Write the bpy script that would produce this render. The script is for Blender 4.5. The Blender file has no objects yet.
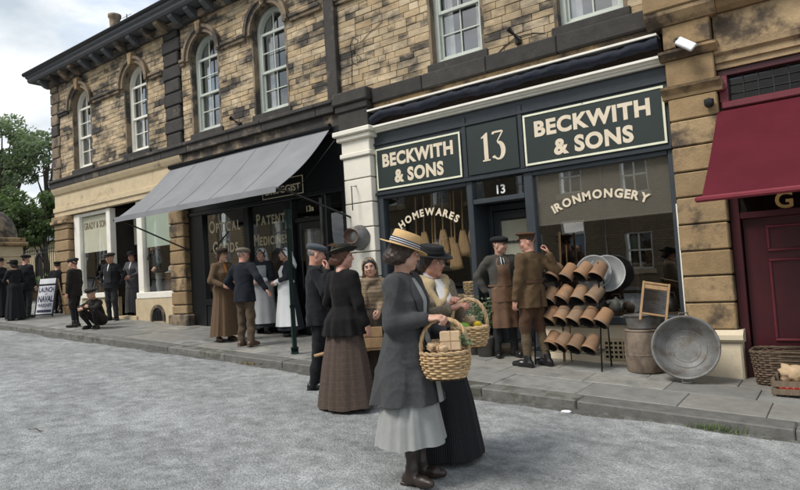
import bpy, math, random
import numpy as np
from mathutils import Vector, Matrix
random.seed(7); RNG = np.random.default_rng(7)
scene = bpy.context.scene
COL = scene.collection
rad = math.radians

# ------------------------------------------------------------------ camera
YAW, PITCH, ROLL, FPX = rad(35.96), rad(2.946), rad(-3.528), 622.0
EYE = Vector((0, 0, 1.55))
fwd = Vector((-math.sin(YAW)*math.cos(PITCH), math.cos(YAW)*math.cos(PITCH), math.sin(PITCH)))
rgt0 = Vector((math.cos(YAW), math.sin(YAW), 0)); up0 = rgt0.cross(fwd)
rgt = rgt0*math.cos(ROLL) + up0*math.sin(ROLL)
upv = -rgt0*math.sin(ROLL) + up0*math.cos(ROLL)
cam_d = bpy.data.cameras.new('camera'); cam = bpy.data.objects.new('camera', cam_d); COL.objects.link(cam)
M = Matrix((rgt, upv, -fwd)).transposed().to_4x4(); M.translation = EYE
cam.matrix_world = M
cam_d.sensor_width = 36.0; cam_d.lens = FPX/800*36.0; cam_d.clip_start = 0.05; cam_d.clip_end = 3000
scene.camera = cam
scene.render.resolution_x = 1024; scene.render.resolution_y = 627

# ------------------------------------------------------------------ world and sun (bright overcast, broken cloud)
SUN_EL, SUN_AZ = rad(52), rad(205)          # azimuth clockwise from +y
W = bpy.data.worlds.new('World'); scene.world = W; W.use_nodes = True
nt = W.node_tree; nt.nodes.clear()
def N(t, typ, **kw):
    n = t.nodes.new(typ)
    for k, v in kw.items(): setattr(n, k, v)
    return n
out = N(nt, 'ShaderNodeOutputWorld'); bg = N(nt, 'ShaderNodeBackground')
sky = N(nt, 'ShaderNodeTexSky'); sky.sky_type = 'NISHITA'; sky.sun_disc = False
sky.sun_elevation = SUN_EL; sky.sun_rotation = SUN_AZ
sky.air_density = 1.3; sky.dust_density = 2.0
tc = N(nt, 'ShaderNodeTexCoord')
sep = N(nt, 'ShaderNodeSeparateXYZ'); nt.links.new(tc.outputs['Generated'], sep.inputs[0])
addz = N(nt, 'ShaderNodeMath', operation='ADD'); addz.inputs[1].default_value = 0.22
nt.links.new(sep.outputs['Z'], addz.inputs[0])
mx = N(nt, 'ShaderNodeMath', operation='MAXIMUM'); mx.inputs[1].default_value = 0.05
nt.links.new(addz.outputs[0], mx.inputs[0])
dv = N(nt, 'ShaderNodeVectorMath', operation='DIVIDE')
cmb = N(nt, 'ShaderNodeCombineXYZ')
for i in range(3): nt.links.new(mx.outputs[0], cmb.inputs[i])
nt.links.new(tc.outputs['Generated'], dv.inputs[0]); nt.links.new(cmb.outputs[0], dv.inputs[1])
n1 = N(nt, 'ShaderNodeTexNoise'); n1.inputs['Scale'].default_value = 1.7; n1.inputs['Detail'].default_value = 9
n1.inputs['Roughness'].default_value = 0.55; n1.inputs['Distortion'].default_value = 0.3
n2 = N(nt, 'ShaderNodeTexNoise'); n2.inputs['Scale'].default_value = 2.6; n2.inputs['Detail'].default_value = 7
nt.links.new(dv.outputs[0], n1.inputs['Vector']); 
mp = N(nt, 'ShaderNodeMapping'); mp.inputs['Location'].default_value = (3.1, 1.7, 0.4)
nt.links.new(dv.outputs[0], mp.inputs[0]); nt.links.new(mp.outputs[0], n2.inputs['Vector'])
cov = N(nt, 'ShaderNodeValToRGB'); cov.color_ramp.elements[0].position = 0.33; cov.color_ramp.elements[1].position = 0.52
nt.links.new(n1.outputs[0], cov.inputs[0])
cc = N(nt, 'ShaderNodeValToRGB')
cc.color_ramp.elements[0].position = 0.36; cc.color_ramp.elements[0].color = (2.9, 3.35, 3.75, 1)
cc.color_ramp.elements[1].position = 0.62; cc.color_ramp.elements[1].color = (6.0, 6.05, 6.1, 1)
nt.links.new(n2.outputs[0], cc.inputs[0])
mix = N(nt, 'ShaderNodeMixRGB'); nt.links.new(cov.outputs[0], mix.inputs[0])
nt.links.new(sky.outputs[0], mix.inputs[1]); nt.links.new(cc.outputs[0], mix.inputs[2])
nt.links.new(mix.outputs[0], bg.inputs[0]); bg.inputs[1].default_value = 0.10
nt.links.new(bg.outputs[0], out.inputs[0])
sl = bpy.data.lights.new('sun', 'SUN'); sl.energy = 1.4; sl.angle = rad(20); sl.color = (1, 0.96, 0.90)
sun = bpy.data.objects.new('sun', sl); COL.objects.link(sun)
sd = Vector((math.sin(SUN_AZ)*math.cos(SUN_EL), math.cos(SUN_AZ)*math.cos(SUN_EL), math.sin(SUN_EL)))
sun.rotation_euler = sd.to_track_quat('Z', 'Y').to_euler(); sun.location = (0, -10, 30)
vs = scene.view_settings; vs.view_transform = 'Standard'; vs.look = 'None'; vs.gamma = 1.0
vs.use_curve_mapping = False; vs.exposure = 1.02

# ------------------------------------------------------------------ pixel -> place helpers (photo pixels, 800 wide)
def ray(px, py):
    d = fwd*FPX + rgt*(px-400) - upv*(py-245)
    return d/d.y
def at_wall(px, py, y): return EYE + ray(px, py)*y
def pav_z(x, y): return -0.062*x + 0.02*y                # pavement: uphill to the left, falling to the kerb
KERB_Y = 5.86
def road_z(x, y): return -0.062*x + 0.02*KERB_Y - 0.10
def on_pav(px, py):
    d = ray(px, py); t = -EYE.z/(d.z + 0.062*d.x - 0.02); return EYE + d*t
def on_road(px, py):
    d = ray(px, py); t = (0.02*KERB_Y - 0.10 - EYE.z)/(d.z + 0.062*d.x); return EYE + d*t

# ------------------------------------------------------------------ object helpers
ORG = {}
def tag(o, label=None, cat=None, group=None, kind=None):
    if label: o['label'] = label
    if cat: o['category'] = cat
    if group: o['group'] = group
    if kind: o['kind'] = kind
    return o
def empty(name, loc, label=None, cat=None, group=None, rz=0.0):
    o = bpy.data.objects.new(name, None); COL.objects.link(o); o.location = loc; o.rotation_euler = (0, 0, rz)
    o.empty_display_size = 0.1
    ORG[o.name] = Vector(loc) if rz == 0.0 else Vector((0, 0, 0))
    return tag(o, label, cat, group)
def link(name, me, mat=None, parent=None, loc=None):
    o = bpy.data.objects.new(name, me); COL.objects.link(o)
    if mat and not me.materials: me.materials.append(mat)
    if parent: o.parent = parent; ORG[o.name] = ORG.get(parent.name, Vector((0, 0, 0)))
    if loc is not None: o.location = loc
    return o
def mesh(name, v, f, smooth=False):
    me = bpy.data.meshes.new(name); me.from_pydata([tuple(p) for p in v], [], f)
    if smooth: me.polygons.foreach_set('use_smooth', [True]*len(me.polygons))
    me.update(); return me
def frame_of(d):
    d = Vector(d).normalized(); a = Vector((0, 0, 1)) if abs(d.z) < 0.9 else Vector((1, 0, 0))
    u = d.cross(a).normalized(); return u, u.cross(d).normalized()
class MB:
    def __init__(s): s.v = []; s.f = []; s.sm = []
    def add(s, v, f, smooth=False):
        o = len(s.v); s.v += [Vector(p) for p in v]; s.f += [tuple(i+o for i in q) for q in f]; s.sm += [smooth]*len(f); return s
    def box(s, x0, x1, y0, y1, z0, z1, c=0.0, rot=None, at=None):
        x0, x1 = min(x0, x1), max(x0, x1); y0, y1 = min(y0, y1), max(y0, y1); z0, z1 = min(z0, z1), max(z0, z1)
        if c <= 0:
            v = [(x0,y0,z0),(x1,y0,z0),(x1,y1,z0),(x0,y1,z0),(x0,y0,z1),(x1,y0,z1),(x1,y1,z1),(x0,y1,z1)]
            f = [(0,3,2,1),(4,5,6,7),(0,1,5,4),(1,2,6,5),(2,3,7,6),(3,0,4,7)]
        else:
            c = min(c, (x1-x0)*.45, (y1-y0)*.45, (z1-z0)*.45)
            v = []
            for X, sx in ((x0, 1), (x1, -1)):
                for Y, sy in ((y0, 1), (y1, -1)):
                    for Z, sz in ((z0, 1), (z1, -1)):
                        v += [(X, Y+sy*c, Z+sz*c), (X+sx*c, Y, Z+sz*c), (X+sx*c, Y+sy*c, Z)]
            def i(a, b, d, k): return (a*4+b*2+d)*3+k
            f = [(i(0,0,0,0),i(0,0,1,0),i(0,1,1,0),i(0,1,0,0)), (i(1,0,0,0),i(1,1,0,0),i(1,1,1,0),i(1,0,1,0)),
                 (i(0,0,0,1),i(1,0,0,1),i(1,0,1,1),i(0,0,1,1)), (i(0,1,0,1),i(0,1,1,1),i(1,1,1,1),i(1,1,0,1)),
                 (i(0,0,0,2),i(0,1,0,2),i(1,1,0,2),i(1,0,0,2)), (i(0,0,1,2),i(1,0,1,2),i(1,1,1,2),i(0,1,1,2))]
            for d in (0, 1):
                for b in (0, 1):
                    f.append((i(0,b,d,1),i(1,b,d,1),i(1,b,d,2),i(0,b,d,2)))
                    f.append((i(b,0,d,0),i(b,1,d,0),i(b,1,d,2),i(b,0,d,2)))
                    f.append((i(b,d,0,0),i(b,d,1,0),i(b,d,1,1),i(b,d,0,1)))
            for a in (0, 1):
                for b in (0, 1):
                    for d in (0, 1): f.append((i(a,b,d,0),i(a,b,d,1),i(a,b,d,2)))
        if rot is not None or at is not None:
            R_ = rot if rot is not None else Matrix.Identity(3); A = Vector(at) if at is not None else Vector((0,0,0))
            v = [R_ @ Vector(p) + A for p in v]
        return s.add(v, f)
    def tube(s, pts, r, n=8, cap=True, smooth=True):
        pts = [Vector(p) for p in pts]; rs = r if isinstance(r, (list, tuple)) else [r]*len(pts)
        v = []; f = []; u = None
        for k, p in enumerate(pts):
            d = (pts[min(k+1, len(pts)-1)] - pts[max(k-1, 0)])
            if d.length < 1e-9: d = Vector((0,0,1))
            d.normalize()
            if u is None: u, w_ = frame_of(d)
            else:
                u = (u - d*u.dot(d)); u = u.normalized() if u.length > 1e-6 else frame_of(d)[0]; w_ = d.cross(u)
            for j in range(n):
                a = 2*math.pi*j/n; v.append(p + (u*math.cos(a) + w_*math.sin(a))*rs[k])
        for k in range(len(pts)-1):
            for j in range(n):
                f.append((k*n+j, k*n+(j+1)%n, (k+1)*n+(j+1)%n, (k+1)*n+j))
        s.add(v, f, smooth)
        if cap:
            s.add(v[:n], [tuple(range(n-1, -1, -1))]); s.add(v[-n:], [tuple(range(n))])
        return s
    def lathe(s, prof, n=24, at=(0,0,0), rot=None, smooth=True, cap=False):
        A = Vector(at); v = []; f = []
        for (r, z) in prof:
            for j in range(n):
                a = 2*math.pi*j/n; p = Vector((r*math.cos(a), r*math.sin(a), z))
                v.append((rot @ p if rot is not None else p) + A)
        for k in range(len(prof)-1):
            for j in range(n): f.append((k*n+j, k*n+(j+1)%n, (k+1)*n+(j+1)%n, (k+1)*n+j))
        s.add(v, f, smooth)
        if cap:
            s.add(v[:n], [tuple(range(n-1,-1,-1))]); s.add(v[-n:], [tuple(range(n))])
        return s
    def prism(s, poly, d, off=(0,0,0)):
        """poly: 3-D points in a plane, extruded by vector d"""
        n = len(poly); a = [Vector(p)+Vector(off) for p in poly]; b = [p+Vector(d) for p in a]
        s.add(a+b, [tuple(range(n-1,-1,-1)), tuple(range(n, 2*n))] + [(i, (i+1)%n, n+(i+1)%n, n+i) for i in range(n)]); return s
    def profile_x(s, prof, x0, x1):
        """moulding: (y,z) outline swept along x"""
        return s.prism([(x0, y, z) for y, z in prof], (x1-x0, 0, 0))
    def sphere(s, c, r, n=12, m=8, rot=None):
        r = r if isinstance(r, (tuple, list)) else (r, r, r); v = []; f = []
        for k in range(m+1):
            t = math.pi*k/m
            for j in range(n):
                a = 2*math.pi*j/n; p = Vector((r[0]*math.sin(t)*math.cos(a), r[1]*math.sin(t)*math.sin(a), -r[2]*math.cos(t)))
                v.append((rot @ p if rot is not None else p) + Vector(c))
        for k in range(m):
            for j in range(n): f.append((k*n+j, k*n+(j+1)%n, (k+1)*n+(j+1)%n, (k+1)*n+j))
        return s.add(v, f, True)
    def mesh(s, name, org=None):
        o = org if org is not None else Vector((0,0,0))
        me = bpy.data.meshes.new(name); me.from_pydata([tuple(p-o) for p in s.v], [], s.f)
        me.polygons.foreach_set('use_smooth', s.sm); me.validate(); me.update(); return me
    def build(s, name, mat, parent=None, **kw):
        org = ORG.get(parent.name, Vector((0,0,0))) if parent else Vector((0,0,0))
        o = link(name, s.mesh(name, org), mat, parent)
        if kw: tag(o, **kw)
        return o
    def thing(s, name, mat, loc, label, cat, group=None):
        """one-mesh thing: origin at loc"""
        o = link(name, s.mesh(name, Vector(loc)), mat); o.location = loc; ORG[o.name] = Vector(loc)
        return tag(o, label, cat, group)
def B(name, mat, parent, x0, x1, y0, y1, z0, z1, c=0.006):
    return MB().box(x0, x1, y0, y1, z0, z1, c).build(name, mat, parent)

# ------------------------------------------------------------------ materials
MATS = {}
def pm(name, col, rough=0.75, var=0.18, scale=6.0, bump=0.0, bscale=40.0, metal=0.0, spec=0.5, sheen=0.0, col2=None, fac2=(0.45, 0.6), scale2=3.0, stretch=(1,1,1), rnd=0.0, rndhue=None, world=True, bdist=0.01):
    if name in MATS: return MATS[name]
    m = bpy.data.materials.new(name); m.use_nodes = True; t = m.node_tree; b = t.nodes['Principled BSDF']; L = t.links.new
    b.inputs['Roughness'].default_value = rough; b.inputs['Metallic'].default_value = metal
    b.inputs['Specular IOR Level'].default_value = spec
    if sheen: b.inputs['Sheen Weight'].default_value = sheen; b.inputs['Sheen Roughness'].default_value = 0.5
    if world: g = N(t, 'ShaderNodeNewGeometry'); vec = g.outputs['Position']
    else: g = N(t, 'ShaderNodeTexCoord'); vec = g.outputs['Object']
    mpn = N(t, 'ShaderNodeMapping'); mpn.inputs['Scale'].default_value = stretch; L(vec, mpn.inputs[0])
    nz = N(t, 'ShaderNodeTexNoise'); nz.inputs['Scale'].default_value = scale; nz.inputs['Detail'].default_value = 6; nz.inputs['Roughness'].default_value = 0.62
    L(mpn.outputs[0], nz.inputs['Vector'])
    mr = N(t, 'ShaderNodeMapRange'); mr.inputs[1].default_value = 0.25; mr.inputs[2].default_value = 0.75
    mr.inputs[3].default_value = 1-var; mr.inputs[4].default_value = 1+var; L(nz.outputs[0], mr.inputs[0])
    base = N(t, 'ShaderNodeRGB'); base.outputs[0].default_value = (*col, 1); cur = base.outputs[0]
    if rnd:
        gi = N(t, 'ShaderNodeNewGeometry'); oi = N(t, 'ShaderNodeObjectInfo')
        ad = N(t, 'ShaderNodeMath', operation='ADD'); L(gi.outputs['Random Per Island'], ad.inputs[0]); L(oi.outputs['Random'], ad.inputs[1])
        fr = N(t, 'ShaderNodeMath', operation='FRACT'); L(ad.outputs[0], fr.inputs[0])
        m3 = N(t, 'ShaderNodeMapRange'); m3.inputs[3].default_value = 1-rnd; m3.inputs[4].default_value = 1+rnd; L(fr.outputs[0], m3.inputs[0])
        if rndhue:
            mh = N(t, 'ShaderNodeMixRGB'); mh.inputs[2].default_value = (*rndhue, 1); L(cur, mh.inputs[1])
            f2 = N(t, 'ShaderNodeMath', operation='MULTIPLY'); f2.inputs[1].default_value = 7.31; L(fr.outputs[0], f2.inputs[0])
            f3 = N(t, 'ShaderNodeMath', operation='FRACT'); L(f2.outputs[0], f3.inputs[0]); L(f3.outputs[0], mh.inputs[0]); cur = mh.outputs[0]
        mm = N(t, 'ShaderNodeMixRGB', blend_type='MULTIPLY'); mm.inputs[0].default_value = 1; L(cur, mm.inputs[1]); L(m3.outputs[0], mm.inputs[2]); cur = mm.outputs[0]
    if col2 is not None:
        nb = N(t, 'ShaderNodeTexNoise'); nb.inputs['Scale'].default_value = scale2; nb.inputs['Detail'].default_value = 7; nb.inputs['Roughness'].default_value = 0.65
        L(mpn.outputs[0], nb.inputs['Vector']); src = nb.outputs[0]
        if rnd:
            m4 = N(t, 'ShaderNodeMath', operation='MULTIPLY_ADD'); m4.inputs[1].default_value = 0.20; L(fr.outputs[0], m4.inputs[0])
            sb = N(t, 'ShaderNodeMath', operation='SUBTRACT'); sb.inputs[1].default_value = 0.10; L(nb.outputs[0], sb.inputs[0]); L(sb.outputs[0], m4.inputs[2]); src = m4.outputs[0]
        rp = N(t, 'ShaderNodeMapRange', interpolation_type='SMOOTHSTEP'); rp.inputs[1].default_value = fac2[0]; rp.inputs[2].default_value = fac2[1]; L(src, rp.inputs[0])
        m2 = N(t, 'ShaderNodeMixRGB'); m2.inputs[2].default_value = (*col2, 1); L(rp.outputs[0], m2.inputs[0]); L(cur, m2.inputs[1]); cur = m2.outputs[0]
    ml = N(t, 'ShaderNodeMixRGB', blend_type='MULTIPLY'); ml.inputs[0].default_value = 1; L(cur, ml.inputs[1]); L(mr.outputs[0], ml.inputs[2])
    L(ml.outputs[0], b.inputs['Base Color'])
    if bump:
        nb2 = N(t, 'ShaderNodeTexNoise'); nb2.inputs['Scale'].default_value = bscale; nb2.inputs['Detail'].default_value = 5; L(mpn.outputs[0], nb2.inputs['Vector'])
        bn = N(t, 'ShaderNodeBump'); bn.inputs['Strength'].default_value = bump; bn.inputs['Distance'].default_value = bdist; L(nb2.outputs[0], bn.inputs['Height']); L(bn.outputs[0], b.inputs['Normal'])
    MATS[name] = m; return m
def glass(name, tint=(1,1,1), refl=0.06):
    m = bpy.data.materials.new(name); m.use_nodes = True; t = m.node_tree; t.nodes.clear(); L = t.links.new
    o = N(t, 'ShaderNodeOutputMaterial'); tr = N(t, 'ShaderNodeBsdfTransparent'); tr.inputs[0].default_value = (*tint, 1)
    gl = N(t, 'ShaderNodeBsdfGlossy'); gl.inputs['Roughness'].default_value = 0.005; gl.inputs[0].default_value = (1, 1, 1, 1)
    fr = N(t, 'ShaderNodeFresnel'); gb = N(t, 'ShaderNodeNewGeometry'); mi = N(t, 'ShaderNodeMapRange'); mi.inputs[3].default_value = 1.5; mi.inputs[4].default_value = 1/1.5; L(gb.outputs['Backfacing'], mi.inputs[0]); L(mi.outputs[0], fr.inputs['IOR'])
    ad = N(t, 'ShaderNodeMath', operation='ADD'); ad.inputs[1].default_value = refl; ad.use_clamp = True; L(fr.outputs[0], ad.inputs[0])
    nz = N(t, 'ShaderNodeTexNoise'); nz.inputs['Scale'].default_value = 1.6; g = N(t, 'ShaderNodeNewGeometry'); L(g.outputs['Position'], nz.inputs['Vector'])
    bn = N(t, 'ShaderNodeBump'); bn.inputs['Strength'].default_value = 0.04; bn.inputs['Distance'].default_value = 0.02; L(nz.outputs[0], bn.inputs['Height']); L(bn.outputs[0], gl.inputs['Normal'])
    mxs = N(t, 'ShaderNodeMixShader'); L(ad.outputs[0], mxs.inputs[0]); L(tr.outputs[0], mxs.inputs[1]); L(gl.outputs[0], mxs.inputs[2]); L(mxs.outputs[0], o.inputs[0])
    return m
stone_rub = pm('coursed sandstone', (0.50, 0.368, 0.212), 0.9, 0.22, 9, 0.5, 55, rnd=0.26, rndhue=(0.56, 0.45, 0.30), col2=(0.048, 0.042, 0.036), fac2=(0.365, 0.66), scale2=1.7, stretch=(.8, 1, 1.7))
stone_ash = pm('ashlar sandstone', (0.29, 0.195, 0.098), 0.88, 0.24, 5, 0.6, 45, rnd=0.16, rndhue=(0.35, 0.25, 0.14), col2=(0.075, 0.055, 0.038), fac2=(0.50, 0.70), scale2=2.6)
stone_pale = pm('pale dressed sandstone', (0.52, 0.42, 0.27), 0.85, 0.14, 4, 0.3, 50, rnd=0.06, col2=(0.20, 0.15, 0.09), fac2=(0.60, 0.80), scale2=2.2)
stone_cream = pm('cream painted stone', (0.64, 0.55, 0.40), 0.8, 0.10, 5, 0.3, 40, col2=(0.33, 0.26, 0.18), fac2=(0.60, 0.82), scale2=4)
stone_soot = pm('soot blackened stone', (0.040, 0.036, 0.032), 0.85, 0.35, 6, 0.5, 50, rnd=0.25, col2=(0.14, 0.11, 0.08), fac2=(0.60, 0.75), scale2=3.5)
stone_mix = pm('half blackened stone', (0.23, 0.175, 0.115), 0.88, 0.25, 6, 0.4, 50, rnd=0.2, col2=(0.05, 0.043, 0.037), fac2=(0.42, 0.60), scale2=2.5)
mortar = pm('mortar', (0.17, 0.135, 0.09), 0.95, 0.3, 12, 0.4, 60, col2=(0.03, 0.027, 0.024), fac2=(0.45, 0.6), scale2=1.4)
white_trim = pm('white painted wood', (0.80, 0.77, 0.68), 0.5, 0.10, 5, 0.1, 30, col2=(0.45, 0.40, 0.31), fac2=(0.63, 0.85), scale2=5)
sage_trim = pm('pale grey-green painted sash', (0.50, 0.53, 0.47), 0.5, 0.12, 6)
cream_mas = pm('cream painted masonry', (0.76, 0.72, 0.62), 0.65, 0.06, 4, 0.2, 35, col2=(0.42, 0.38, 0.31), fac2=(0.64, 0.85), scale2=5)
slate_paint = pm('slate blue-grey paint', (0.034, 0.042, 0.050), 0.45, 0.22, 5, 0.10, 25)
slate_dark = pm('dark slate paint', (0.026, 0.032, 0.038), 0.4, 0.14, 5)
sign_green = pm('dark bottle green sign paint', (0.009, 0.020, 0.0175), 0.55, 0.15, 3)
sign_cream = pm('cream sign lettering', (0.70, 0.60, 0.45), 0.6, 0.10, 12)
sign_edge = pm('cream sign border', (0.74, 0.74, 0.56), 0.6, 0.12, 14, col2=(0.10, 0.13, 0.10), fac2=(0.66, 0.74), scale2=9)
gilt = pm('dull gilt lettering', (0.70, 0.60, 0.42), 0.55, 0.15, 14)
black_paint = pm('black shopfront paint', (0.008, 0.009, 0.010), 0.32, 0.2, 5)
maroon = pm('maroon gloss paint', (0.056, 0.006, 0.010), 0.38, 0.16, 5, col2=(0.05, 0.006, 0.01), fac2=(0.5, 0.7), scale2=2)
maroon_wear = pm('worn maroon paint', (0.13, 0.014, 0.024), 0.5, 0.2, 8, col2=(0.5, 0.42, 0.36), fac2=(0.66, 0.71), scale2=5)
red_canvas = pm('red awning canvas', (0.092, 0.0135, 0.0215), 0.95, 0.16, 2, 0.15, 300, spec=0.12, bdist=0.002)
grey_canvas = pm('grey awning canvas', (0.225, 0.23, 0.24), 0.9, 0.14, 1.6, 0.12, 300, spec=0.2, bdist=0.002)
navy_canvas = pm('navy awning canvas', (0.006, 0.009, 0.022), 0.8, 0.25, 8, 0.3, 20, bdist=0.03)
iron_black = pm('black iron', (0.012, 0.012, 0.013), 0.45, 0.3, 12)
green_iron = pm('dark green painted iron', (0.010, 0.028, 0.022), 0.35, 0.2, 12)
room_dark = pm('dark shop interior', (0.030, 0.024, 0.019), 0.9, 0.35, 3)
room_wood = pm('dark brown wood fittings', (0.075, 0.042, 0.022), 0.7, 0.3, 6, stretch=(1, 1, 6))
lead = pm('lead and slate roofing', (0.085, 0.088, 0.095), 0.6, 0.2, 8, 0.2, 30)
blind_cream = pm('cream roller blind', (0.66, 0.62, 0.50), 0.8, 0.06, 4)
blind_grey = pm('grey-brown roller blind', (0.135, 0.118, 0.098), 0.85, 0.08, 3)
blind_sea = pm('pale sea-green roller blind', (0.44, 0.50, 0.42), 0.8, 0.06, 4)
glass_shop = glass('shop glass', (0.90, 0.92, 0.90), 0.05)
glass_up = glass('sash glass', (0.8, 0.83, 0.84), 0.17)
curtain = pm('white net curtain', (0.55, 0.54, 0.50), 0.9, 0.15, 6, stretch=(8, 8, 1))
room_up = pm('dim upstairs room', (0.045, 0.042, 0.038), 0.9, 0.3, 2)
galv = pm('galvanised zinc', (0.165, 0.165, 0.158), 0.58, 0.35, 14, 0.25, 30, metal=0.35, col2=(0.085, 0.070, 0.055), fac2=(0.45, 0.66), scale2=7)
terracotta = pm('terracotta', (0.29, 0.16, 0.082), 0.85, 0.2, 10, 0.2, 60, rnd=0.2, rndhue=(0.19, 0.125, 0.078), col2=(0.22, 0.16, 0.105), fac2=(0.55, 0.75), scale2=9)
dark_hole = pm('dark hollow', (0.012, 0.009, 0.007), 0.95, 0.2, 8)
wood_tan = pm('tan wood', (0.36, 0.225, 0.11), 0.7, 0.25, 10, 0.2, 30, stretch=(4, 4, 1))
wood_grey = pm('weathered grey-brown wood', (0.155, 0.115, 0.078), 0.85, 0.35, 9, 0.4, 35, stretch=(5, 5, 1))
wicker = pm('golden wicker', (0.42, 0.27, 0.13), 0.7, 0.3, 30, rnd=0.3, rndhue=(0.50, 0.36, 0.20))
wicker_dk = pm('dark brown wicker', (0.105, 0.070, 0.042), 0.75, 0.35, 30, rnd=0.35, rndhue=(0.17, 0.12, 0.08))
paper_brown = pm('brown wrapping paper', (0.50, 0.36, 0.22), 0.8, 0.12, 9, 0.4, 18)
paper_white = pm('white poster paper', (0.72, 0.73, 0.76), 0.8, 0.05, 5)
ink_blue = pm('blue-black printing ink', (0.05, 0.05, 0.10), 0.8, 0.3, 10)
def text(s, size, off=0.0, xs=1.0, ext=0.003, spacing=1.0, shear=0.0):
    """list of verts/faces for a string in the x-z plane facing -y, baseline origin, centred in x"""
    c = bpy.data.curves.new('t', 'FONT'); c.body = s; c.size = size; c.align_x = 'CENTER'; c.offset = off; c.extrude = ext; c.resolution_u = 4; c.space_character = spacing; c.shear = shear
    o = bpy.data.objects.new('t', c); me = bpy.data.meshes.new_from_object(o)
    v = [Vector((p.co.x*xs, -p.co.z, p.co.y)) for p in me.vertices]; f = [tuple(p.vertices) for p in me.polygons]
    bpy.data.objects.remove(o); bpy.data.curves.remove(c); bpy.data.meshes.remove(me); return v, f
def put_text(mb, s, x, y, z, size, maxw=None, rot=0.0, **kw):
    v, f = text(s, size, **kw)
    if maxw:
        w_ = max(p.x for p in v)-min(p.x for p in v); k = maxw/w_; v = [Vector((p.x*k, p.y, p.z)) for p in v]
    c_, s_ = math.cos(rot), math.sin(rot)
    mb.add([Vector((x+p.x*c_-p.z*s_, y+p.y, z+p.x*s_+p.z*c_)) for p in v], f)
def arc_text(mb, s, xc, y, zc, R, ang, size, **kw):
    """letters along an arc of radius R centred at (xc, zc); ang = total angle"""
    ws = []
    for ch in s: v, f = text(ch, size, **kw); ws.append(max(p.x for p in v)-min(p.x for p in v))
    ws = [w_*(.80 if ch == 'R' else .9 if ch in 'EWAY' else 1) for ch, w_ in zip(s, ws)]; gap = (ang*R - sum(ws))/(len(s)-1); pos = 0
    for ch, w_ in zip(s, ws):
        a = -ang/2 + (pos+w_/2)/R; pos += w_+gap
        v, f = text(ch, size, **kw); c_ = (max(p.x for p in v)+min(p.x for p in v))/2; q = MB(); q.add([p-Vector((c_, 0, 0)) for p in v], f)
        cs_, sn_ = math.cos(-a), math.sin(-a); x, z = xc+R*math.sin(a), zc+R*math.cos(a)
        mb.add([Vector((x+p.x*cs_-p.z*sn_, y+p.y, z+p.x*sn_+p.z*cs_)) for p in q.v], f)
def ribbon(mb, pts, ws, y, d=0.004):
    """flat stroke of changing width in the x-z plane"""
    Lp = []; Rp = []
    for i, (x, z) in enumerate(pts):
        a = pts[max(i-1, 0)]; b = pts[min(i+1, len(pts)-1)]; dx, dz = b[0]-a[0], b[1]-a[1]; l = math.hypot(dx, dz) or 1
        nx, nz = -dz/l, dx/l; w_ = ws[i]/2
        Lp.append((x+nx*w_, z+nz*w_)); Rp.append((x-nx*w_, z-nz*w_))
    v = []; n = len(pts)
    for yy in (y, y-d): v += [(p[0], yy, p[1]) for p in Lp] + [(p[0], yy, p[1]) for p in Rp]
    f = []
    for i in range(n-1): f += [(2*n+i, 2*n+i+1, 3*n+i+1, 3*n+i), (i, i+1, 2*n+i+1, 2*n+i), (n+i, 3*n+i, 3*n+i+1, n+i+1)]
    mb.add(v, f)
def numeral13(mb, x, y, z, h):
    """old-style 13: foot at z, centre x"""
    k = h
    def q(px, pz): return (x+px*k, z+pz*k)
    mb.prism([(*q(-.40, .05)[:1], y, q(0, .05)[1]), (q(-.10, .05)[0], y, q(0, .05)[1]), (q(-.10, .0)[0], y, q(0, 0)[1]), (q(-.40, 0)[0], y, q(0, 0)[1])], (0, -.004, 0))
    mb.prism([(q(-.33, 0)[0], y, q(0, .04)[1]), (q(-.17, 0)[0], y, q(0, .04)[1]), (q(-.17, 0)[0], y, q(0, 1.0)[1]), (q(-.22, 0)[0], y, q(0, 1.0)[1]), (q(-.42, 0)[0], y, q(0, .86)[1]), (q(-.42, 0)[0], y, q(0, .81)[1]), (q(-.33, 0)[0], y, q(0, .85)[1])], (0, -.0055, 0))
    P = []; Wd = []
    P.append(q(.04, .90)); Wd.append(.10*k); P.append(q(.055, .955)); Wd.append(.085*k)
    P.append(q(.12, .965)); Wd.append(.065*k); P.append(q(.40, .965)); Wd.append(.065*k); P.append(q(.425, .955)); Wd.append(.05*k)
    P.append(q(.20, .63)); Wd.append(.045*k); P.append(q(.215, .605)); Wd.append(.05*k)
    for i in range(15):
        a = rad(85 - 215*i/14); P.append(q(.22+.19*math.cos(a), .30+.29*math.sin(a))); Wd.append((.065+.11*max(0, math.cos(a-.1)))*k)
    P.append(q(.03, .115)); Wd.append(.12*k); P.append(q(.02, .14)); Wd.append(.09*k)
    ribbon(mb, P, Wd, y)
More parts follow.
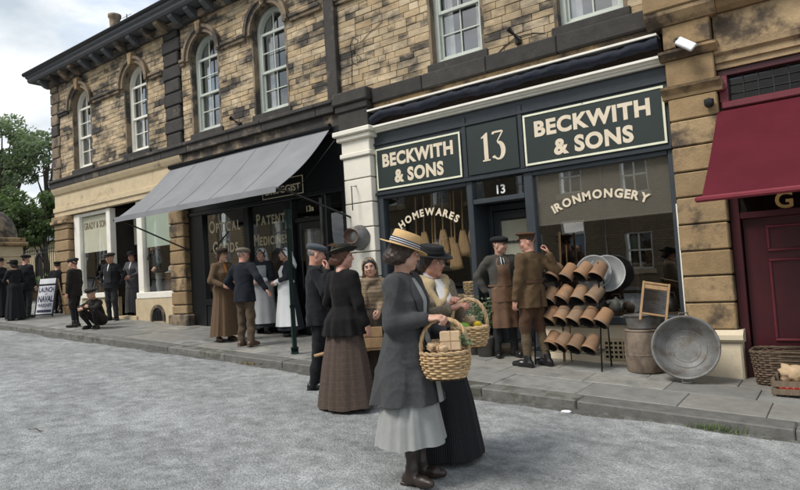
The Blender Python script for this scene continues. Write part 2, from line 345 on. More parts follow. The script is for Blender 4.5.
# ================================================================== ground, road, pavement
def zz(px, py, y): return at_wall(px, py, y).z
def xx(px, py, y): return at_wall(px, py, y).x
def sheet(name, x0, x1, y0, y1, fn, mat, nx=1, ny=1, kind='structure'):
    v = []; f = []
    for j in range(ny+1):
        for i in range(nx+1):
            x = x0+(x1-x0)*i/nx; y = y0+(y1-y0)*j/ny; v.append((x, y, fn(x, y)))
    for j in range(ny):
        for i in range(nx): a = j*(nx+1)+i; f.append((a, a+1, a+nx+2, a+nx+1))
    o = link(name, mesh(name, v, f), mat); tag(o, kind=kind); return o
def road_material():
    m = bpy.data.materials.new('grey rolled chippings'); m.use_nodes = True; t = m.node_tree; b = t.nodes['Principled BSDF']; L = t.links.new
    g = N(t, 'ShaderNodeNewGeometry'); P = g.outputs['Position']
    vo = N(t, 'ShaderNodeTexVoronoi'); vo.inputs['Scale'].default_value = 92; vo.inputs['Randomness'].default_value = 1; L(P, vo.inputs['Vector'])
    v2 = N(t, 'ShaderNodeTexVoronoi'); v2.inputs['Scale'].default_value = 36; L(P, v2.inputs['Vector'])
    n1 = N(t, 'ShaderNodeTexNoise'); n1.inputs['Scale'].default_value = 0.9; n1.inputs['Detail'].default_value = 8; n1.inputs['Roughness'].default_value = 0.65
    mp = N(t, 'ShaderNodeMapping'); mp.inputs['Scale'].default_value = (0.55, 1.3, 1); L(P, mp.inputs[0]); L(mp.outputs[0], n1.inputs['Vector'])
    n3 = N(t, 'ShaderNodeTexNoise'); n3.inputs['Scale'].default_value = 7; n3.inputs['Detail'].default_value = 6; L(P, n3.inputs['Vector'])
    r1 = N(t, 'ShaderNodeValToRGB'); e = r1.color_ramp.elements
    e[0].position = 0.32; e[0].color = (0.180, 0.188, 0.186, 1); e[1].position = 0.66; e[1].color = (0.310, 0.322, 0.318, 1); L(n1.outputs[0], r1.inputs[0])
    hs = N(t, 'ShaderNodeRGBToBW'); L(vo.outputs['Color'], hs.inputs[0])
    m1 = N(t, 'ShaderNodeMapRange'); m1.inputs[3].default_value = 0.62; m1.inputs[4].default_value = 1.40; L(hs.outputs[0], m1.inputs[0])
    mm = N(t, 'ShaderNodeMixRGB', blend_type='MULTIPLY'); mm.inputs[0].default_value = 1; L(r1.outputs[0], mm.inputs[1]); L(m1.outputs[0], mm.inputs[2])
    m2 = N(t, 'ShaderNodeMapRange'); m2.inputs[1].default_value = .3; m2.inputs[2].default_value = .7; m2.inputs[3].default_value = 0.70; m2.inputs[4].default_value = 1.26; L(n3.outputs[0], m2.inputs[0])
    mn = N(t, 'ShaderNodeMixRGB', blend_type='MULTIPLY'); mn.inputs[0].default_value = 1; L(mm.outputs[0], mn.inputs[1]); L(m2.outputs[0], mn.inputs[2])
    L(mn.outputs[0], b.inputs['Base Color']); b.inputs['Roughness'].default_value = 0.9
    a1 = N(t, 'ShaderNodeMath', operation='ADD'); L(vo.outputs['Distance'], a1.inputs[0]); L(v2.outputs['Distance'], a1.inputs[1])
    bn = N(t, 'ShaderNodeBump'); bn.invert = True; bn.inputs['Strength'].default_value = 0.6; bn.inputs['Distance'].default_value = 0.010; L(a1.outputs[0], bn.inputs['Height']); L(bn.outputs[0], b.inputs['Normal'])
    return m
road_m = road_material()
flag_m = pm('york stone flag', (0.215, 0.218, 0.208), 0.62, 0.22, 7, 0.35, 45, rnd=0.22, rndhue=(0.255, 0.245, 0.215), col2=(0.150, 0.150, 0.143), fac2=(0.5, 0.68), scale2=2.4)
kerb_m = pm('dark gritstone kerb', (0.150, 0.148, 0.134), 0.75, 0.3, 9, 0.5, 40, rnd=0.2, col2=(0.085, 0.085, 0.065), fac2=(0.5, 0.62), scale2=5)
joint_m = pm('pavement bed', (0.055, 0.055, 0.048), 0.95, 0.3, 12)
grass_m = pm('ground grass', (0.05, 0.075, 0.025), 0.9, 0.4, 4)
sheet('ground', -170, 130, -120, 170, lambda x, y: -0.062*x - 0.35, grass_m, 6, 6)
def road_fn(x, y):
    d = KERB_Y - y
    return road_z(x, y) + 0.05*min(d, 3.0)/3.0*0 + 0.006*math.sin(x*1.7+y*0.8) + 0.005*math.sin(2.3*y-0.9*x)
sheet('road', -90, 45, -8.0, KERB_Y+0.05, road_fn, road_m, 270, 30)
pav = MB()
v = []
pv = sheet('pavement', -90, 45, KERB_Y+0.10, 9.4, lambda x, y: pav_z(x, y)-0.012, joint_m, 4, 1)
opp = sheet('far_pavement', -90, 45, -10.2, -8.0, lambda x, y: -0.062*x + 0.12, flag_m, 4, 1)
def slab(x0, x1, y0, y1, fn, th, c, mat, name, parent, tilt=0.0):
    mb = MB(); g = 0.003
    mb.box(x0+g, x1-g, y0+g, y1-g, -th, 0, c)
    dz = random.uniform(-.003, .003); ta, tb = random.uniform(-tilt, tilt), random.uniform(-tilt, tilt)
    xc, yc = (x0+x1)/2, (y0+y1)/2
    mb.v = [Vector((p.x, p.y, p.z + fn(p.x, p.y) + dz + ta*(p.x-xc) + tb*(p.y-yc))) for p in mb.v]
    return mb.build(name, mat, parent)
x = -23.0
while x < 2.2:
    w_ = random.uniform(1.0, 1.9); slab(x, x+w_, KERB_Y, KERB_Y+0.27, pav_z, 0.22, 0.012, kerb_m, 'kerb_stone', pv, 0.003); x += w_
rows = [(KERB_Y+0.27, 6.72), (6.72, 7.22), (7.22, 7.86)]
for (y0, y1) in rows:
    x = -21.5 + random.uniform(0, .7)
    while x < 2.0:
        w_ = random.uniform(0.62, 1.05); slab(x, x+w_, y0, y1, pav_z, 0.05, 0.005, flag_m, 'flagstone', pv, 0.003); x += w_
for (y0, y1) in ((7.86, 8.6), (8.6, 9.35)):
    x = -21.5
    while x < -16.9:
        w_ = random.uniform(0.7, 1.05); slab(x, x+w_, y0, y1, pav_z, 0.05, 0.005, flag_m, 'flagstone', pv, 0.003); x += w_
for (x0_, x1_, y0, y1) in ((-14.1, -13.3, 7.86, 8.6), (-13.3, -12.75, 7.86, 8.6), (-4.45, -3.4, 7.86, 8.5), (-1.1, 0.4, 7.86, 8.2), (0.4, 2, 7.86, 8.2)):
    slab(x0_, x1_, y0, y1, pav_z, 0.05, 0.005, flag_m, 'flagstone', pv, 0.003)
gd = []; gf = []; ng = 400
for i in range(ng+1):
    xg_ = -22+24.5*i/ng; wd = .07+.045*math.sin(xg_*1.9)+.03*math.sin(xg_*5.3)+random.uniform(0, .03); gd += [(xg_, KERB_Y+.004, road_fn(xg_, KERB_Y)+.012), (xg_, KERB_Y-max(.02, wd)*.5, road_fn(xg_, KERB_Y-.05)+.008), (xg_, KERB_Y-max(.03, wd), road_fn(xg_, KERB_Y-.1)-.001)]
for i in range(ng): gf += [(3*i, 3*i+1, 3*i+4, 3*i+3), (3*i+1, 3*i+2, 3*i+5, 3*i+4)]
tag(link('gutter_dirt', mesh('gutter_dirt', gd, gf, True), pm('dark gutter silt', (0.070, 0.068, 0.058), .95, .35, 14, .6, 60, col2=(.13, .13, .12), fac2=(.45, .65), scale2=9)), 'dark silt gathered along the foot of the kerb', 'dirt', kind='stuff')
# loose chippings on the road (nobody could count them)
chips = MB(); nchip = 9000
vv = []; ff = []
for i in range(nchip):
    t = random.random()**1.6
    px = random.uniform(-80, 880); py = 490 + 40*random.random() if random.random() < .05 else 345 + 150*random.random()
    p = on_road(px, py)
    if p.y > KERB_Y-0.02 or p.y < 0.5: 
        p.y = KERB_Y - abs(random.gauss(0, .12)) - .01; p.x = random.uniform(-14, 1)
    r = random.uniform(.003, .008); a = random.uniform(0, 6.3); z = road_fn(p.x, p.y)
    o = len(vv)
    for k in range(3): vv.append((p.x+r*math.cos(a+k*2.1), p.y+r*math.sin(a+k*2.1)*.8, z-.001))
    vv.append((p.x+r*.2, p.y, z+r*.8)); ff += [(o, o+1, o+3), (o+1, o+2, o+3), (o+2, o, o+3)]
chip_m = pm('loose grey chippings', (0.22, 0.23, 0.23), 0.9, 0.3, 30, rnd=0.5, rndhue=(0.30, 0.29, 0.27))
tag(link('loose_chippings', mesh('loose_chippings', vv, ff), chip_m), 'scatter of small loose grey chippings on the road surface', 'gravel', kind='stuff')

# ================================================================== masonry helpers
STONES = {}
def stone_mesh(w_, h, d, c):
    k = (round(w_, 3), round(h, 3), round(d, 3))
    if k not in STONES: STONES[k] = MB().box(-w_/2, w_/2, 0, d, -h/2, h/2, c).mesh('stone')
    return STONES[k]
def free_intervals(x0, x1, blocks):
    iv = [(x0, x1)]
    for a, b in blocks:
        nv = []
        for p, q in iv:
            if b <= p or a >= q: nv.append((p, q)); continue
            if a > p: nv.append((p, a))
            if b < q: nv.append((b, q))
        iv = nv
    return [i for i in iv if i[1]-i[0] > 0.015]
def masonry(root, x0, x1, z0, z1, y, occ, hs, n_single, mat, near_key, wmin=.16, wmax=.38):
    """backing wall part; the stones that show largest are its children, the rest one joined part"""
    back = MB(); z = z0; prev = None; start = z0
    zs = [z0 + i*0.05 for i in range(int((z1-z0)/0.05)+1)] + [z1]
    def key(zm): return tuple((round(a, 3), round(b, 3)) for a, b in free_intervals(x0, x1, occ(zm)))
    for i in range(len(zs)-1):
        k = key((zs[i]+zs[i+1])/2)
        if k != prev:
            if prev: 
                for a, b in prev: back.box(a, b, y+.025, y+.24, start, zs[i])
            prev = k; start = zs[i]
    for a, b in prev: back.box(a, b, y+.025, y+.24, start, z1)
    wall = back.build('wall', mortar, root)
    lst = []; z = z0; row = 0
    while z < z1-0.03:
        h = random.choice(hs); h = min(h, z1-z); zm = z+h/2
        blocks = occ(zm)
        x = x0 - random.uniform(0, .2)
        for a, b in free_intervals(x0, x1, blocks):
            x = a
            while x < b-1e-4:
                w_ = round(random.choice([.14, .18, .22, .26, .30, .34, .38])*(wmax/.38), 3)
                if x + w_ > b - 0.07: w_ = b-x if b-x < wmax*1.25 else (b-x)/2
                lst.append((x+w_/2, zm, w_, h)); x += w_
        z += h
    lst.sort(key=near_key)
    org = ORG[wall.name]
    rest = MB()
    for i, (xc, zc, w_, h) in enumerate(lst):
        pr = random.uniform(-.006, .006)
        if i < n_single:
            o = link('stone', stone_mesh(w_-.005, h-.005, .05, .006), mat, wall, Vector((xc, y+pr, zc))-org)
        else: rest.box(xc-w_/2+.0025, xc+w_/2-.0025, y+pr, y+pr+.05, zc-h/2+.0025, zc+h/2-.0025, .006)
    if rest.v: rest.build('far_stones', mat, root, kind='stuff')
    return wall
def arch_pts(xc, hw, z0, zs, n=14):
    p = [(xc-hw, z0)]
    for i in range(n+1):
        a = math.pi - math.pi*i/n; p.append((xc+hw*math.cos(a), zs+hw*math.sin(a)))
    return p + [(xc+hw, z0)]
def ring(mb, outer, inner, y0, y1):
    n = len(outer); v = []
    for yy in (y0, y1): v += [(p[0], yy, p[1]) for p in outer] + [(p[0], yy, p[1]) for p in inner]
    f = []
    for i in range(n-1):
        f += [(i, i+1, n+i+1, n+i), (2*n+i, 3*n+i, 3*n+i+1, 2*n+i+1), (i, 2*n+i, 2*n+i+1, i+1), (n+i, n+i+1, 3*n+i+1, 3*n+i)]
    f += [(0, n, 3*n, 2*n), (n-1, 3*n-1, 4*n-1, 2*n-1)]
    mb.add(v, f)
Z_SILL, Z_SPR, HW = 4.70, 6.24, 0.42
def arched_window(root, xc, y, trim, label=None):
    yf = y+0.115
    mb = MB(); ring(mb, arch_pts(xc, HW+.02, Z_SILL, Z_SPR), arch_pts(xc, HW-.075, Z_SILL, Z_SPR), yf, yf+.09)
    mb.box(xc-HW, xc+HW, yf-.004, yf+.10, Z_SILL, Z_SILL+.075, .008)
    fr = mb.build('window', trim, root)
    zm = (Z_SILL+Z_SPR)/2+.03
    for (za, zb, yo) in ((Z_SILL+.075, zm+.03, .045), (zm-.03, Z_SPR, .01)):
        s = MB(); hw = HW-.07
        s.box(xc-hw, xc-hw+.04, yf+yo, yf+yo+.035, za, zb, .004); s.box(xc+hw-.04, xc+hw, yf+yo, yf+yo+.035, za, zb, .004)
        s.box(xc-hw+.04, xc+hw-.04, yf+yo+.002, yf+yo+.033, za, za+.05, .004)
        s.box(xc-hw+.04, xc+hw-.04, yf+yo+.002, yf+yo+.033, zb-.05, zb, .004)
        s.box(xc-.011, xc+.011, yf+yo+.008, yf+yo+.03, za+.04, zb-.04, .003)
        s.box(xc-hw+.03, xc+hw-.03, yf+yo+.006, yf+yo+.028, (za+zb)/2-.011, (za+zb)/2+.011, .003)
        s.build('sash', trim, fr)
    s = MB(); s.box(xc-.011, xc+.011, yf+.02, yf+.045, Z_SPR, Z_SPR+HW-.05, .003); s.build('glazing_bar', trim, fr)
    g = arch_pts(xc, HW-.05, Z_SILL+.07, Z_SPR); c = [(p[0], yf+.082, p[1]) for p in reversed(g)]
    MB().add(c, [tuple(range(len(c)))]).build('pane', glass_up, fr)
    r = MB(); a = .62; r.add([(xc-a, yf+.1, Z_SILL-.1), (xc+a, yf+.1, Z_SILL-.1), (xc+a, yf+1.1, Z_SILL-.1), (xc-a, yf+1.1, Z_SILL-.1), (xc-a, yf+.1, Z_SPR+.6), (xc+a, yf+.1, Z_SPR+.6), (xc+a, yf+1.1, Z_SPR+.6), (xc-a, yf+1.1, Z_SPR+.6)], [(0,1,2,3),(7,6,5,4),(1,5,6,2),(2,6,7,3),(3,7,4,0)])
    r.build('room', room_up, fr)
    for sx in (-1, 1):
        cb = MB(); n = 9; vv = []; ff = []; x_in = xc+sx*.34; wv = .17 if sx < 0 else .13
        for k in range(n+1):
            xk = x_in - sx*wv*k/n; yk = yf+.16+.02*math.sin(k*2.1); vv += [(xk, yk, Z_SILL+.02), (xk + sx*.02, yk, Z_SPR+.35)]
        for k in range(n): ff.append((2*k, 2*k+1, 2*k+3, 2*k+2))
        cb.add(vv, ff, True).build('curtain', curtain, fr)
    sb = MB().box(xc-HW-.09, xc+HW+.09, y-.035, yf+.02, Z_SILL-.13, Z_SILL-.002, .012).build('window_sill', stone_soot, root)
    rv = MB(); ring(rv, arch_pts(xc, HW+.05, Z_SILL, Z_SPR), arch_pts(xc, HW, Z_SILL, Z_SPR), y-.002, yf+.01); rv.build('window_reveal', stone_mix, root)
    h = MB(); ring(h, arch_pts(xc, HW+.155, Z_SPR-.03, Z_SPR, 18), arch_pts(xc, HW+.015, Z_SPR-.03, Z_SPR, 18), y-.065, y+.03)
    ring(h, arch_pts(xc, HW+.165, Z_SPR-.02, Z_SPR, 18), arch_pts(xc, HW+.10, Z_SPR-.02, Z_SPR, 18), y-.105, y-.06)
    hood = h.build('hood_mould', stone_mix, root)
    k = MB(); kz = Z_SPR+HW
    k.prism([(xc-.05, y-.135, kz-.02), (xc+.05, y-.135, kz-.02), (xc+.085, y-.135, kz+.24), (xc-.085, y-.135, kz+.24)], (0, .16, 0)); k.build('keystone', stone_ash, hood)
    return fr
def pier(root, x0, x1, y0, y1, zs, mat, c=.02, groove=.018, name='pier_block', base=None, cap=None):
    core = MB().box(x0+.03, x1-.03, y0+.035, y1, zs[0], zs[-1]).build('pier', stone_soot, root)
    for a, b in zip(zs[:-1], zs[1:]):
        d = random.uniform(-.004, .004)
        MB().box(x0+d, x1+d, y0+random.uniform(-.004, .004), y1-.002, a+groove/2, b-groove/2, c).build(name, mat, core)
    return core
# ================================================================== left corner building (x -16.55 .. -6.72)
YL = 7.75
LB = empty('corner_building', (-11.6, YL, pav_z(-11.6, YL)), 'sooty sandstone corner building with four arched windows, above the grey awning', 'building')
wl = [-15.05, -12.66, -10.19, -8.30]
def occ_arch(wins):
    def f(z):
        o = []
        for xc in wins:
            if Z_SILL-.13 <= z <= Z_SPR: o.append((xc-HW-.03, xc+HW+.03))
            elif Z_SPR < z < Z_SPR+HW+.05: w_ = math.sqrt((HW+.05)**2-(z-Z_SPR)**2); o.append((xc-w_, xc+w_))
        return o
    return f
hs_ = [.085, .095, .105, .115]
occL = occ_arch(wl)
def occL2(z):
    o = occL(z)
    if z < 7.0: o.append((-16.55, -16.17)); o.append((-11.56, -10.95)); o.append((-6.93, -6.72))
    return o
masonry(LB, -16.55, -6.72, 4.55, 7.02, YL, occL2, hs_, 300, stone_rub, lambda s: -s[0])
MB().box(-16.55, -16.2, YL+.03, YL+6, 1.0, 7.1).box(-16.3, -6.72, YL+.3, YL+6, 6.95, 7.05).box(-16.5, -6.8, YL+5.7, YL+6, 1.0, 7.1).build('rear_wall', stone_mix, LB)
# quoins
def quoins(root, x0, x1, y, z0, z1, mat, left=True, right=True):
    z = z0; i = 0
    while z < z1-.05:
        h = .285; h = min(h, z1-z); e = .075 if i % 2 else 0.0
        MB().box(x0-(e if left else 0), x1+(e if right else 0), y-.035+random.uniform(-.003, .003), y+.10, z+.008, z+h-.008, .022).build('quoin', mat, root); z += h; i += 1
quoins(LB, -16.57, -16.20, YL, 4.56, 7.02, stone_mix, left=False)
quoins(LB, -11.50, -11.02, YL, 4.56, 7.02, stone_soot)
MB().box(-6.93, -6.70, YL-.01, YL+.1, 4.56, 7.02, .01).build('corner_strip', stone_soot, LB)
for xc in wl: arched_window(LB, xc, YL, white_trim if xc < -11 else sage_trim)
def impost(root, spans, y):
    for a, b in spans:
        m = MB(); m.box(a, b, y-.055, y+.03, 6.16, 6.28, .012); m.box(a, b, y-.085, y-.05, 6.225, 6.29, .01); m.build('impost_course', stone_mix if a > -16 else stone_soot, root)
impost(LB, [(-16.17, -15.05-.60), (-15.05+.60, -12.66-.60), (-12.66+.60, -11.6), (-10.93, -10.19-.60), (-10.19+.60, -8.30-.60), (-8.30+.60, -6.96)], YL)
# string course
x = -16.62
while x < -6.74:
    w_ = min(random.uniform(.9, 1.4), -6.74-x)
    if -6.74-(x+w_) < .3: w_ = -6.74-x
    m = MB(); m.box(x+.003, x+w_-.003, YL-.10, YL+.1, 4.34, 4.54, .012); m.box(x+.003, x+w_-.003, YL-.14, YL-.09, 4.49, 4.555, .01); m.build('string_course', stone_soot, LB); x += w_
# eaves cornice with brackets
MB().profile_x([(YL+.05, 7.0), (YL-.08, 7.0), (YL-.10, 7.10), (YL-.12, 7.12), (YL+.05, 7.16)], -16.62, -6.6).build('cornice_bed', stone_mix, LB)
MB().profile_x([(YL+.3, 7.17), (YL-.36, 7.17), (YL-.40, 7.21), (YL-.40, 7.26), (YL-.45, 7.29), (YL-.45, 7.35), (YL+.3, 7.40)], -16.98, -6.6).build('cornice', lead, LB)
MB().tube([(-17.0, YL-.47, 7.37), (-6.6, YL-.47, 7.37)], .055, 8).build('gutter', lead, LB)
x = -16.6
while x < -6.7:
    MB().prism([(x, YL-.06, 6.98), (x, YL-.16, 7.0), (x, YL-.32, 7.11), (x, YL-.33, 7.17), (x, YL-.06, 7.17)], (.14, 0, 0)).build('cornice_bracket', stone_mix if random.random() < .5 else lead, LB); x += .52
MB().prism([(-16.98, YL-.42, 7.40), (-16.98, YL+3, 9.3), (-16.98, YL+6.4, 7.40)], (10.4, 0, 0)).build('roof', lead, LB)
ch = MB(); cp = at_wall(115, 27, YL+.6); ch.lathe([(.10, -1.2), (.12, -.05), (.15, -.03), (.15, .05), (.12, .07), (.13, .3), (.16, .34), (.16, .40), (.11, .40)], 14, (cp.x, cp.y, cp.z-.1)); ch.build('chimney_pot', stone_mix, LB)
ae = MB(); ap = at_wall(127, 22, YL+.8); ae.tube([(ap.x, ap.y, ap.z-1.0), (ap.x, ap.y, ap.z+.2)], .014, 5)
for k in range(4): ae.tube([(ap.x-.2, ap.y, ap.z-.15+.1*k), (ap.x+.2, ap.y, ap.z-.15+.1*k)], .008, 4)
ae.build('aerial', galv, LB)
# chimney stack at the frame's top edge
cs = at_wall(170, 3, YL+3.0); MB().box(cs.x-.3, cs.x+.5, cs.y, cs.y+.7, 8.2, cs.z+.6, .02).build('chimney_stack', stone_mix, LB)

# ---- left shop (drapers) under the corner building
m = MB()
FZ = 3.60
fr = MB().profile_x([(YL+.12, 3.62), (YL-.02, 3.62), (YL-.02, 3.72), (YL-.05, 3.74), (YL-.05, 3.84), (YL-.0, 3.86), (YL-.0, 4.17), (YL-.04, 4.20), (YL-.08, 4.28), (YL-.10, 4.335), (YL+.12, 4.335)], -16.55, -11.02).build('frieze', stone_pale, LB)
zc = [1.0, 1.35] + [1.35 + .275*i for i in range(1, 8)] + [3.42]
pier(LB, -16.52, -15.80, YL-.06, YL+.4, zc, stone_ash)
MB().box(-16.60, -15.72, YL-.13, YL+.3, 3.42, 3.50, .015).box(-16.57, -15.76, YL-.10, YL+.3, 3.50, 3.615, .015).build('pier_capital', stone_ash, LB)
zc = [0.84, 1.25] + [1.25+.28*i for i in range(1, 8)] + [3.42]
MB().box(-11.60, -10.93, YL-.13, YL+.3, .76, 1.06, .03).build('pier_base', stone_mix, LB)
pier(LB, -11.53, -11.02, YL-.07, YL+.4, [1.06]+zc[1:], stone_ash)
MB().box(-11.58, -10.98, YL-.12, YL+.3, 3.42, 3.61, .015).build('pier_capital', stone_ash, LB)
sf = MB(); ys = YL+.10
for (a, b) in ((-15.72, -15.45), (-14.20, -14.03), (-12.93, -12.72)): sf.box(a, b, ys-.05, ys+.10, 1.0, 3.60, .01)
sf.box(-15.45, -14.20, ys-.03, ys+.08, 3.52, 3.60, .008).box(-12.72, -11.55, ys-.03, ys+.08, 3.52, 3.60, .008)
sf.box(-15.45, -14.20, ys-.07, ys+.10, 1.50, 1.62, .01).box(-12.95, -11.52, ys-.10, ys+.10, 1.42, 1.56, .012)
sh = sf.build('shopfront', white_trim, LB)
MB().box(-15.78, -14.06, ys-.02, ys+.2, .95, 1.50, .01).build('stall_riser', stone_pale, LB)
MB().box(-13.02, -11.5, ys-.09, ys+.2, .75, 1.42, .015).build('stall_riser', stone_pale, LB)
va = MB(); ring(va, arch_pts(-12.15, .26, .93, 1.02), arch_pts(-12.15, .19, .93, 1.02), ys-.12, ys-.08); vent = va.build('vent_surround', stone_mix, LB)
p_ = arch_pts(-12.15, .19, .93, 1.02); MB().add([(a, ys-.096, b) for a, b in p_], [tuple(range(len(p_)))]).build('vent_opening', dark_hole, vent)
vb = MB()
for k in range(6): vb.box(-12.31+.06*k, -12.29+.06*k, ys-.112, ys-.099, .94, 1.15)
vb.build('vent_bars', iron_black, vent, kind='stuff')
def pane(parent, x0, x1, z0, z1, y, mat=None): return MB().add([(x0, y, z0), (x1, y, z0), (x1, y, z1), (x0, y, z1)], [(0,1,2,3)]).build('pane', mat or glass_shop, parent)
pane(sh, -15.45, -14.20, 1.62, 3.52, ys+.02); pane(sh, -12.72, -11.55, 1.56, 3.52, ys+.02)
bl = MB().box(-15.43, -14.22, ys+.045, ys+.05, 2.62, 3.50).build('roller_blind', blind_cream, sh)
tm = MB(); put_text(tm, 'GRADY & SONS', -14.83, ys+.040, 3.20, .23, maxw=1.12, off=.004, ext=.001); tm.build('lettering', pm('brown lettering', (0.20, 0.15, 0.10), .7), sh)
MB().box(-14.0, -12.95, ys+.53, ys+.535, 2.72, 3.45).build('roller_blind', blind_cream, sh)
MB().box(-12.70, -11.57, ys+.045, ys+.05, 2.55, 3.50).build('roller_blind', blind_sea, sh)
MB().box(-15.43, -14.22, ys+.30, ys+.33, 1.62, 1.95).box(-12.7, -11.57, ys+.24, ys+.26, 1.56, 1.95).build('window_backing', room_wood, sh)
# recessed entrance with door
MB().box(-14.03, -12.93, ys+.62, ys+.68, 3.40, 3.6).box(-14.03, -13.85, ys+.62, ys+.68, 1.0, 3.4).box(-13.05, -12.93, ys+.62, ys+.68, 1.0, 3.4).build('door_frame', white_trim, sh)
dr = MB().box(-13.85, -13.05, ys+.64, ys+.67, 1.02, 1.9).box(-13.85, -13.75, ys+.64, ys+.67, 1.9, 3.05).box(-13.15, -13.05, ys+.64, ys+.67, 1.9, 3.05).build('door', room_wood, LB)
pane(dr, -13.75, -13.15, 1.9, 3.05, ys+.655)
MB().box(-14.03, -12.93, 7.72, 8.5, .80, 1.05, .012).build('door_step', stone_pale, LB)
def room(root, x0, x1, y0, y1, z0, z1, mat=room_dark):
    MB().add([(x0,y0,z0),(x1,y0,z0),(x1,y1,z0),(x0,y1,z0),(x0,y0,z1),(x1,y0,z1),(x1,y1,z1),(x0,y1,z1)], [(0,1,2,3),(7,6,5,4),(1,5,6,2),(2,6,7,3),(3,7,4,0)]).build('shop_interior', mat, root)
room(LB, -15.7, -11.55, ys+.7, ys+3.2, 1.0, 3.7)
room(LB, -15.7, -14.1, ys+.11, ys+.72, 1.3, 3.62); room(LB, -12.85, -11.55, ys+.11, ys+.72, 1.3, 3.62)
# goods in the drapers' windows
goods_c = [(0.06,0.05,0.05),(0.12,0.10,0.09),(0.20,0.05,0.05),(0.05,0.06,0.11),(0.25,0.20,0.13),(0.33,0.30,0.25)]
for k in range(16):
    cx_ = random.uniform(-15.3, -14.3) if k < 9 else random.uniform(-12.6, -11.7); zt = random.uniform(1.75, 2.5); r = random.uniform(.09, .15)
    hb = MB(); hb.lathe([(r*1.6, 0), (r*1.6, .01), (r*1.0, .03), (r*.95, .13), (r*.7, .16), (0.001, .165)], 14, (cx_, ys+random.uniform(.15, .5), zt))
    o = hb.thing('display_hat', pm('hat felt %d' % (k % 6), goods_c[k % 6], .9), (cx_, ys+.3, zt), 'felt hat on display in the draper window behind glass', 'hat', 'hats in the draper window')
    st = MB().tube([(cx_, ys+.3, 1.55), (cx_, ys+.3, zt)], .012, 5).build('stand', iron_black, o)

# ---- druggist bay (x -11.02 .. -6.66), black shopfront
yd = YL+.08
m = MB(); m.box(-11.0, -6.66, yd-.02, yd+.2, 3.06, 4.10, .01); m.box(-11.02, -6.64, yd-.12, yd-.01, 4.02, 4.12, .01); m.box(-11.0, -6.66, yd-.06, yd-.01, 3.04, 3.12, .01)
dg = m.build('shopfront', black_paint, LB)
MB().box(-11.02, -6.68, YL-.02, YL+.1, 4.12, 4.34, .006).build('frieze', stone_mix, LB)
f = MB()
for (a, b) in ((-11.0, -10.55), (-9.30, -9.17), (-8.13, -8.0), (-7.27, -7.17), (-6.80, -6.66)): f.box(a, b, yd-.03, yd+.12, .45, 3.05, .008)
for (a, b) in ((-10.55, -9.30), (-9.17, -8.13)): f.box(a, b, yd-.05, yd+.14, 1.22, 1.34, .01); f.box(a, b, yd-.01, yd+.10, .55, 1.22, .01); f.box(a+.1, b-.1, yd-.03, yd-.005, .75, 1.12, .008)
f.box(-7.17, -6.80, yd-.05, yd+.14, 1.10, 1.2, .01).box(-7.17, -6.80, yd-.01, yd+.1, .45, 1.10, .01)
f.box(-8.0, -7.27, yd+.02, yd+.1, 2.62, 2.70, .006)
fr_ = f.build('shopfront_frame', black_paint, dg)
pane(dg, -10.55, -9.30, 1.34, 3.05, yd+.04, glass('mirroring shop glass', (.8, .82, .8), .22)); pane(dg, -9.17, -8.13, 1.34, 3.05, yd+.04); pane(dg, -7.17, -6.80, 1.2, 3.05, yd+.04); pane(dg, -8.0, -7.27, 2.70, 3.05, yd+.05)
MB().box(-7.285, -7.25, yd-.06, yd-.03, .55, 2.98).build('chrome_pipe', galv, LB)
d = MB(); d.box(-7.98, -7.29, yd+.06, yd+.10, .50, 1.45, .006).box(-7.98, -7.88, yd+.06, yd+.10, 1.45, 2.62, .006).box(-7.39, -7.29, yd+.06, yd+.10, 1.45, 2.62, .006).box(-7.88, -7.39, yd+.06, yd+.10, 2.5, 2.62, .006)
d.box(-7.85, -7.42, yd+.045, yd+.062, .65, 1.3, .01); dd = d.build('door', black_paint, LB); pane(dd, -7.88, -7.39, 1.45, 2.5, yd+.08)
MB().box(-7.86, -7.41, yd+.13, yd+.14, 1.5, 2.45).build('net_curtain', blind_grey, dd); MB().sphere((-7.37, yd+.035, 1.38), .028).build('door_knob', gilt, dd)
t = MB(); put_text(t, '13a', -7.62, yd+.045, 2.80, .14, off=.002, ext=.001); t.build('lettering', gilt, dg)
def smallcaps(mb, s, xc, y, z, big, small, maxw, **kw):
    parts = []; xcur = 0
    for i, ch in enumerate(s):
        sz = big if i == 0 else small; v, fq = text(ch, sz, **kw); w_ = max(p.x for p in v)-min(p.x for p in v); mn = min(p.x for p in v)
        parts.append(([Vector((p.x-mn+xcur, p.y, p.z)) for p in v], fq)); xcur += w_ + small*.16
    k = min(1, maxw/xcur)
    for v, fq in parts: mb.add([Vector((xc+(p.x-xcur/2)*k, y+p.y, z+p.z)) for p in v], fq)
t = MB(); yy_ = yd+.034
smallcaps(t, 'OPTICAL', -9.93, yy_, 2.66, .34, .26, .98, off=.006, ext=.001); t.build('lettering', gilt, dg); t = MB(); smallcaps(t, 'GOODS', -9.93, yy_, 2.24, .34, .26, .80, off=.006, ext=.001); t.build('lettering', gilt, dg)
MB().box(-9.15, -8.15, yd+.055, yd+.075, 2.14, 3.04, .004).build('signboard', black_paint, dg)
t = MB(); smallcaps(t, 'PATENT', -8.62, yd+.05, 2.68, .30, .23, .80, off=.006, ext=.002); smallcaps(t, 'MEDICINES', -8.64, yd+.05, 2.30, .30, .22, .94, off=.006, ext=.002); t.build('lettering', gilt, dg)
sg = MB(); sx1 = xx(303, 183, yd-.05); sx0 = sx1-1.05; sz0, sz1 = zz(303, 193, yd-.05), zz(303, 174.5, yd-.05)
sg.box(sx0, sx1, yd-.05, yd-.02, sz0, sz1, .004); sgo = sg.build('signboard', black_paint, dg)
b_ = MB()
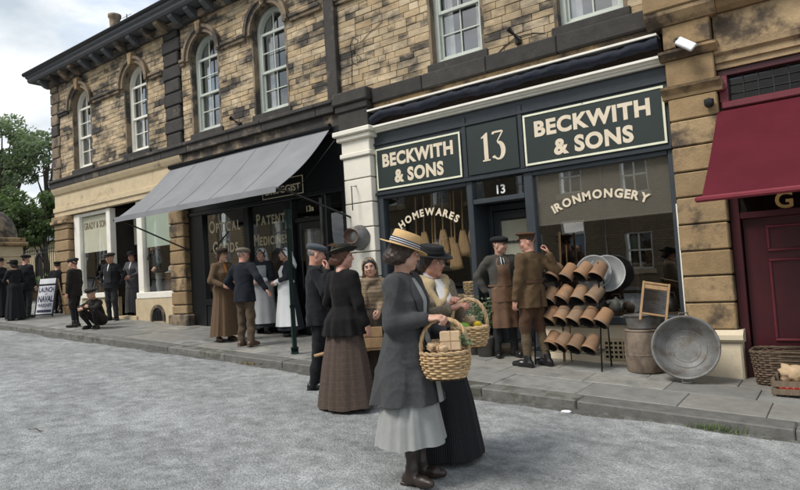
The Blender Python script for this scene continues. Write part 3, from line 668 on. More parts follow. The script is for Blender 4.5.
for q in ((sx0, sx1, sz0, sz0+.014), (sx0, sx1, sz1-.014, sz1), (sx0, sx0+.014, sz0+.014, sz1-.014), (sx1-.014, sx1, sz0+.014, sz1-.014)): b_.box(q[0], q[1], yd-.056, yd-.049, q[2], q[3])
b_.build('signboard_border', gilt, dg)
t = MB(); put_text(t, 'DRUGGIST', (sx0+sx1)/2, yd-.052, sz0+.075, .17, maxw=.90, off=.004, ext=.002); t.build('lettering', gilt, dg)
room(LB, -11.0, -6.7, yd+.22, yd+2.8, .6, 3.3)
MB().box(-10.54, -9.31, yd+.16, yd+.19, 1.34, 1.72, .01).build('window_backing', pm('pale grey panel', (0.30, 0.29, 0.26), .7), dg)
m = MB()
for k in range(14): m.box(-10.5+.088*k, -10.5+.088*k+.075, yd+.30, yd+.32, 1.72, 2.2+.1*math.sin(k*1.3))
m.box(-9.15, -8.15, yd+.2, yd+.22, 1.4, 2.15); m.build('wood_panelling', room_wood, dg)
bottle_c = [(0.03,0.09,0.06),(0.10,0.05,0.02),(0.05,0.06,0.12),(0.35,0.33,0.28)]
for k in range(22):
    bx_ = -9.05+.085*k if k < 10 else -10.42+.09*(k-10); h = random.uniform(.12, .22)
    zb = 1.42 if k < 10 else 1.735
    o = MB().lathe([(.001, 0), (.028, 0), (.028, h*.6), (.012, h*.75), (.012, h), (.001, h)], 10, (bx_, yd+.15, zb)).thing('medicine_bottle', pm('bottle %d' % (k % 4), bottle_c[k % 4], .2), (bx_, yd+.15, zb), 'small medicine bottle on the ledge inside the druggist window', 'bottle', 'bottles in the druggist window')
    MB().lathe([(.001, h), (.015, h), (.015, h+.02), (.001, h+.02)], 8, (bx_, yd+.15, zb)).build('stopper', room_wood, o)

# ================================================================== middle building: ironmonger no. 13 (x -6.72 .. -1.66)
YM = 7.83
MBd = empty('ironmonger_building', (-4.2, YM, pav_z(-4.2, YM)), 'soot stained sandstone shop building with dark slate shopfront numbered 13', 'building')
wm = [-6.0+1.56, -2.47]
occM0 = occ_arch(wm)
masonry(MBd, -6.70, -1.70, 4.56, 6.9, YM, occM0, [.095, .105, .115, .125], 300, stone_rub, lambda s: s[1]+0.12*abs(s[0]+3))
for xc in wm: arched_window(MBd, xc, YM, sage_trim)
impost(MBd, [(-6.69, wm[0]-.6), (wm[0]+.6, wm[1]-.6), (wm[1]+.6, -1.72)], YM)
MB().profile_x([(YM+.1, 6.9), (YM-.1, 6.9), (YM-.45, 7.1), (YM-.5, 7.3), (YM+.1, 7.35)], -6.72, -1.7).build('cornice', stone_mix, MBd)
MB().prism([(-6.6, YM-.45, 7.35), (-6.6, YM+3, 9.2), (-6.6, YM+6.3, 7.35)], (4.9, 0, 0)).box(-6.7, -1.8, YM+5.6, YM+5.9, .3, 7.1).build('roof', lead, MBd)
x = -5.98
while x < -1.74:
    w_ = min(random.uniform(.9, 1.3), -1.74-x)
    if -1.74-(x+w_) < .3: w_ = -1.74-x
    MB().box(x+.003, x+w_-.003, YM-.12, YM+.1, 4.33, 4.558, .014).build('string_course', stone_soot, MBd); x += w_
m = MB(); m.box(-6.73, -5.99, YM-.24, YM+.1, 4.40, 4.60, .02).box(-6.70, -6.02, YM-.20, YM+.1, 4.28, 4.40, .015).box(-6.66, -6.04, YM-.17, YM+.1, 3.96, 4.28, .01); m.build('pilaster_pedestal', stone_soot, MBd)
MB().box(-6.0, -1.74, YM-.06, YM+.1, 4.215, 4.33, .01).build('ochre_fillet', stone_ash, MBd)
MB().box(-6.0, -1.66, YM+.03, YM+.2, 3.84, 4.22, .0).build('awning_back_board', pm('dark brown board', (0.045, 0.030, 0.020), .8, .3), MBd)
# furled navy awning under its white box edge
nav = MB(); n = 60; vv = []; ff = []; kk = 14
for i in range(n+1):
    xq = -6.02 + 4.36*i/n; e = .012*math.sin(i*.9)+.010*math.sin(i*2.3); sag = .015*math.sin(i*.35)
    if i < 3: sag -= .02*(3-i)
    for j in range(kk):
        a = 2*math.pi*j/kk; r = .062+e*math.cos(2*a+i*.5)+.006*math.sin(5*a+i*1.3)
        vv.append((xq, YM-.10+r*math.cos(a)*1.05, 4.115+sag+r*math.sin(a)*1.1))
for i in range(n):
    for j in range(kk): ff.append((i*kk+j, i*kk+(j+1)%kk, (i+1)*kk+(j+1)%kk, (i+1)*kk+j))
vv0 = vv[:kk]; nav.add(vv, ff, True); nav.add(vv[:kk], [tuple(range(kk))]); nav.add(vv[-kk:], [tuple(range(kk-1,-1,-1))])
navo = nav.thing('rolled_awning', navy_canvas, (-3.85, YM-.1, 4.1), 'navy blue canvas awning rolled up above the dark slate shop fascia', 'awning')
MB().box(-6.08, -1.66, YM-.17, YM-.14, 4.195, 4.225, .004).box(-6.08, -1.66, YM-.14, YM+.02, 4.205, 4.222, .0).build('white_edge_strip', white_trim, navo)
# fascia, cornice and signs
ys = YM-.02
fa = MB(); fa.box(-6.05, -1.62, ys, ys+.2, 2.86, 3.86, .006); fas = fa.build('fascia', slate_paint, MBd)
MB().profile_x([(ys, 3.862), (ys-.06, 3.862), (ys-.06, 3.882), (ys-.10, 3.894), (ys-.10, 3.908), (ys-.15, 3.922), (ys-.15, 3.952), (ys, 3.968)], -6.04, -1.58).build('fascia_cornice', white_trim, fas)
MB().profile_x([(ys, 2.855), (ys-.05, 2.86), (ys-.05, 2.895), (ys-.02, 2.91), (ys, 2.91)], -6.05, -1.62).build('fascia_moulding', slate_dark, fas)
for (a, b) in ((-4.43, -4.37), (-3.55, -3.49)): B('fascia_rail', slate_dark, fas, a, b, ys-.02, ys-.001, 2.915, 3.79, .005)
MB().box(-6.05, -1.62, ys-.03, ys-.001, 3.66, 3.70, .005).build('fascia_rail', slate_dark, fas)
def signboard(x0, x1, z0, z1, border=True):
    s = MB().box(x0, x1, ys-.022, ys-.002, z0, z1, .004).build('signboard', sign_green, MBd)
    if border:
        b = MB(); w_ = .028
        for q in ((x0, x1, z0, z0+w_), (x0, x1, z1-w_, z1), (x0, x0+w_, z0+w_, z1-w_), (x1-w_, x1, z0+w_, z1-w_)): b.box(q[0], q[1], ys-.03, ys-.0215, q[2], q[3], .002)
        b.build('signboard_border', sign_edge, s)
    return s
s1 = signboard(-6.02, -4.46, 2.935, 3.60); t = MB()
put_text(t, 'BECKWITH', -5.24, ys-.023, 3.305, .27, maxw=1.30, off=.012, ext=.002, spacing=1.10); put_text(t, '& SONS', -5.22, ys-.023, 3.03, .27, maxw=.90, off=.012, ext=.002, spacing=1.10); t.build('lettering', sign_cream, s1)
s2 = signboard(-3.47, -1.66, 2.935, 3.625); t = MB()
put_text(t, 'BECKWITH', -2.57, ys-.023, 3.315, .275, maxw=1.49, off=.012, ext=.002, spacing=1.10); put_text(t, '& SONS', -2.55, ys-.023, 3.03, .275, maxw=1.02, off=.012, ext=.002, spacing=1.10); t.build('lettering', sign_cream, s2)
s3 = signboard(-4.355, -3.565, 2.935, 3.635, False); t = MB(); numeral13(t, -3.95, ys-.023, 3.10, .40); t.build('lettering', sign_cream, s3)
# cream rusticated pilaster
zpl = [.42, .80] + [.80+.395*i for i in range(1, 7)] + [3.52]
pier(MBd, -6.62, -6.06, ys-.13, ys+.3, zpl, cream_mas, .008, .016, 'pilaster_block')
m = MB(); m.box(-6.66, -6.02, ys-.17, ys+.2, 3.52, 3.60, .015).box(-6.63, -6.05, ys-.14, ys+.2, 3.60, 3.80, .01).box(-6.69, -5.99, ys-.20, ys+.2, 3.80, 3.88, .015).box(-6.73, -5.95, ys-.25, ys+.2, 3.88, 3.965, .015); m.build('pilaster_capital', cream_mas, MBd)
# window frames, stall risers
f = MB(); yw = ys+.02
for (a, b) in ((-6.05, -5.94), (-4.42, -4.33), (-3.53, -3.40), (-1.68, -1.61)): f.box(a, b, yw-.03, yw+.14, .35, 2.86, .01)
f.box(-5.94, -4.42, yw-.03, yw+.12, 2.80, 2.858, .008).box(-3.40, -1.68, yw-.03, yw+.12, 2.80, 2.858, .008)
f.box(-5.94, -4.42, yw-.06, yw+.14, .93, 1.02, .012).box(-3.40, -1.68, yw-.06, yw+.14, .80, .90, .012)
f.box(-4.33, -3.53, yw-.02, yw+.12, 2.515, 2.585, .008)
fo = f.build('shopfront_frame', slate_paint, MBd)
MB().box(-5.94, -4.42, yw-.005, yw+.12, .40, .93, .01).box(-5.8, -4.56, yw-.02, yw-.004, .55, .85, .01).build('stall_riser', slate_dark, MBd)
sr = MB().box(-3.40, -1.68, yw-.0, yw+.12, .22, .80, .01).build('stall_riser', stone_cream, MBd)
vm = MB(); vm.box(-2.62, -2.20, yw-.018, yw-.003, .36, .62, .004); vg = vm.build('vent_grille', stone_pale, sr)
vh = MB()
for i in range(7):
    for j in range(4): vh.box(-2.595+.056*i, -2.56+.056*i, yw-.0195, yw-.017, .385+.056*j, .418+.056*j)
vh.build('vent_holes', dark_hole, sr, kind='stuff')
pane(fo, -5.94, -4.42, 1.02, 2.80, yw+.05); pane(fo, -3.40, -1.68, .90, 2.80, yw+.05, glass('ironmonger shop glass', (.92, .94, .92), .15)); pane(fo, -4.33, -3.53, 2.585, 2.86, yw+.05)
t = MB(); zh_ = zz(427, 215, yw); arc_text(t, 'HOMEWARES', -5.16, yw+.044, zh_-.86, .86, rad(72), .15, off=.006, ext=.0004); t.build('lettering', sign_cream, fo)
t = MB(); zi_ = zz(602, 197, yw); arc_text(t, 'IRONMONGERY', -2.56, yw+.044, zi_-1.38, 1.38, rad(51), .15, off=.006, ext=.0004); t.build('lettering', sign_cream, fo)
t = MB(); put_text(t, '13', -3.92, yw+.044, 2.635, .17, off=.004, ext=.001); t.build('lettering', pm('white lettering', (.8, .8, .76), .6), fo)
MB().box(-3.395, -1.685, yw+.058, yw+.062, 2.13, 2.80).box(-3.395, -1.685, yw+.054, yw+.066, 2.115, 2.14, .003).build('roller_blind', blind_grey, fo)
MB().box(-1.617, -1.603, ys-.10, ys-.03, .35, 2.2).build('white_paint_strip', white_trim, MBd)
# recessed door
xd0, xd1, ydr = -4.33, -3.53, yw+.42
m = MB(); m.box(xd0, xd0+.07, ydr-.02, ydr+.08, .35, 2.52, .006).box(xd1-.07, xd1, ydr-.02, ydr+.08, .35, 2.52, .006).box(xd0+.07, xd1-.07, ydr-.02, ydr+.08, 2.43, 2.52, .006); m.build('door_frame', slate_dark, MBd)
m = MB(); m.box(xd0-.03, xd0, yw+.14, ydr+.08, .35, 2.6).box(xd1, xd1+.03, yw+.14, ydr+.08, .35, 2.6).box(xd0, xd1, yw+.13, ydr+.08, 2.53, 2.58); m.build('door_recess', slate_paint, MBd)
d = MB(); a, b = xd0+.075, xd1-.075; d.box(a, b, ydr, ydr+.045, .42, 1.30, .006).box(a, a+.10, ydr, ydr+.045, 1.30, 2.42, .006).box(b-.10, b, ydr, ydr+.045, 1.30, 2.42, .006).box(a+.1, b-.1, ydr, ydr+.045, 2.30, 2.42, .006).box(a+.1, b-.1, ydr-.012, ydr+.002, .55, 1.15, .01)
dd = d.build('door', slate_dark, MBd); pane(dd, a+.1, b-.1, 1.3, 2.30, ydr+.02)
MB().box(a+.1, b-.1, ydr+.05, ydr+.055, 1.32, 2.28).build('door_blind', blind_cream, dd); MB().box(a+.1, b-.1, ydr+.03, ydr+.048, 1.95, 1.98).build('glazing_bar', slate_dark, dd); MB().sphere((b-.05, ydr-.04, 1.38), .03).build('door_knob', gilt, dd)
MB().box(xd0, xd1, yw-.02, ydr+.1, .30, .50, .012).build('door_step', stone_mix, MBd)
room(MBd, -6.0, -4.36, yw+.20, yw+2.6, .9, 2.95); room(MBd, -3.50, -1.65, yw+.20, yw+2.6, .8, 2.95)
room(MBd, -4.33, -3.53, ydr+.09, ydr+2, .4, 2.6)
m = MB(); m.box(-5.93, -4.43, yw+.15, yw+.6, 1.0, 1.04).box(-3.39, -1.69, yw+.15, yw+.7, .88, .92); m.build('display_floor', room_wood, MBd)
# ================================================================== right building: maroon shop (x -1.72 .. 6)
YR = 7.80
RB = empty('maroon_shop_building', (2, YR, pav_z(2, YR)), 'brown ashlar sandstone building with maroon shopfront and red awning at the right edge', 'building')
def zpx(px, py): return zz(px, py, YR-.12)
jz = [zpx(x_, y_) for x_, y_ in ((700, 330), (694, 303), (691, 276.5), (688, 251.5), (685, 225), (682, 198), (679, 173), (676, 148), (674, 122))]
jz = [jz[0]] + jz[1:]
pier(RB, -1.60, -1.09, YR-.12, YR+.4, jz + [jz[-1]+.27], stone_ash, .013, .014)
ztop = jz[-1]+.27
MB().box(-1.60, -1.05, YR-.15, YR+.3, .16, jz[0]-.13, .02).build('pier_base', stone_cream, RB)
MB().profile_x([(YR+.1, jz[0]-.13), (YR-.17, jz[0]-.13), (YR-.20, jz[0]-.10), (YR-.20, jz[0]-.05), (YR-.165, jz[0]-.03), (YR-.13, jz[0]), (YR+.1, jz[0])], -1.62, -1.03).build('pier_base_moulding', stone_cream, RB)
def moulding(prof, x0, x1, mat, name): MB().profile_x(prof, x0, x1).build(name, mat, RB)
moulding([(YR+.1, ztop), (YR-.12, ztop), (YR-.13, ztop+.04), (YR-.19, ztop+.10), (YR-.20, ztop+.13), (YR+.1, ztop+.13)], -1.66, -1.03, stone_ash, 'pier_capital')
B('pier_block', stone_ash, RB, -1.60, -1.09, YR-.11, YR+.3, ztop+.135, 3.86, .01)
moulding([(YR+.1, 3.865), (YR-.13, 3.865), (YR-.20, 3.93), (YR-.20, 3.96), (YR+.1, 3.99)], -1.65, -1.04, stone_ash, 'pier_moulding')
B('pier_block', stone_ash, RB, -1.60, -1.10, YR-.12, YR+.3, 3.995, 4.27, .01)
moulding([(YR+.1, 4.275), (YR-.14, 4.275), (YR-.18, 4.31), (YR-.24, 4.38), (YR-.25, 4.42), (YR+.1, 4.42)], -1.76, -1.03, stone_ash, 'pier_cornice')
B('plinth_block', stone_ash, RB, -1.76, -.98, YR-.27, YR+.3, 4.425, 4.95, .015)
B('plinth_block', stone_ash, RB, -.97, .5, YR-.20, YR+.3, 4.425, 4.95, .015); B('plinth_block', stone_ash, RB, .51, 2.2, YR-.20, YR+.3, 4.425, 4.95, .015)
moulding([(YR+.1, 4.30), (YR-.05, 4.30), (YR-.10, 4.34), (YR-.15, 4.42), (YR+.1, 4.42)], -1.025, 6, stone_ash, 'cornice')
for a in range(5): B('frieze_block', stone_ash, RB, -1.085+1.4*a, -1.085+1.4*a+1.394, YR-.01, YR+.3, 3.90, 4.295, .006)
moulding([(YR+.1, 3.66), (YR-.02, 3.66), (YR-.02, 3.72), (YR-.05, 3.73), (YR-.05, 3.80), (YR-.09, 3.83), (YR-.10, 3.895), (YR+.1, 3.895)], -1.085, 6, stone_ash, 'architrave')
for a in range(8):
    for k in range(8): B('ashlar_block', stone_ash, RB, -1.70+.95*a+(.4 if k % 2 else 0), -1.70+.95*a+(.4 if k % 2 else 0)+.94, YR, YR+.3, 4.96+.3*k, 4.96+.3*k+.29, .01)
MB().box(-1.6, 6, YR+.31, YR+6, 4.3, 7.3).build('wall', stone_ash, RB)
MB().prism([(-1.7, YR-.4, 7.3), (-1.7, YR+3, 9.2), (-1.7, YR+6.3, 7.3)], (7.7, 0, 0)).build('roof', lead, RB)
# maroon shopfront
yr = YR+.06
m = MB(); m.box(-1.085, 6, yr-.05, yr+.15, 3.58, 3.655, .008).box(-1.085, -.99, yr-.05, yr+.15, .2, 3.58, .008).box(-.99, 6, yr-.03, yr+.12, 1.96, 2.03, .006).box(-.99, 6, yr-.02, yr+.15, 3.0, 3.20, .006); mf = m.build('shopfront', maroon, RB)
MB().box(-1.06, 6, yr-.12, yr+.12, 3.20, 3.28, .012).sphere((-1.03, yr-.07, 3.44), .045).box(-1.075, -.985, yr-.09, yr-.051, 3.28, 3.58, .006).build('transom_beam', maroon_wear, mf)
m = MB()
for k in range(26): m.box(-.99+.145*k, -.99+.145*k+.010, yr+.01, yr+.03, 3.28, 3.58)
for z in (3.38, 3.48): m.box(-.99, 3, yr+.012, yr+.028, z, z+.009)
ld = m.build('leaded_lights', iron_black, mf)
MB().add([(-.99, yr+.035, 3.28), (3, yr+.035, 3.28), (3, yr+.035, 3.58), (-.99, yr+.035, 3.58)], [(0,1,2,3)]).build('pane', glass('leaded glass', (.35, .37, .36), .02), mf)
pane(mf, -.99, 6, 2.03, 3.0, yr+.05)
t = MB(); put_text(t, 'G', 1.05, yr+.03, 2.045, .25, off=.006, ext=.002); t.v = [Vector((p.x, p.y, p.z)) for p in t.v]
x_g = min(p.x for p in t.v); sh_ = xx(775, 202, yr+.03) - x_g; t.v = [Vector((p.x+sh_, p.y, p.z)) for p in t.v]; t.build('lettering', pm('gold lettering', (0.62, 0.36, 0.12), .5), mf)
m = MB(); m.box(-.98, 3, yr+.06, yr+.14, .46, 1.96, .004); pd = m.build('door', maroon, RB)
for (a, b) in ((-.76, -.06), (.16, .86)):
    for (za, zb) in ((.60, 1.50), (1.58, 1.87)):
        q = MB(); q.box(a, b, yr+.035, yr+.062, za, za+.03, .008).box(a, b, yr+.035, yr+.062, zb-.03, zb, .008).box(a, a+.03, yr+.035, yr+.062, za+.03, zb-.03, .008).box(b-.03, b, yr+.035, yr+.062, za+.03, zb-.03, .008); q.build('door_panel', maroon_wear, pd)
MB().box(-1.04, 3, yr-.0, yr+.2, .10, .455, .01).build('stall_riser', stone_cream, RB)
room(RB, -1, 4, yr+.2, yr+2, .3, 3.6)
# red awning
xa0, xa1 = -1.10, 2.6; ytop, ztop2 = YR-.10, 3.17; ybot, zbot = 6.36, 2.125
m = MB(); nx, ny = 20, 12; vv = []; ff = []
for i in range(nx+1):
    for j in range(ny+1):
        t_ = j/ny; xq = xa0+(xa1-xa0)*i/nx; sg_ = -.035*math.sin(math.pi*t_)*(1+.25*math.sin(i*1.1)) ; vv.append((xq, ytop+(ybot-ytop)*t_, ztop2+(zbot-ztop2)*t_+sg_))
for i in range(nx):
    for j in range(ny): a = i*(ny+1)+j; ff.append((a, a+1, a+ny+2, a+ny+1))
off = len(vv); vv += [(p[0], p[1]+.003, p[2]-.004) for p in vv]; ff += [tuple(reversed([q+off for q in f_])) for f_ in ff]
m.add(vv, ff, True); ra = empty('red_awning', (0.7, ytop, ztop2), 'red canvas awning pulled out over the maroon shopfront', 'awning'); m.build('canvas', red_canvas, ra)
m = MB()
for xs_ in (-.25, .62, 1.5):
    m.prism([(xs_, ytop, ztop2+.004), (xs_+.012, ytop, ztop2+.004), (xs_+.012, (ytop+ybot)/2, (ztop2+zbot)/2-.031), (xs_, (ytop+ybot)/2, (ztop2+zbot)/2-.031)], (0, 0, .003)); m.prism([(xs_, (ytop+ybot)/2, (ztop2+zbot)/2-.031), (xs_+.012, (ytop+ybot)/2, (ztop2+zbot)/2-.031), (xs_+.012, ybot, zbot+.004), (xs_, ybot, zbot+.004)], (0, 0, .003))
m.build('seam', red_canvas, ra)
m = MB(); m.box(xa0-.06, xa1, ybot-.03, ybot+.03, zbot-.05, zbot+.004, .015); m.build('front_bar', pm('red painted wood', (0.17, 0.012, 0.024), .6), ra)
m = MB(); m.tube([(xa0+.06, ybot, zbot-.04), (xa0+.06, YR-.02, 2.35)], .013, 6); m.build('support_arm', iron_black, ra); m = MB(); m.tube([(xa1-.1, ybot, zbot-.04), (xa1-.1, YR-.02, 2.35)], .013, 6); m.build('support_arm', iron_black, ra)
# ================================================================== grey awning over the druggist
ga = empty('grey_awning', (-9.0, YL-.05, 4.08), 'large pale grey canvas awning sloping out over the druggist shopfront', 'awning')
xa, xb = -11.35, -6.86; yt, zt, yb, zb = YL-.07, 4.09, 6.44, 3.0
m = MB(); nx, ny = 30, 16; vv = []; ff = []
for i in range(nx+1):
    for j in range(ny+1):
        t_ = j/ny; u = i/nx
        xq = xa+(xb-xa)*u; cut = .0
        sag = -.075*math.sin(math.pi*t_)*(1.0+.22*math.sin(i*.7)) - .02*math.sin(u*math.pi)*t_ + .006*math.sin(i*2.9+3*t_)*t_
        vv.append((xq, yt+(yb-yt)*t_, zt+(zb-zt)*t_+sag))
for i in range(nx):
    for j in range(ny): a = i*(ny+1)+j; ff.append((a, a+1, a+ny+2, a+ny+1))
off = len(vv); vv += [(p[0], p[1]+.004, p[2]-.005) for p in vv]; ff += [tuple(reversed([q+off for q in f_])) for f_ in ff]
m.add(vv, ff, True); m.build('canvas', grey_canvas, ga)
for sx_ in (-10.45, -9.55, -8.65, -7.75):
    i_ = (sx_-xa)/(xb-xa)*nx; q_ = []
    for j in range(ny+1):
        t_ = j/ny; u = i_/nx; sag = -.075*math.sin(math.pi*t_)*(1.0+.22*math.sin(i_*.7)) - .02*math.sin(u*math.pi)*t_ + .006*math.sin(i_*2.9+3*t_)*t_; q_.append((sx_, yt+(yb-yt)*t_, zt+(zb-zt)*t_+sag+.003))
    MB().tube(q_, .006, 5).build('seam', grey_canvas, ga)
m = MB(); m.tube([(xa-.05, yb, zb-.03), (xb+.05, yb, zb-.03)], .038, 10); m.build('front_bar', iron_black, ga)
vl = MB(); n = 40; vv = []; ff = []
for i in range(n+1): xq = xa+(xb-xa)*i/n; vv += [(xq, yb-.042, zb+.02), (xq, yb-.045+.006*math.sin(i*1.4), zb-.075)]
for i in range(n): ff.append((2*i, 2*i+1, 2*i+3, 2*i+2))
vl.add(vv, ff, True).build('valance', grey_canvas, ga)
m = MB(); m.tube([(xb, yb, zb-.03), (xb+.02, yb+.22, zb-.05), (-6.52, YL-.05, 2.56)], .016, 6); m.build('support_arm', iron_black, ga); m = MB(); m.tube([(xa+.05, yb, zb-.03), (xa+.12, yb+.22, zb-.12), (xx(193, 252, YL-.1), YL-.1, zz(193, 252, YL-.1))], .016, 6)
m.build('support_arm', iron_black, ga); m = MB(); m.tube([(xb-.02, yb+.35, zb-.07), (-6.75, YL-.1, 3.86)], .008, 5); m.build('support_arm', iron_black, ga)
MB().tube([(xa-.02, YL-.09, 4.12), (xb+.02, YL-.09, 4.12)], .05, 10).build('roller', iron_black, ga)
p = on_pav(295, 354); MB().tube([(p.x, p.y, p.z), (p.x, p.y, p.z+.10)], .06, 12).tube([(p.x, p.y, p.z+.10), (p.x, p.y, 2.63)], .037, 12).tube([(p.x, p.y, 1.2), (p.x, p.y, 1.24)], .046, 12).tube([(p.x, p.y, 2.35), (p.x, p.y, 2.63)], .05, 12).thing('awning_post', green_iron, p, 'slender dark green iron post at the pavement edge before the druggist', 'post')
# ================================================================== places reflected in the glass: terrace and hall across the road
def brick_mat(name, c1, c2, mort, sc):
    m = bpy.data.materials.new(name); m.use_nodes = True; t = m.node_tree; b = t.nodes['Principled BSDF']; L = t.links.new
    g = N(t, 'ShaderNodeNewGeometry'); sp = N(t, 'ShaderNodeSeparateXYZ'); L(g.outputs['Position'], sp.inputs[0]); cb = N(t, 'ShaderNodeCombineXYZ'); L(sp.outputs['X'], cb.inputs[0]); L(sp.outputs['Z'], cb.inputs[1])
    br = N(t, 'ShaderNodeTexBrick'); br.inputs['Color1'].default_value = (*c1, 1); br.inputs['Color2'].default_value = (*c2, 1); br.inputs['Mortar'].default_value = (*mort, 1)
    br.inputs['Scale'].default_value = sc; br.inputs['Mortar Size'].default_value = .02; L(cb.outputs[0], br.inputs['Vector']); L(br.outputs['Color'], b.inputs['Base Color']); b.inputs['Roughness'].default_value = .9
    bp = N(t, 'ShaderNodeBump'); bp.inputs['Strength'].default_value = .5; bp.inputs['Distance'].default_value = .02; L(br.outputs['Color'], bp.inputs['Height']); L(bp.outputs[0], b.inputs['Normal']); return m
terr_m = brick_mat('terrace stone', (0.30, 0.235, 0.15), (0.22, 0.165, 0.105), (0.10, 0.085, 0.065), 2.4)
door_cols = [('pale blue', (0.22, 0.29, 0.35)), ('dark red', (0.10, 0.012, 0.016)), ('bottle green', (0.02, 0.07, 0.04)), ('black', (0.012, 0.012, 0.014)), ('cream', (0.5, 0.46, 0.36))]
YO = -10.4
for i in range(5):
    x0 = -22.6+4.7*i; x1 = x0+4.69; zg = -0.062*(x0+2.3)+.12; xd = x0+3.5; xw = x0+1.5
    h = empty('terraced_house', (x0+2.3, YO, zg), 'stone terraced house across the road with a %s front door' % door_cols[(i+3) % 5][0], 'house', 'terraced houses across the road')
    m = MB(); m.box(x0, xw-.55, YO-.3, YO, zg-.3, zg+6.8).box(xw+.55, xd-.5, YO-.3, YO, zg-.3, zg+6.8).box(xd+.5, x1, YO-.3, YO, zg-.3, zg+6.8)
    m.box(xw-.55, xw+.55, YO-.3, YO, zg-.3, zg+.8).box(xw-.55, xw+.55, YO-.3, YO, zg+2.3, zg+3.9).box(xw-.55, xw+.55, YO-.3, YO, zg+5.4, zg+6.8)
    m.box(xd-.5, xd+.5, YO-.3, YO, zg+2.75, zg+3.9).box(xd-.5, xd+.5, YO-.3, YO, zg+5.4, zg+6.8); m.build('wall', terr_m, h)
    MB().prism([(x0, YO+.35, zg+6.75), (x0, YO-4, zg+9.0), (x0, YO-8, zg+6.75)], (x1-x0, 0, 0)).build('roof', lead, h)
    for (xc, za) in ((xw, .8), (xw, 3.9), (xd, 3.9)):
        hw = .55 if xc == xw else .5; f = MB()
        f.box(xc-hw, xc-hw+.07, YO-.16, YO-.08, zg+za, zg+za+1.5).box(xc+hw-.07, xc+hw, YO-.16, YO-.08, zg+za, zg+za+1.5).box(xc-.035, xc+.035, YO-.15, YO-.09, zg+za, zg+za+1.5).box(xc-hw+.07, xc+hw-.07, YO-.16, YO-.08, zg+za, zg+za+.07).box(xc-hw+.07, xc+hw-.07, YO-.16, YO-.08, zg+za+1.43, zg+za+1.5).box(xc-hw+.07, xc+hw-.07, YO-.155, YO-.085, zg+za+.72, zg+za+.79)
        fo_ = f.build('window', white_trim, h); pane(fo_, xc-hw, xc+hw, zg+za, zg+za+1.5, YO-.12, glass_up)
        MB().box(xc-hw-.1, xc+hw+.1, YO-.1, YO+.08, zg+za-.22, zg+za).build('sill', stone_pale, fo_)
        MB().box(xc-hw, xc+hw, YO-.75, YO-.7, zg+za-.1, zg+za+1.6).build('room', room_up, fo_)
    dm = pm(door_cols[(i+3) % 5][0]+' door paint', door_cols[(i+3) % 5][1], .45)
    d_ = MB().box(xd-.45, xd+.45, YO-.16, YO-.1, zg, zg+2.15).box(xd-.3, xd-.05, YO-.1, YO-.08, zg+1.1, zg+1.9).box(xd+.05, xd+.3, YO-.1, YO-.08, zg+1.1, zg+1.9).box(xd-.3, xd-.05, YO-.1, YO-.08, zg+.2, zg+.9).box(xd+.05, xd+.3, YO-.1, YO-.08, zg+.2, zg+.9).build('door', dm, h)
    MB().sphere((xd-.35, YO-.06, zg+1.05), .035).build('handle', gilt, d_)
    MB().box(xd-.5, xd-.45, YO-.2, YO-.02, zg, zg+2.75).box(xd+.45, xd+.5, YO-.2, YO-.02, zg, zg+2.75).box(xd-.45, xd+.45, YO-.2, YO-.02, zg+2.15, zg+2.25).box(xd-.45, xd+.45, YO-.2, YO-.02, zg+2.68, zg+2.75).build('door_frame', white_trim, h)
    MB().tube([(x0+.2, YO+.06, zg), (x0+.2, YO+.06, zg+6.7)], .05, 6).build('drainpipe', white_trim, h)
ha = empty('arcaded_hall', (-32, YO, 2.1), 'tan stone hall with round arched windows across the road, mirrored in the glass', 'building')
xs_ = [-64.4+2.6*i for i in range(16)]  # left-hand arches added to lengthen the hall and darken the draper windows' reflections
def occ_h(z): 
    o = []
    for xc in xs_:
        if 3.2 < z < 6.2: o.append((xc-.7, xc+.7))
        elif 6.2 <= z < 6.9: w_ = math.sqrt(.49-(z-6.2)**2+1e-6); o.append((xc-w_, xc+w_))
    return o
hw_m = brick_mat('hall stone', (0.42, 0.31, 0.185), (0.36, 0.26, 0.15), (0.2, 0.16, 0.1), 1.5)
bk = MB(); zq = 1.0
while zq < 9.5:
    for a, b in free_intervals(-66, -24, occ_h(zq+.05)): bk.box(a, b, YO-.4, YO, zq, zq+.1)
    zq += .1
bk.build('wall', hw_m, ha)
for xc in xs_:
    r = MB(); ring(r, arch_pts(xc, .9, 6.1, 6.2), arch_pts(xc, .68, 6.1, 6.2), YO-.02, YO+.1); r.build('hood_mould', stone_pale, ha)
    f = MB(); ring(f, arch_pts(xc, .72, 3.2, 6.2), arch_pts(xc, .62, 3.2, 6.2), YO-.3, YO-.2); f.box(xc-.04, xc+.04, YO-.3, YO-.2, 3.2, 6.85).box(xc-.7, xc+.7, YO-.29, YO-.21, 4.7, 4.78); fo_ = f.build('window', white_trim, ha)
    q = arch_pts(xc, .7, 3.2, 6.2); MB().add([(a, YO-.25, b) for a, b in q], [tuple(range(len(q)))]).build('pane', glass_up, fo_)
    MB().box(xc-.8, xc+.8, YO-.9, YO-.85, 3.1, 7.0).build('room', room_up, fo_)
MB().box(-66.2, -23.8, YO-.5, YO+.35, 9.5, 10.1, .1).build('cornice', stone_pale, ha)
MB().prism([(-66, YO, 10.1), (-66, YO-5, 12), (-66, YO-10, 10.1)], (42, 0, 0)).build('roof', lead, ha)

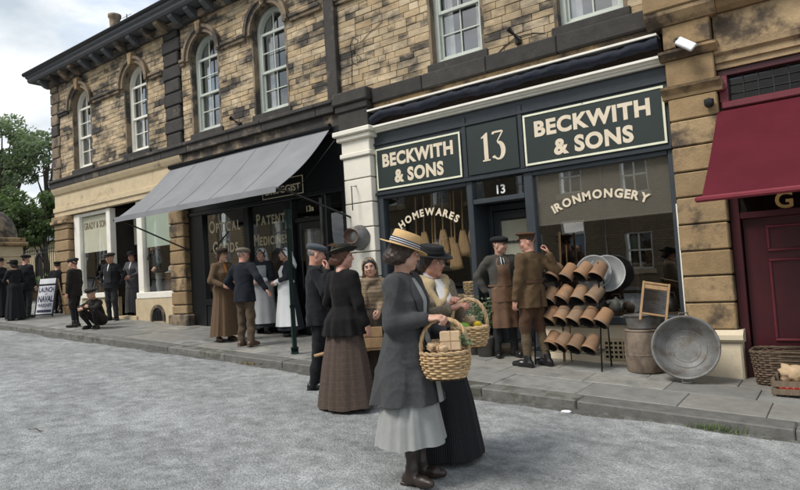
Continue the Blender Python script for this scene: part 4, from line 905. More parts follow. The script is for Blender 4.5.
# ================================================================== left background: gate pier, wall, railings, trees
gx = xx(23.5, 260, 8.9)
zg = pav_z(gx-.8, 7.9)
gp = empty('gate_pier', (gx-.75, 8.4, zg), 'sandstone gate pier with a domed cap at the left edge', 'gate pier')
zcap = zz(23, 238, 8.3)
nblk = 5; hb_ = (zcap-.12-zg)/nblk
for k in range(nblk): MB().box(gx-1.5, gx, 7.9, 8.9, zg-.1*(k == 0)+hb_*k+.004, zg+hb_*(k+1)-.004, .015).build('pier_block', stone_pale, gp)
MB().box(gx-1.62, gx+.12, 7.78, 9.02, zcap-.12, zcap, .03).box(gx-1.56, gx+.06, 7.84, 8.96, zcap, zcap+.14, .02).build('cap', stone_ash, gp)
m = MB(); prof = [(.62*math.cos(a), .92*math.sin(a)) for a in [i*math.pi/2/9 for i in range(10)]]; prof = [(max(r_, .001), z_) for r_, z_ in prof]
m.lathe(prof, 24, (gx-.75, 8.4, zcap+.14)); m.build('dome', stone_mix, gp)
yw_ = 9.4
lw = empty('railing_wall', (-19, yw_, pav_z(-19, yw_)), 'low sandstone wall topped with black spiked iron railings beside the corner building', 'railings')
zr = [pav_z(-22, yw_), pav_z(-16.6, yw_)]
zt_w = zz(45, 287, yw_)
x = -24.0
while x < -16.6:
    for k in range(3): MB().box(x+.004, x+.896, yw_, yw_+.35, zt_w-.12-.3*(k+1)+.004, zt_w-.12-.3*k-.004, .012).build('wall_stone', stone_ash, lw)
    MB().box(x+.003, x+.897, yw_-.04, yw_+.39, zt_w-.118, zt_w, .02).build('coping_stone', stone_mix, lw); x += .9
ztr = zz(40, 247, yw_+.17)
x = -23.9
while x < -16.6:
    r = MB(); r.tube([(x, yw_+.17, zt_w), (x, yw_+.17, ztr-.12)], .011, 5); r.lathe([(.011, 0), (.024, .02), (.012, .05), (.001, .12)], 6, (x, yw_+.17, ztr-.12)); r.build('railing_bar', iron_black, lw); x += .13
MB().box(-24, -16.6, yw_+.155, yw_+.185, zt_w+.1, zt_w+.125).box(-24, -16.6, yw_+.155, yw_+.185, ztr-.22, ztr-.195).build('railing_rail', iron_black, lw)
bark = pm('bark', (0.06, 0.048, 0.036), .9, .3, 12, .6, 25)
def leaf_mat(name, c, c2):
    m = pm(name, c, .6, .25, .9, rnd=.35, rndhue=c2)
    t = m.node_tree; b = t.nodes['Principled BSDF']; o = [n for n in t.nodes if n.type == 'OUTPUT_MATERIAL'][0]; tr = N(t, 'ShaderNodeBsdfTranslucent'); src = b.inputs['Base Color'].links[0].from_socket; br = N(t, 'ShaderNodeMixRGB', blend_type='MULTIPLY'); br.inputs[0].default_value = 1; br.inputs[2].default_value = (1.2, 1.5, .8, 1); t.links.new(src, br.inputs[1]); t.links.new(br.outputs[0], tr.inputs[0]); mxn = N(t, 'ShaderNodeMixShader'); mxn.inputs[0].default_value = .4; t.links.new(b.outputs[0], mxn.inputs[1]); t.links.new(tr.outputs[0], mxn.inputs[2]); t.links.new(mxn.outputs[0], o.inputs[0]); return m
lf1 = leaf_mat('mid green leaves', (0.165, 0.205, 0.125), (0.205, 0.235, 0.16)); lf2 = leaf_mat('dark green leaves', (0.088, 0.122, 0.055), (0.118, 0.150, 0.07)); lf3 = leaf_mat('grey green leaves', (0.055, 0.065, 0.030), (0.075, 0.075, 0.04))
def tree(base, height, crown_r, crown_c, nclump, leaf_n, leaf_s, mat, label, seed, flat=.8):
    rn = np.random.default_rng(seed); t = empty('tree', base, label, 'tree', 'trees beyond the railings')
    B0 = Vector(base); cc_ = Vector(crown_c); limbs = MB(); n = 8
    limbs.tube([B0, B0.lerp(cc_, .35)+Vector((.15, 0, 0)), B0.lerp(cc_, .75), cc_], [height*.026, height*.02, height*.013, height*.006], 8)
    cl = []
    while len(cl) < nclump:
        p = rn.uniform(-1, 1, 3)
        if np.linalg.norm(p) > 1 or np.linalg.norm(p) < .25: continue
        c = cc_ + Vector((p[0]*crown_r, p[1]*crown_r, p[2]*crown_r*flat)); cl.append((c, rn.uniform(.16, .30)*crown_r))
    for c, r in cl[::2]:
        s0 = B0.lerp(cc_, rn.uniform(.45, .9)); limbs.tube([s0, s0.lerp(c, .5)+Vector((0, 0, -.1)), c], [height*.008, height*.005, height*.002], 5)
    limbs.build('trunk', bark, t)
    vv = []; ff = []
    for c, r in cl:
        k = int(leaf_n*rn.uniform(.6, 1.3))
        P = rn.normal(size=(k, 3)); P /= np.linalg.norm(P, axis=1)[:, None]; P *= (r*rn.uniform(.35, 1.1, k)**.6)[:, None]; P[:, 2] *= .75
        for p in P:
            q = Vector(p)+c; d = Vector(rn.normal(size=3)).normalized(); u = d.orthogonal().normalized()*leaf_s*rn.uniform(.6, 1.3); w_ = d.cross(u)*.55
            o = len(vv); vv += [q-u, q+w_, q+u, q-w_]; ff.append((o, o+1, o+2, o+3))
    org = Vector(base)
    link('crown', mesh('crown', [v_-org for v_ in vv], ff), mat, t); return t
def place(px, py, y): return at_wall(px, py, y)
c1 = place(0, 152, 17); tree((c1.x, 17, 1.2), c1.z+2, 2.8, c1, 46, 190, .13, lf1, 'tall leafy mid green tree rising at the left edge of the view', 3, 1.0)
c2 = place(20, 216, 13); tree((c2.x, 13, 1.2), c2.z+2, 1.7, c2, 44, 190, .10, lf2, 'dense dark green tree low behind the gate pier and railings', 5, .75)
c2b = place(44, 216, 13.5); tree((c2b.x, 13.5, 1.2), c2b.z+1.5, 1.5, c2b, 34, 170, .10, lf2, 'dark green tree beside the corner building behind the railings', 8, .8)
c3 = place(46, 165, 20); tree((c3.x, 20, 1.2), c3.z+2, 2.4, c3, 20, 60, .11, lf3, 'thin sparse tree with sky showing through, next to the corner building', 9, 1.1)
c4 = place(-45, 170, 19); tree((c4.x, 19, 1.2), c4.z+2, 4.0, c4, 40, 150, .17, lf2, 'large tree just beyond the left edge of the view', 12, .9)
hd = MB(); vv = []; ff = []
for k in range(2600):
    q = Vector((random.uniform(-34, -17), random.uniform(10.2, 11.2), random.uniform(1.2, 2.35)+.1*math.sin(k))); d = Vector((random.gauss(0, 1), random.gauss(0, 1), random.gauss(0, 1))).normalized(); u = d.orthogonal().normalized()*.09; w_ = d.cross(u)*.6
    o = len(vv); vv += [q-u, q+w_, q+u, q-w_]; ff.append((o, o+1, o+2, o+3))
tag(link('hedge', mesh('hedge', vv, ff), lf1), 'low green planting behind the iron railings', 'hedge', kind='stuff')
cb = empty('distant_hall', (-37, 16, 2.2), 'pale yellow stone building glimpsed behind the railings and trees', 'building')
MB().box(-45, -29.5, 16, 22, 1.5, 4.6).build('wall', stone_pale, cb)
MB().prism([(-45.3, 15.6, 4.6), (-45.3, 19, 5.6), (-45.3, 22.4, 4.6)], (16.2, 0, 0)).build('roof', lead, cb)
for k in range(6):
    f = MB(); xc = -43.5+2.5*k; ring(f, arch_pts(xc, .5, 2.4, 3.6, 8), arch_pts(xc, .4, 2.4, 3.6, 8), 15.9, 16.0); fo_ = f.build('window', stone_mix, cb)
    q = arch_pts(xc, .42, 2.4, 3.6, 8); MB().add([(a, 15.98, b) for a, b in q], [tuple(range(len(q)))]).build('pane', dark_hole, fo_)

# ================================================================== fixtures on the walls
def spotlight(px, py, y, label, ang):
    p = at_wall(px, py, y); o = empty('spotlight', (p.x, y, p.z), label, 'light', 'black spotlights on the wall')
    d = Vector((math.cos(ang), -.5, math.sin(ang))).normalized()
    MB().tube([Vector((p.x, y-.12, p.z))-d*.11, Vector((p.x, y-.12, p.z))+d*.11], .038, 12).build('body', iron_black, o)
    MB().tube([(p.x, y, p.z-.05), (p.x, y-.12, p.z-.02)], .012, 6).box(p.x-.04, p.x+.04, y-.03, y+.02, p.z-.10, p.z-.02, .005).build('bracket', iron_black, o)
spotlight(518, 37, YM-.02, 'black spotlight between the two upstairs windows of the ironmonger', 2.2)
spotlight(240, 122, YL-.02, 'black spotlight below the arched windows over the grey awning', 2.4)
cb_ = MB(); pts = [at_wall(*q, YM-.008) for q in ((545, 33), (533, 33), (524, 35), (515, 38), (505, 46), (497, 54))]; cb_.tube(pts, .007, 5)
cb_.thing('cable', iron_black, pts[0], 'black cable running along the stone wall to the spotlight', 'cable')
cw = MB(); pts = [at_wall(*q, YM-.01) for q in ((352, 84), (352, 60), (350, 45), (353, 37), (358, 40), (356, 46), (352, 50), (357, 54), (361, 58), (357, 65), (352, 62), (351, 55), (358, 46), (368, 34), (382, 22))]; cw.tube(pts, .005, 4)
cw.thing('cable', iron_black, pts[0], 'thin looped cable hanging on the wall right of the arched windows', 'cable')
p = at_wall(684, 45, YR-.28)
fl = empty('floodlight', (p.x, p.y, p.z), 'white rectangular floodlight on a black bracket above the pier', 'light')
Rf = Matrix.Rotation(rad(38), 3, 'Y') @ Matrix.Rotation(rad(-25), 3, 'X')
MB().box(-.105, .105, -.02, .02, -.052, .052, .008, Rf, (p.x+.02, p.y-.02, p.z)).build('lamp_head', pm('white lamp casing', (.8, .8, .8), .4), fl)
MB().tube([(p.x-.10, YR-.12, p.z+.02), (p.x-.10, p.y+.02, p.z+.09), (p.x-.02, p.y+.03, p.z+.02)], .012, 6).tube([(p.x-.02, YR-.12, p.z+.12), (p.x-.08, p.y+.03, p.z+.1)], .012, 6).box(p.x-.14, p.x-.06, YR-.18, YR-.11, p.z-.04, p.z+.02, .01).build('bracket', iron_black, fl)
p = at_wall(709, 103, YR-.18); dc = empty('dome_camera', (p.x, p.y, p.z), 'small dark dome camera on the ashlar pier', 'camera')
MB().lathe([(.05, .04), (.052, 0), (.045, -.03), (.025, -.05), (.001, -.055)], 16, (p.x, p.y, p.z)).build('dome', iron_black, dc); MB().tube([(p.x, p.y, p.z+.03), (p.x, YR-.1, p.z+.05)], .03, 10).build('mount', lead, dc)
# pans hanging on the cream pilaster
bp = at_wall(355, 186, YM-.18); br = MB(); br.tube([(bp.x, YM-.15, bp.z), (bp.x, YM-.27, bp.z-.01), (bp.x, YM-.27, bp.z-.40)], .010, 6)
br.thing('hanging_bracket', iron_black, bp, 'black iron hook bracket on the cream pilaster holding the pans', 'bracket')
def dish(c, r, depth, n, mat, name, label, cat, group=None, tilt=Matrix.Identity(3)):
    R_ = Vector((0, 0, 1)).rotation_difference(Vector(n)).to_matrix()
    m = MB(); m.lathe([(.001, 0), (r*.72, 0), (r*.93, depth*.85), (r, depth), (r*1.02, depth), (r*1.02, depth-.012), (r*.95, depth*.8), (r*.74, -.012), (.001, -.012)], 28, c, R_); return m.thing(name, mat, c, label, cat, group)
p = at_wall(361, 238, YM-.26); dish(p, .20, .10, (-.75, .62, .1), galv, 'zinc_basin', 'grey zinc basin hanging on the cream pilaster', 'basin')
p = at_wall(351, 237, YM-.36); dish(p, .115, .08, (.62, -.75, .1), pm('rusty brown enamel', (0.115, 0.062, 0.045), .6, .3), 'brown_pan', 'rusty brown round pan hanging beside the zinc basin', 'pan')

# ================================================================== goods outside the ironmonger
gz = lambda x, y: pav_z(x, y)
rk = on_pav(603, 371); xr, yr_ = rk.x, 7.30; xl = -3.32
rack = empty('pot_rack', (-2.9, yr_, gz(-2.9, yr_)), 'black iron tiered rack stacked with terracotta pots', 'rack')
zr0 = gz(xr, yr_); ztop_r = zz(611, 262, yr_+.1)
for (xq, dx) in ((xr, 0), (xl, 0)):
    for (ya, yb_) in ((yr_, yr_+.16), (yr_+.36, yr_+.30)):
        MB().tube([(xq, ya, gz(xq, ya)), (xq, yb_, ztop_r)], .011, 6).build('leg', iron_black, rack)
    MB().tube([(xq, yr_+.16, ztop_r), (xq, yr_+.30, ztop_r)], .010, 6).build('end_bar', iron_black, rack)
rows_px = [([(555, 272), (569, 272.5), (584, 271), (599, 271)], .16), ([(551, 296), (565, 294), (580, 294.5), (595, 294.5)], .12), ([(552, 315), (562.5, 315), (576, 316), (590, 316), (604, 317.5)], .08), ([(553, 340), (564, 341), (577, 343), (592, 344)], .04)]
POT = None
rown = ['top', 'second', 'third', 'bottom']; ordn = ['leftmost', 'second from the left', 'third from the left', 'fourth from the left', 'fifth from the left']
def pot_meshes():
    a = MB(); a.lathe([(.094, 0), (.093, .032), (.089, .036), (.079, .195), (.070, .205), (.001, .205)], 20)
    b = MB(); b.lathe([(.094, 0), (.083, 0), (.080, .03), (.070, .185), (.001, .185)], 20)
    c_ = MB(); c_.lathe([(.0935, .001), (.0955, .006), (.0945, .034), (.089, .038)], 20)
    return a.mesh('pot'), b.mesh('pot_inside'), c_.mesh('pot_rim')
pa, pb, pc_ = pot_meshes()
for ri, (row, back) in enumerate(rows_px):
    yy = yr_+.02+back; zs_ = []
    for pi, (px, py) in enumerate(row):
        c = at_wall(px, py, yy); zs_.append(c.z)
        o = link('terracotta_pot', pa, terracotta); ax = Vector((.30+random.uniform(-.14, .14), .62+random.uniform(-.10, .10), .74)).normalized()
        o.rotation_euler = ax.to_track_quat('Z', 'Y').to_euler(); o.location = c - ax*.10
        side = ordn[pi] if pi < len(row)-1 else 'rightmost'
        tag(o, 'upturned terracotta pot, %s on the %s shelf of the iron rack' % (side, rown[ri]), 'pot', 'terracotta pots on the rack')
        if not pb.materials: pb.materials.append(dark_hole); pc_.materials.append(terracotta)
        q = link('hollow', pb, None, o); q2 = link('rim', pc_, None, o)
    zsf = min(zs_)-.105
    zl = zs_[0]-.115; zr_ = zs_[-1]-.115
    s = MB()
    for k in range(5): s.tube([(xl, yy-.09+.06*k, zl+.008*k), (xr, yy-.09+.06*k, zr_+.008*k)], .007, 5)
    s.build('shelf', iron_black, rack)
    s = MB(); s.box(-.001, .001, 0, .3, -.001, .001)
# pale round trays behind the rack
def tray(px, py, y, r, label):
    c = at_wall(px, py, y); dish(c, r, .05, (.12, -.97, .22), pm('pale galvanised sheet', (0.34, 0.35, 0.34), .42, .15, 8, metal=.35), 'round_tin_tray', label, 'tray', 'round tin trays behind the rack')
tray(594, 273, 7.66, .215, 'round pale tin tray leaning behind the pot rack, the left of two'); tray(607, 274, 7.72, .225, 'round pale tin tray leaning behind the pot rack, the right of two')
for px, py0, py1, r, lb in ((559, 232, 300, .018, 'thick wooden pole standing upright behind the soldier'), (566, 245, 300, .010, 'thin wooden cane standing behind the pot rack')):
    a = at_wall(px, py0, 7.62); b = at_wall(px+1, py1, 7.55); b.z = gz(b.x, 7.5)+.02
    MB().tube([b, a], r, 8).thing('wooden_pole', wood_tan, b, lb, 'pole')
# stave tub, zinc tub, washboard, big bath
p = on_pav(645, 369); p = Vector((at_wall(644, 350, 7.56).x, 7.56, 0)); p.z = gz(p.x, p.y)
h_ = .50
tb = empty('storage_tub', p, 'mottled brown round tub standing under the small zinc tub by the shop window', 'tub')
tub_m = pm('mottled brown stoneware', (0.195, 0.150, 0.112), .75, .3, 9, .3, 30, col2=(0.105, 0.078, 0.058), fac2=(.42, .62), scale2=6, stretch=(1, 1, .7))
MB().lathe([(.001, 0), (.185, 0), (.197, .02), (.212, .16), (.214, .30), (.204, .44), (.192, .485), (.186, h_-.006), (.001, h_-.004)], 40, p).build('body', tub_m, tb)
MB().lathe([(.197, .472), (.203, .478), (.203, .492), (.194, .498), (.184, .498)], 40, p).build('rim', tub_m, tb); MB().lathe([(.2125, .055+.14), (.2155, .2), (.2155, .215), (.2125, .22)], 40, p).build('band', tub_m, tb)
def tub_mesh(mb, c, rb, rt, h, sx=1.0, th=.008, n=36):
    pr = [(.001, .0), (rb, 0), (rb+.005, .01)] + [(rb+(rt-rb)*i/6, h*i/6) for i in range(1, 7)] + [(rt+.012, h+.004), (rt+.012, h+.014), (rt-.004, h+.014), (rt-th, h), (rb-th, th*2), (.001, th*2)]
    o = len(mb.v); mb.lathe(pr, n, (0, 0, 0))
    for i in range(o, len(mb.v)): v_ = mb.v[i]; mb.v[i] = Vector((v_.x*sx, v_.y, v_.z)) + Vector(c)
zt = p.z+h_+.002
zc_ = Vector((p.x+.02, p.y, zt)); zt_ = empty('zinc_tub', zc_, 'small oval galvanised zinc tub set on top of the wooden barrel', 'tub')
m = MB(); tub_mesh(m, zc_, .145, .165, .145, 1.25); m.build('tub', galv, zt_)
for s in (-1, 1): MB().tube([zc_+Vector((s*.205, -.05, .13)), zc_+Vector((s*.25, -.045, .135)), zc_+Vector((s*.25, .045, .135)), zc_+Vector((s*.205, .05, .13))], .007, 6).build('handle', galv, zt_)
wbc = at_wall(655, 299, 7.44); wb = empty('washboard', wbc, 'wooden framed washboard leaning in the zinc tub', 'washboard')
Rw = Matrix.Rotation(rad(12), 3, 'Y') @ Matrix.Rotation(rad(20), 3, 'Z') @ Matrix.Rotation(rad(-20), 3, 'X')
W2, H2 = .135, .195
def wbx(name, mat, *b): MB().box(*b, .004, Rw, wbc).build(name, mat, wb)
wbx('side_rail', wood_tan, -W2-.014, -W2+.012, -.014, .014, -H2-.07, H2); wbx('side_rail', wood_tan, W2-.012, W2+.014, -.014, .014, -H2-.07, H2)
wbx('cross_rail', wood_tan, -W2+.012, W2-.012, -.012, .012, H2-.03, H2-.004); wbx('soap_panel', wood_tan, -W2+.012, W2-.012, -.006, .006, H2-.085, H2-.035); wbx('cross_rail', wood_tan, -W2+.012, W2-.012, -.012, .012, -H2+.0, -H2+.022)
m = MB()
for k in range(22): z_ = -H2+.03+.0125*k; m.tube([Rw @ Vector((-W2+.013, 0, z_))+wbc, Rw @ Vector((W2-.013, 0, z_))+wbc], .0062, 6)
wbx('backing', wood_grey, -W2+.012, W2-.012, .004, .010, -H2+.02, H2-.086); m.build('ribbed_panel', pm('dark ribbed glass', (0.15, 0.16, 0.175), .35, .4, 9, col2=(.12, .11, .1), scale2=6), wb)
bc = at_wall(685.5, 347.5, 7.22); bath = empty('tin_bath', (bc.x, bc.y, gz(bc.x, 7.22)), 'large round galvanised tin bath leaning open side out against the pier', 'bath')
Rb = Vector((0, 0, 1)).rotation_difference(Vector((.12, -.95, .28))).to_matrix()
def bath_lathe(pr, n=44):
    m = MB(); m.lathe(pr, n, bc, Rb); return m
bath_lathe([(.001, -.13), (.225, -.13), (.235, -.125), (.318, .02), (.338, .022), (.340, .034), (.326, .036), (.31, .015), (.222, -.118), (.10, -.116), (.001, -.112)]).build('tub', galv, bath)
bath_lathe([(.335, .022), (.343, .024), (.345, .034), (.338, .041), (.326, .037)]).build('rolled_rim', galv, bath)
for r_ in (.07, .14, .20): bath_lathe([(r_-.006, -.117), (r_, -.112), (r_+.006, -.117)]).build('base_ring', galv, bath)
uax = Rb @ Vector((0, 1, 0)); sax = Rb @ Vector((1, 0, 0)); nax = Rb @ Vector((0, 0, 1))
upd = (Vector((0, 0, 1)) - nax*nax.z).normalized(); sd_ = nax.cross(upd)
for s in (-1, 1):
    c0 = bc + upd*s*.338 + nax*.02
    MB().tube([c0-sd_*.05, c0-sd_*.045+upd*s*.035, c0+sd_*.045+upd*s*.035, c0+sd_*.05], .007, 6).build('handle', galv, bath)
# wicker
def wicker_basket(name, c, rx, ry, h, flare, mat, label, group=None, handle=0.0, rings=9, stakes=26, strand=.0075, rot=0.0, rect=False, cat='basket', lid=False):
    o = empty(name, c, label, cat, group); C_ = Vector(c); Rz = Matrix.Rotation(rot, 3, 'Z')
    def pt(a, t, off=0.0):
        k = 1 + flare*t; ca, sa = math.cos(a), math.sin(a)
        if rect:
            e = .38; x_ = math.copysign(abs(ca)**e, ca); y_ = math.copysign(abs(sa)**e, sa)
        else: x_, y_ = ca, sa
        bul = 1 if rect else 1+.10*math.sin(math.pi*min(1, t))
        return C_ + Rz @ Vector(((rx*k*bul+off)*x_, (ry*k*bul+off)*y_, h*t))
    seg = stakes*4; w_ = MB()
    for r_ in range(rings):
        t = (r_+.5)/rings; pts = [pt(2*math.pi*i/seg, t + .004*math.sin(i*.6+r_), .0065*math.sin(2*math.pi*i/8 + math.pi*(r_ % 2))) for i in range(seg+1)]
        w_.tube(pts, strand*random.uniform(.9, 1.15), 5, cap=False)
    w_.build('weave', mat, o, kind='stuff')
    s = MB()
    for i in range(stakes): a = 2*math.pi*i/stakes; s.tube([pt(a, 0), pt(a, .5), pt(a, 1.0)], strand*.8, 5)
    s.build('stakes', mat, o, kind='stuff')
    for k, zo in enumerate((0, 1)):
        pts = [pt(2*math.pi*i/seg, 1.0, .006*math.sin(2*math.pi*i/10+math.pi*zo)) + Vector((0, 0, .006*math.cos(2*math.pi*i/10+math.pi*zo))) for i in range(seg+1)]
        MB().tube(pts, strand*1.25, 6, cap=False).build('rim', mat, o)
    bm = MB(); bv = [pt(2*math.pi*i/32, .03) for i in range(32)]; bm.add(bv, [tuple(range(32))]); bv2 = [pt(2*math.pi*i/32, .03)-Vector((0, 0, .012)) for i in range(32)]; bm.add(bv2, [tuple(range(31, -1, -1))]); bm.build('base', mat, o)
    if handle:
        hm = MB()
        for ph in (0, math.pi*2/3, math.pi*4/3):
            pts = []
            for i in range(33):
                a = math.pi*i/32; cc2 = C_ + Rz @ Vector((rx*(1+flare)*math.cos(a)*1.0, 0, h+handle*math.sin(a)**.8 if 0 < i < 32 else h*.75)); pts.append(cc2 + Vector((.006*math.cos(i*.9+ph), .008*math.sin(i*.9+ph), .006*math.sin(i*.9+ph))))
            hm.tube(pts, strand*1.25, 6)
        hm.build('handle', mat, o)
    return o
hc = Vector((-.50, 7.62, gz(-.5, 7.62))); wicker_basket('wicker_hamper', hc, .42, .20, .36, .10, wicker_dk, 'dark brown rectangular wicker hamper before the maroon shopfront', rings=15, stakes=34, strand=.010, rect=True, cat='hamper')
cr = Vector((-.47, 7.16, gz(-.47, 7.16))); crate = empty('produce_crate', cr, 'low slatted wooden crate with paper and cabbages before the wicker hamper', 'crate')
CW, CD = .25, .17
for sx in (-1, 1):
    for sy in (-1, 1): MB().box(cr.x+sx*CW-.015, cr.x+sx*CW+.015, cr.y+sy*CD-.015, cr.y+sy*CD+.015, cr.z, cr.z+.19, .003).build('corner_post', wood_grey, crate)
for k in range(2):
    z0_ = cr.z+.03+.075*k
    for sy in (-1, 1): MB().box(cr.x-CW-.01, cr.x+CW+.01, cr.y+sy*(CD+.016), cr.y+sy*(CD+.025), z0_, z0_+.055, .002).build('slat', wood_grey, crate)
    for sx in (-1, 1): MB().box(cr.x+sx*(CW+.016), cr.x+sx*(CW+.025), cr.y-CD, cr.y+CD, z0_, z0_+.055, .002).build('slat', wood_grey, crate)
for k in range(5): MB().box(cr.x-CW+.102*k, cr.x-CW+.102*k+.09, cr.y-CD, cr.y+CD, cr.z+.02, cr.z+.028, .001).build('base_board', wood_grey, crate)
def crumple(c, r, mat, name, label, cat, seed, sq=(1, 1, 1), group=None, amp=.25):
    rn = random.Random(seed); m = MB(); m.sphere((0, 0, 0), 1, 14, 10); ph = [rn.uniform(0, 6) for _ in range(6)]
    vs_ = []
    for v_ in m.v:
        k = 1+amp*(math.sin(v_.x*4+ph[0])*math.sin(v_.y*5+ph[1])+.6*math.sin(v_.z*7+ph[2]+v_.x*5)); vs_.append(Vector((v_.x*r*sq[0]*k, v_.y*r*sq[1]*k, v_.z*r*sq[2]*k)))
    m.v = [v_+Vector(c) for v_ in vs_]; return m.thing(name, mat, c, label, cat, group)
crumple(cr+Vector((-.10, .05, .20)), .11, paper_brown, 'paper_bag', 'crumpled brown paper bag in the slatted crate', 'paper bag', 1, (1.1, .8, .8))
def cabbage(c, r, label, seed):
    o = empty('cabbage', c, label, 'cabbage', 'cabbages in the crate'); lm = pm('cabbage leaf', (0.22, 0.34, 0.10), .55, .25, 20, rnd=.2, rndhue=(.38, .45, .2)); rn = random.Random(seed)
    MB().sphere(c, r*.8, 12, 8).build('heart', lm, o)
    for k in range(9):
        m = MB(); a = k*2.4; vv = []; ff = []
        for i in range(6):
            for j in range(6):
                u, v_ = (i/5-.5)*1.7, j/5*1.9-.5; rr = r*(.86+.02*k+.05*math.sin(u*9+j)); vv.append(Vector(c)+Vector((rr*math.cos(v_)*math.cos(a+u), rr*math.cos(v_)*math.sin(a+u), rr*math.sin(v_))))
        for i in range(5):
            for j in range(5): ff.append((i*6+j, i*6+j+1, i*6+j+7, i*6+j+6))
        m.add(vv, ff, True).build('leaf', lm, o)
cabbage(cr+Vector((.06, -.02, .12)), .085, 'pale green cabbage lying in the slatted crate', 3); cabbage(cr+Vector((.19, .07, .12)), .08, 'green cabbage at the right end of the slatted crate', 4)
tom = pm('red tomato skin', (0.42, 0.045, 0.025), .35, .1)
for k in range(6):
    c = cr+Vector((-.2+.055*k, -.10+.02*(k % 2), .075)); o = MB().sphere(c, (.032, .032, .028), 12, 8).thing('tomato', tom, c, 'red tomato behind the front slat of the produce crate', 'tomato', 'tomatoes in the crate'); MB().lathe([(.001, .004), (.012, .0), (.001, -.001)], 5, c+Vector((0, 0, .027))).build('calyx', lf1, o)
# potted greenery beside the shop window
def plant(c, label, seed, r=.24, h=.62, n=260, mat=lf1):
    rn = random.Random(seed); o = empty('potted_plant', c, label, 'plant'); C_ = Vector(c)
    MB().lathe([(.001, 0), (.10, 0), (.135, .24), (.145, .24), (.145, .27), (.125, .27), (.12, .22), (.001, .22)], 20, C_).build('pot', galv, o)
    st = MB(); vv = []; ff = []
    for k in range(26):
        a = rn.uniform(0, 6.3); rr = rn.uniform(.05, 1)*r; tip = C_+Vector((rr*math.cos(a), rr*math.sin(a), h*rn.uniform(.65, 1.05))); b0 = C_+Vector((.04*math.cos(a), .04*math.sin(a), .22)); mid = b0.lerp(tip, .5)+Vector((0, 0, .05)); st.tube([b0, mid, tip], [.004, .003, .0015], 4)
        for j in range(n//26):
            t = rn.uniform(.35, 1.05); q = (b0.lerp(mid, t*2) if t < .5 else mid.lerp(tip, t*2-1)); d = Vector((rn.gauss(0, 1), rn.gauss(0, 1), rn.gauss(.4, .7))).normalized(); L_ = rn.uniform(.03, .055); s_ = d.orthogonal().normalized()*L_*.32
            i0 = len(vv); vv += [q, q+d*L_*.5+s_, q+d*L_+Vector((0, 0, -.01)), q+d*L_*.5-s_]; ff.append((i0, i0+1, i0+2, i0+3))
    st.build('stems', lf2, o, kind='stuff'); lm = link('foliage', mesh('foliage', [v_-C_ for v_ in vv], ff), mat, o); lm['kind'] = 'stuff'
gp_ = on_pav(478, 352); q_ = on_pav(486, 356); plant((q_.x, q_.y, q_.z), 'leafy green plant in a zinc bucket beside the shop door', 2, .24, .80, 420)
q_ = on_pav(474, 354); plant((q_.x, q_.y, q_.z), 'bushy green plant in a zinc bucket under the HOMEWARES window', 6, .22, .66, 380)
# brooms, brushes and baskets inside the HOMEWARES window
bris = pm('broom bristle', (0.27, 0.165, 0.078), .9, .35, 60, stretch=(1, 1, .1), bump=.4, bscale=120)
for k in range(9):
    xk = -5.45+.115*k; yk = yw+.13+.05*(k % 3); zt_k = 2.05+.12*math.sin(k*1.9)
    o = empty('broom', (xk, yk, zt_k), 'straw broom hung head down among others in the HOMEWARES window', 'broom', 'brooms in the shop window')
    MB().tube([(xk, yk, zt_k+.05), (xk+.02, yk, 2.78)], .012, 6).build('handle', wood_tan, o)
    m = MB(); vv = []; ff = []
    for i in range(6):
        t = i/5; wv = .035+.085*t**.7; dv_ = .03+.012*t
        for j in range(12): a = 2*math.pi*j/12; vv.append((xk+wv*math.cos(a)*(1+.06*math.sin(j*3+k)), yk+dv_*math.sin(a), zt_k+.06-.38*t-.015*math.sin(j*5.1)))
    for i in range(5):
        for j in range(12): ff.append((i*12+j, i*12+(j+1)%12, (i+1)*12+(j+1)%12, (i+1)*12+j))
    ff.append(tuple(range(60, 72))); m.add(vv, ff, True).build('bristles', bris, o)
for k, (xk, zk, r_, mat_) in enumerate(((-5.6, 1.05, .14, wicker), (-4.62, 1.04, .13, wicker), (-4.62, 1.24, .13, wicker), (-5.2, 1.05, .15, wicker_dk), (-4.9, 1.05, .12, wicker))):
    wicker_basket('display_basket', (xk, yw+.36, zk), r_, r_, .17, .15, mat_, ['round basket low in the HOMEWARES window, farthest left', 'golden basket at the right end of the HOMEWARES window', 'golden basket stacked on another in the HOMEWARES window', 'dark basket behind the two women in the HOMEWARES window', 'small golden basket in the middle of the HOMEWARES window'][k], rings=7, stakes=16, strand=.009)
# ironmongery window: kettles and pans, dim
for k in range(7):
    c = Vector((-3.2+.22*k, yw+.38, .925)); o = MB().lathe([(.001, 0), (.09, 0), (.10, .06), (.07, .15), (.03, .17), (.012, .19), (.001, .2)], 18, c).thing('kettle', galv if k % 2 else iron_black, c, ['black iron', 'grey zinc'][k % 2]+' kettle standing on the ledge inside the ironmonger window', 'kettle', 'kettles in the ironmonger window')
    MB().tube([c+Vector((-.07, 0, .13)), c+Vector((-.05, 0, .23)), c+Vector((.05, 0, .23)), c+Vector((.07, 0, .13))], .007, 5).build('handle', iron_black, o); MB().tube([c+Vector((.09, 0, .05)), c+Vector((.15, 0, .13))], .012, 6).build('spout', iron_black, o)
m = MB(); 
for z_ in (1.5, 1.95): m.box(-3.4, -1.7, yw+1.2, yw+1.5, z_, z_+.03)
for xq in (-3.35, -2.5, -1.75): m.box(xq, xq+.05, yw+1.2, yw+1.5, .8, 2.5)
m.build('shelving', room_wood, MBd)
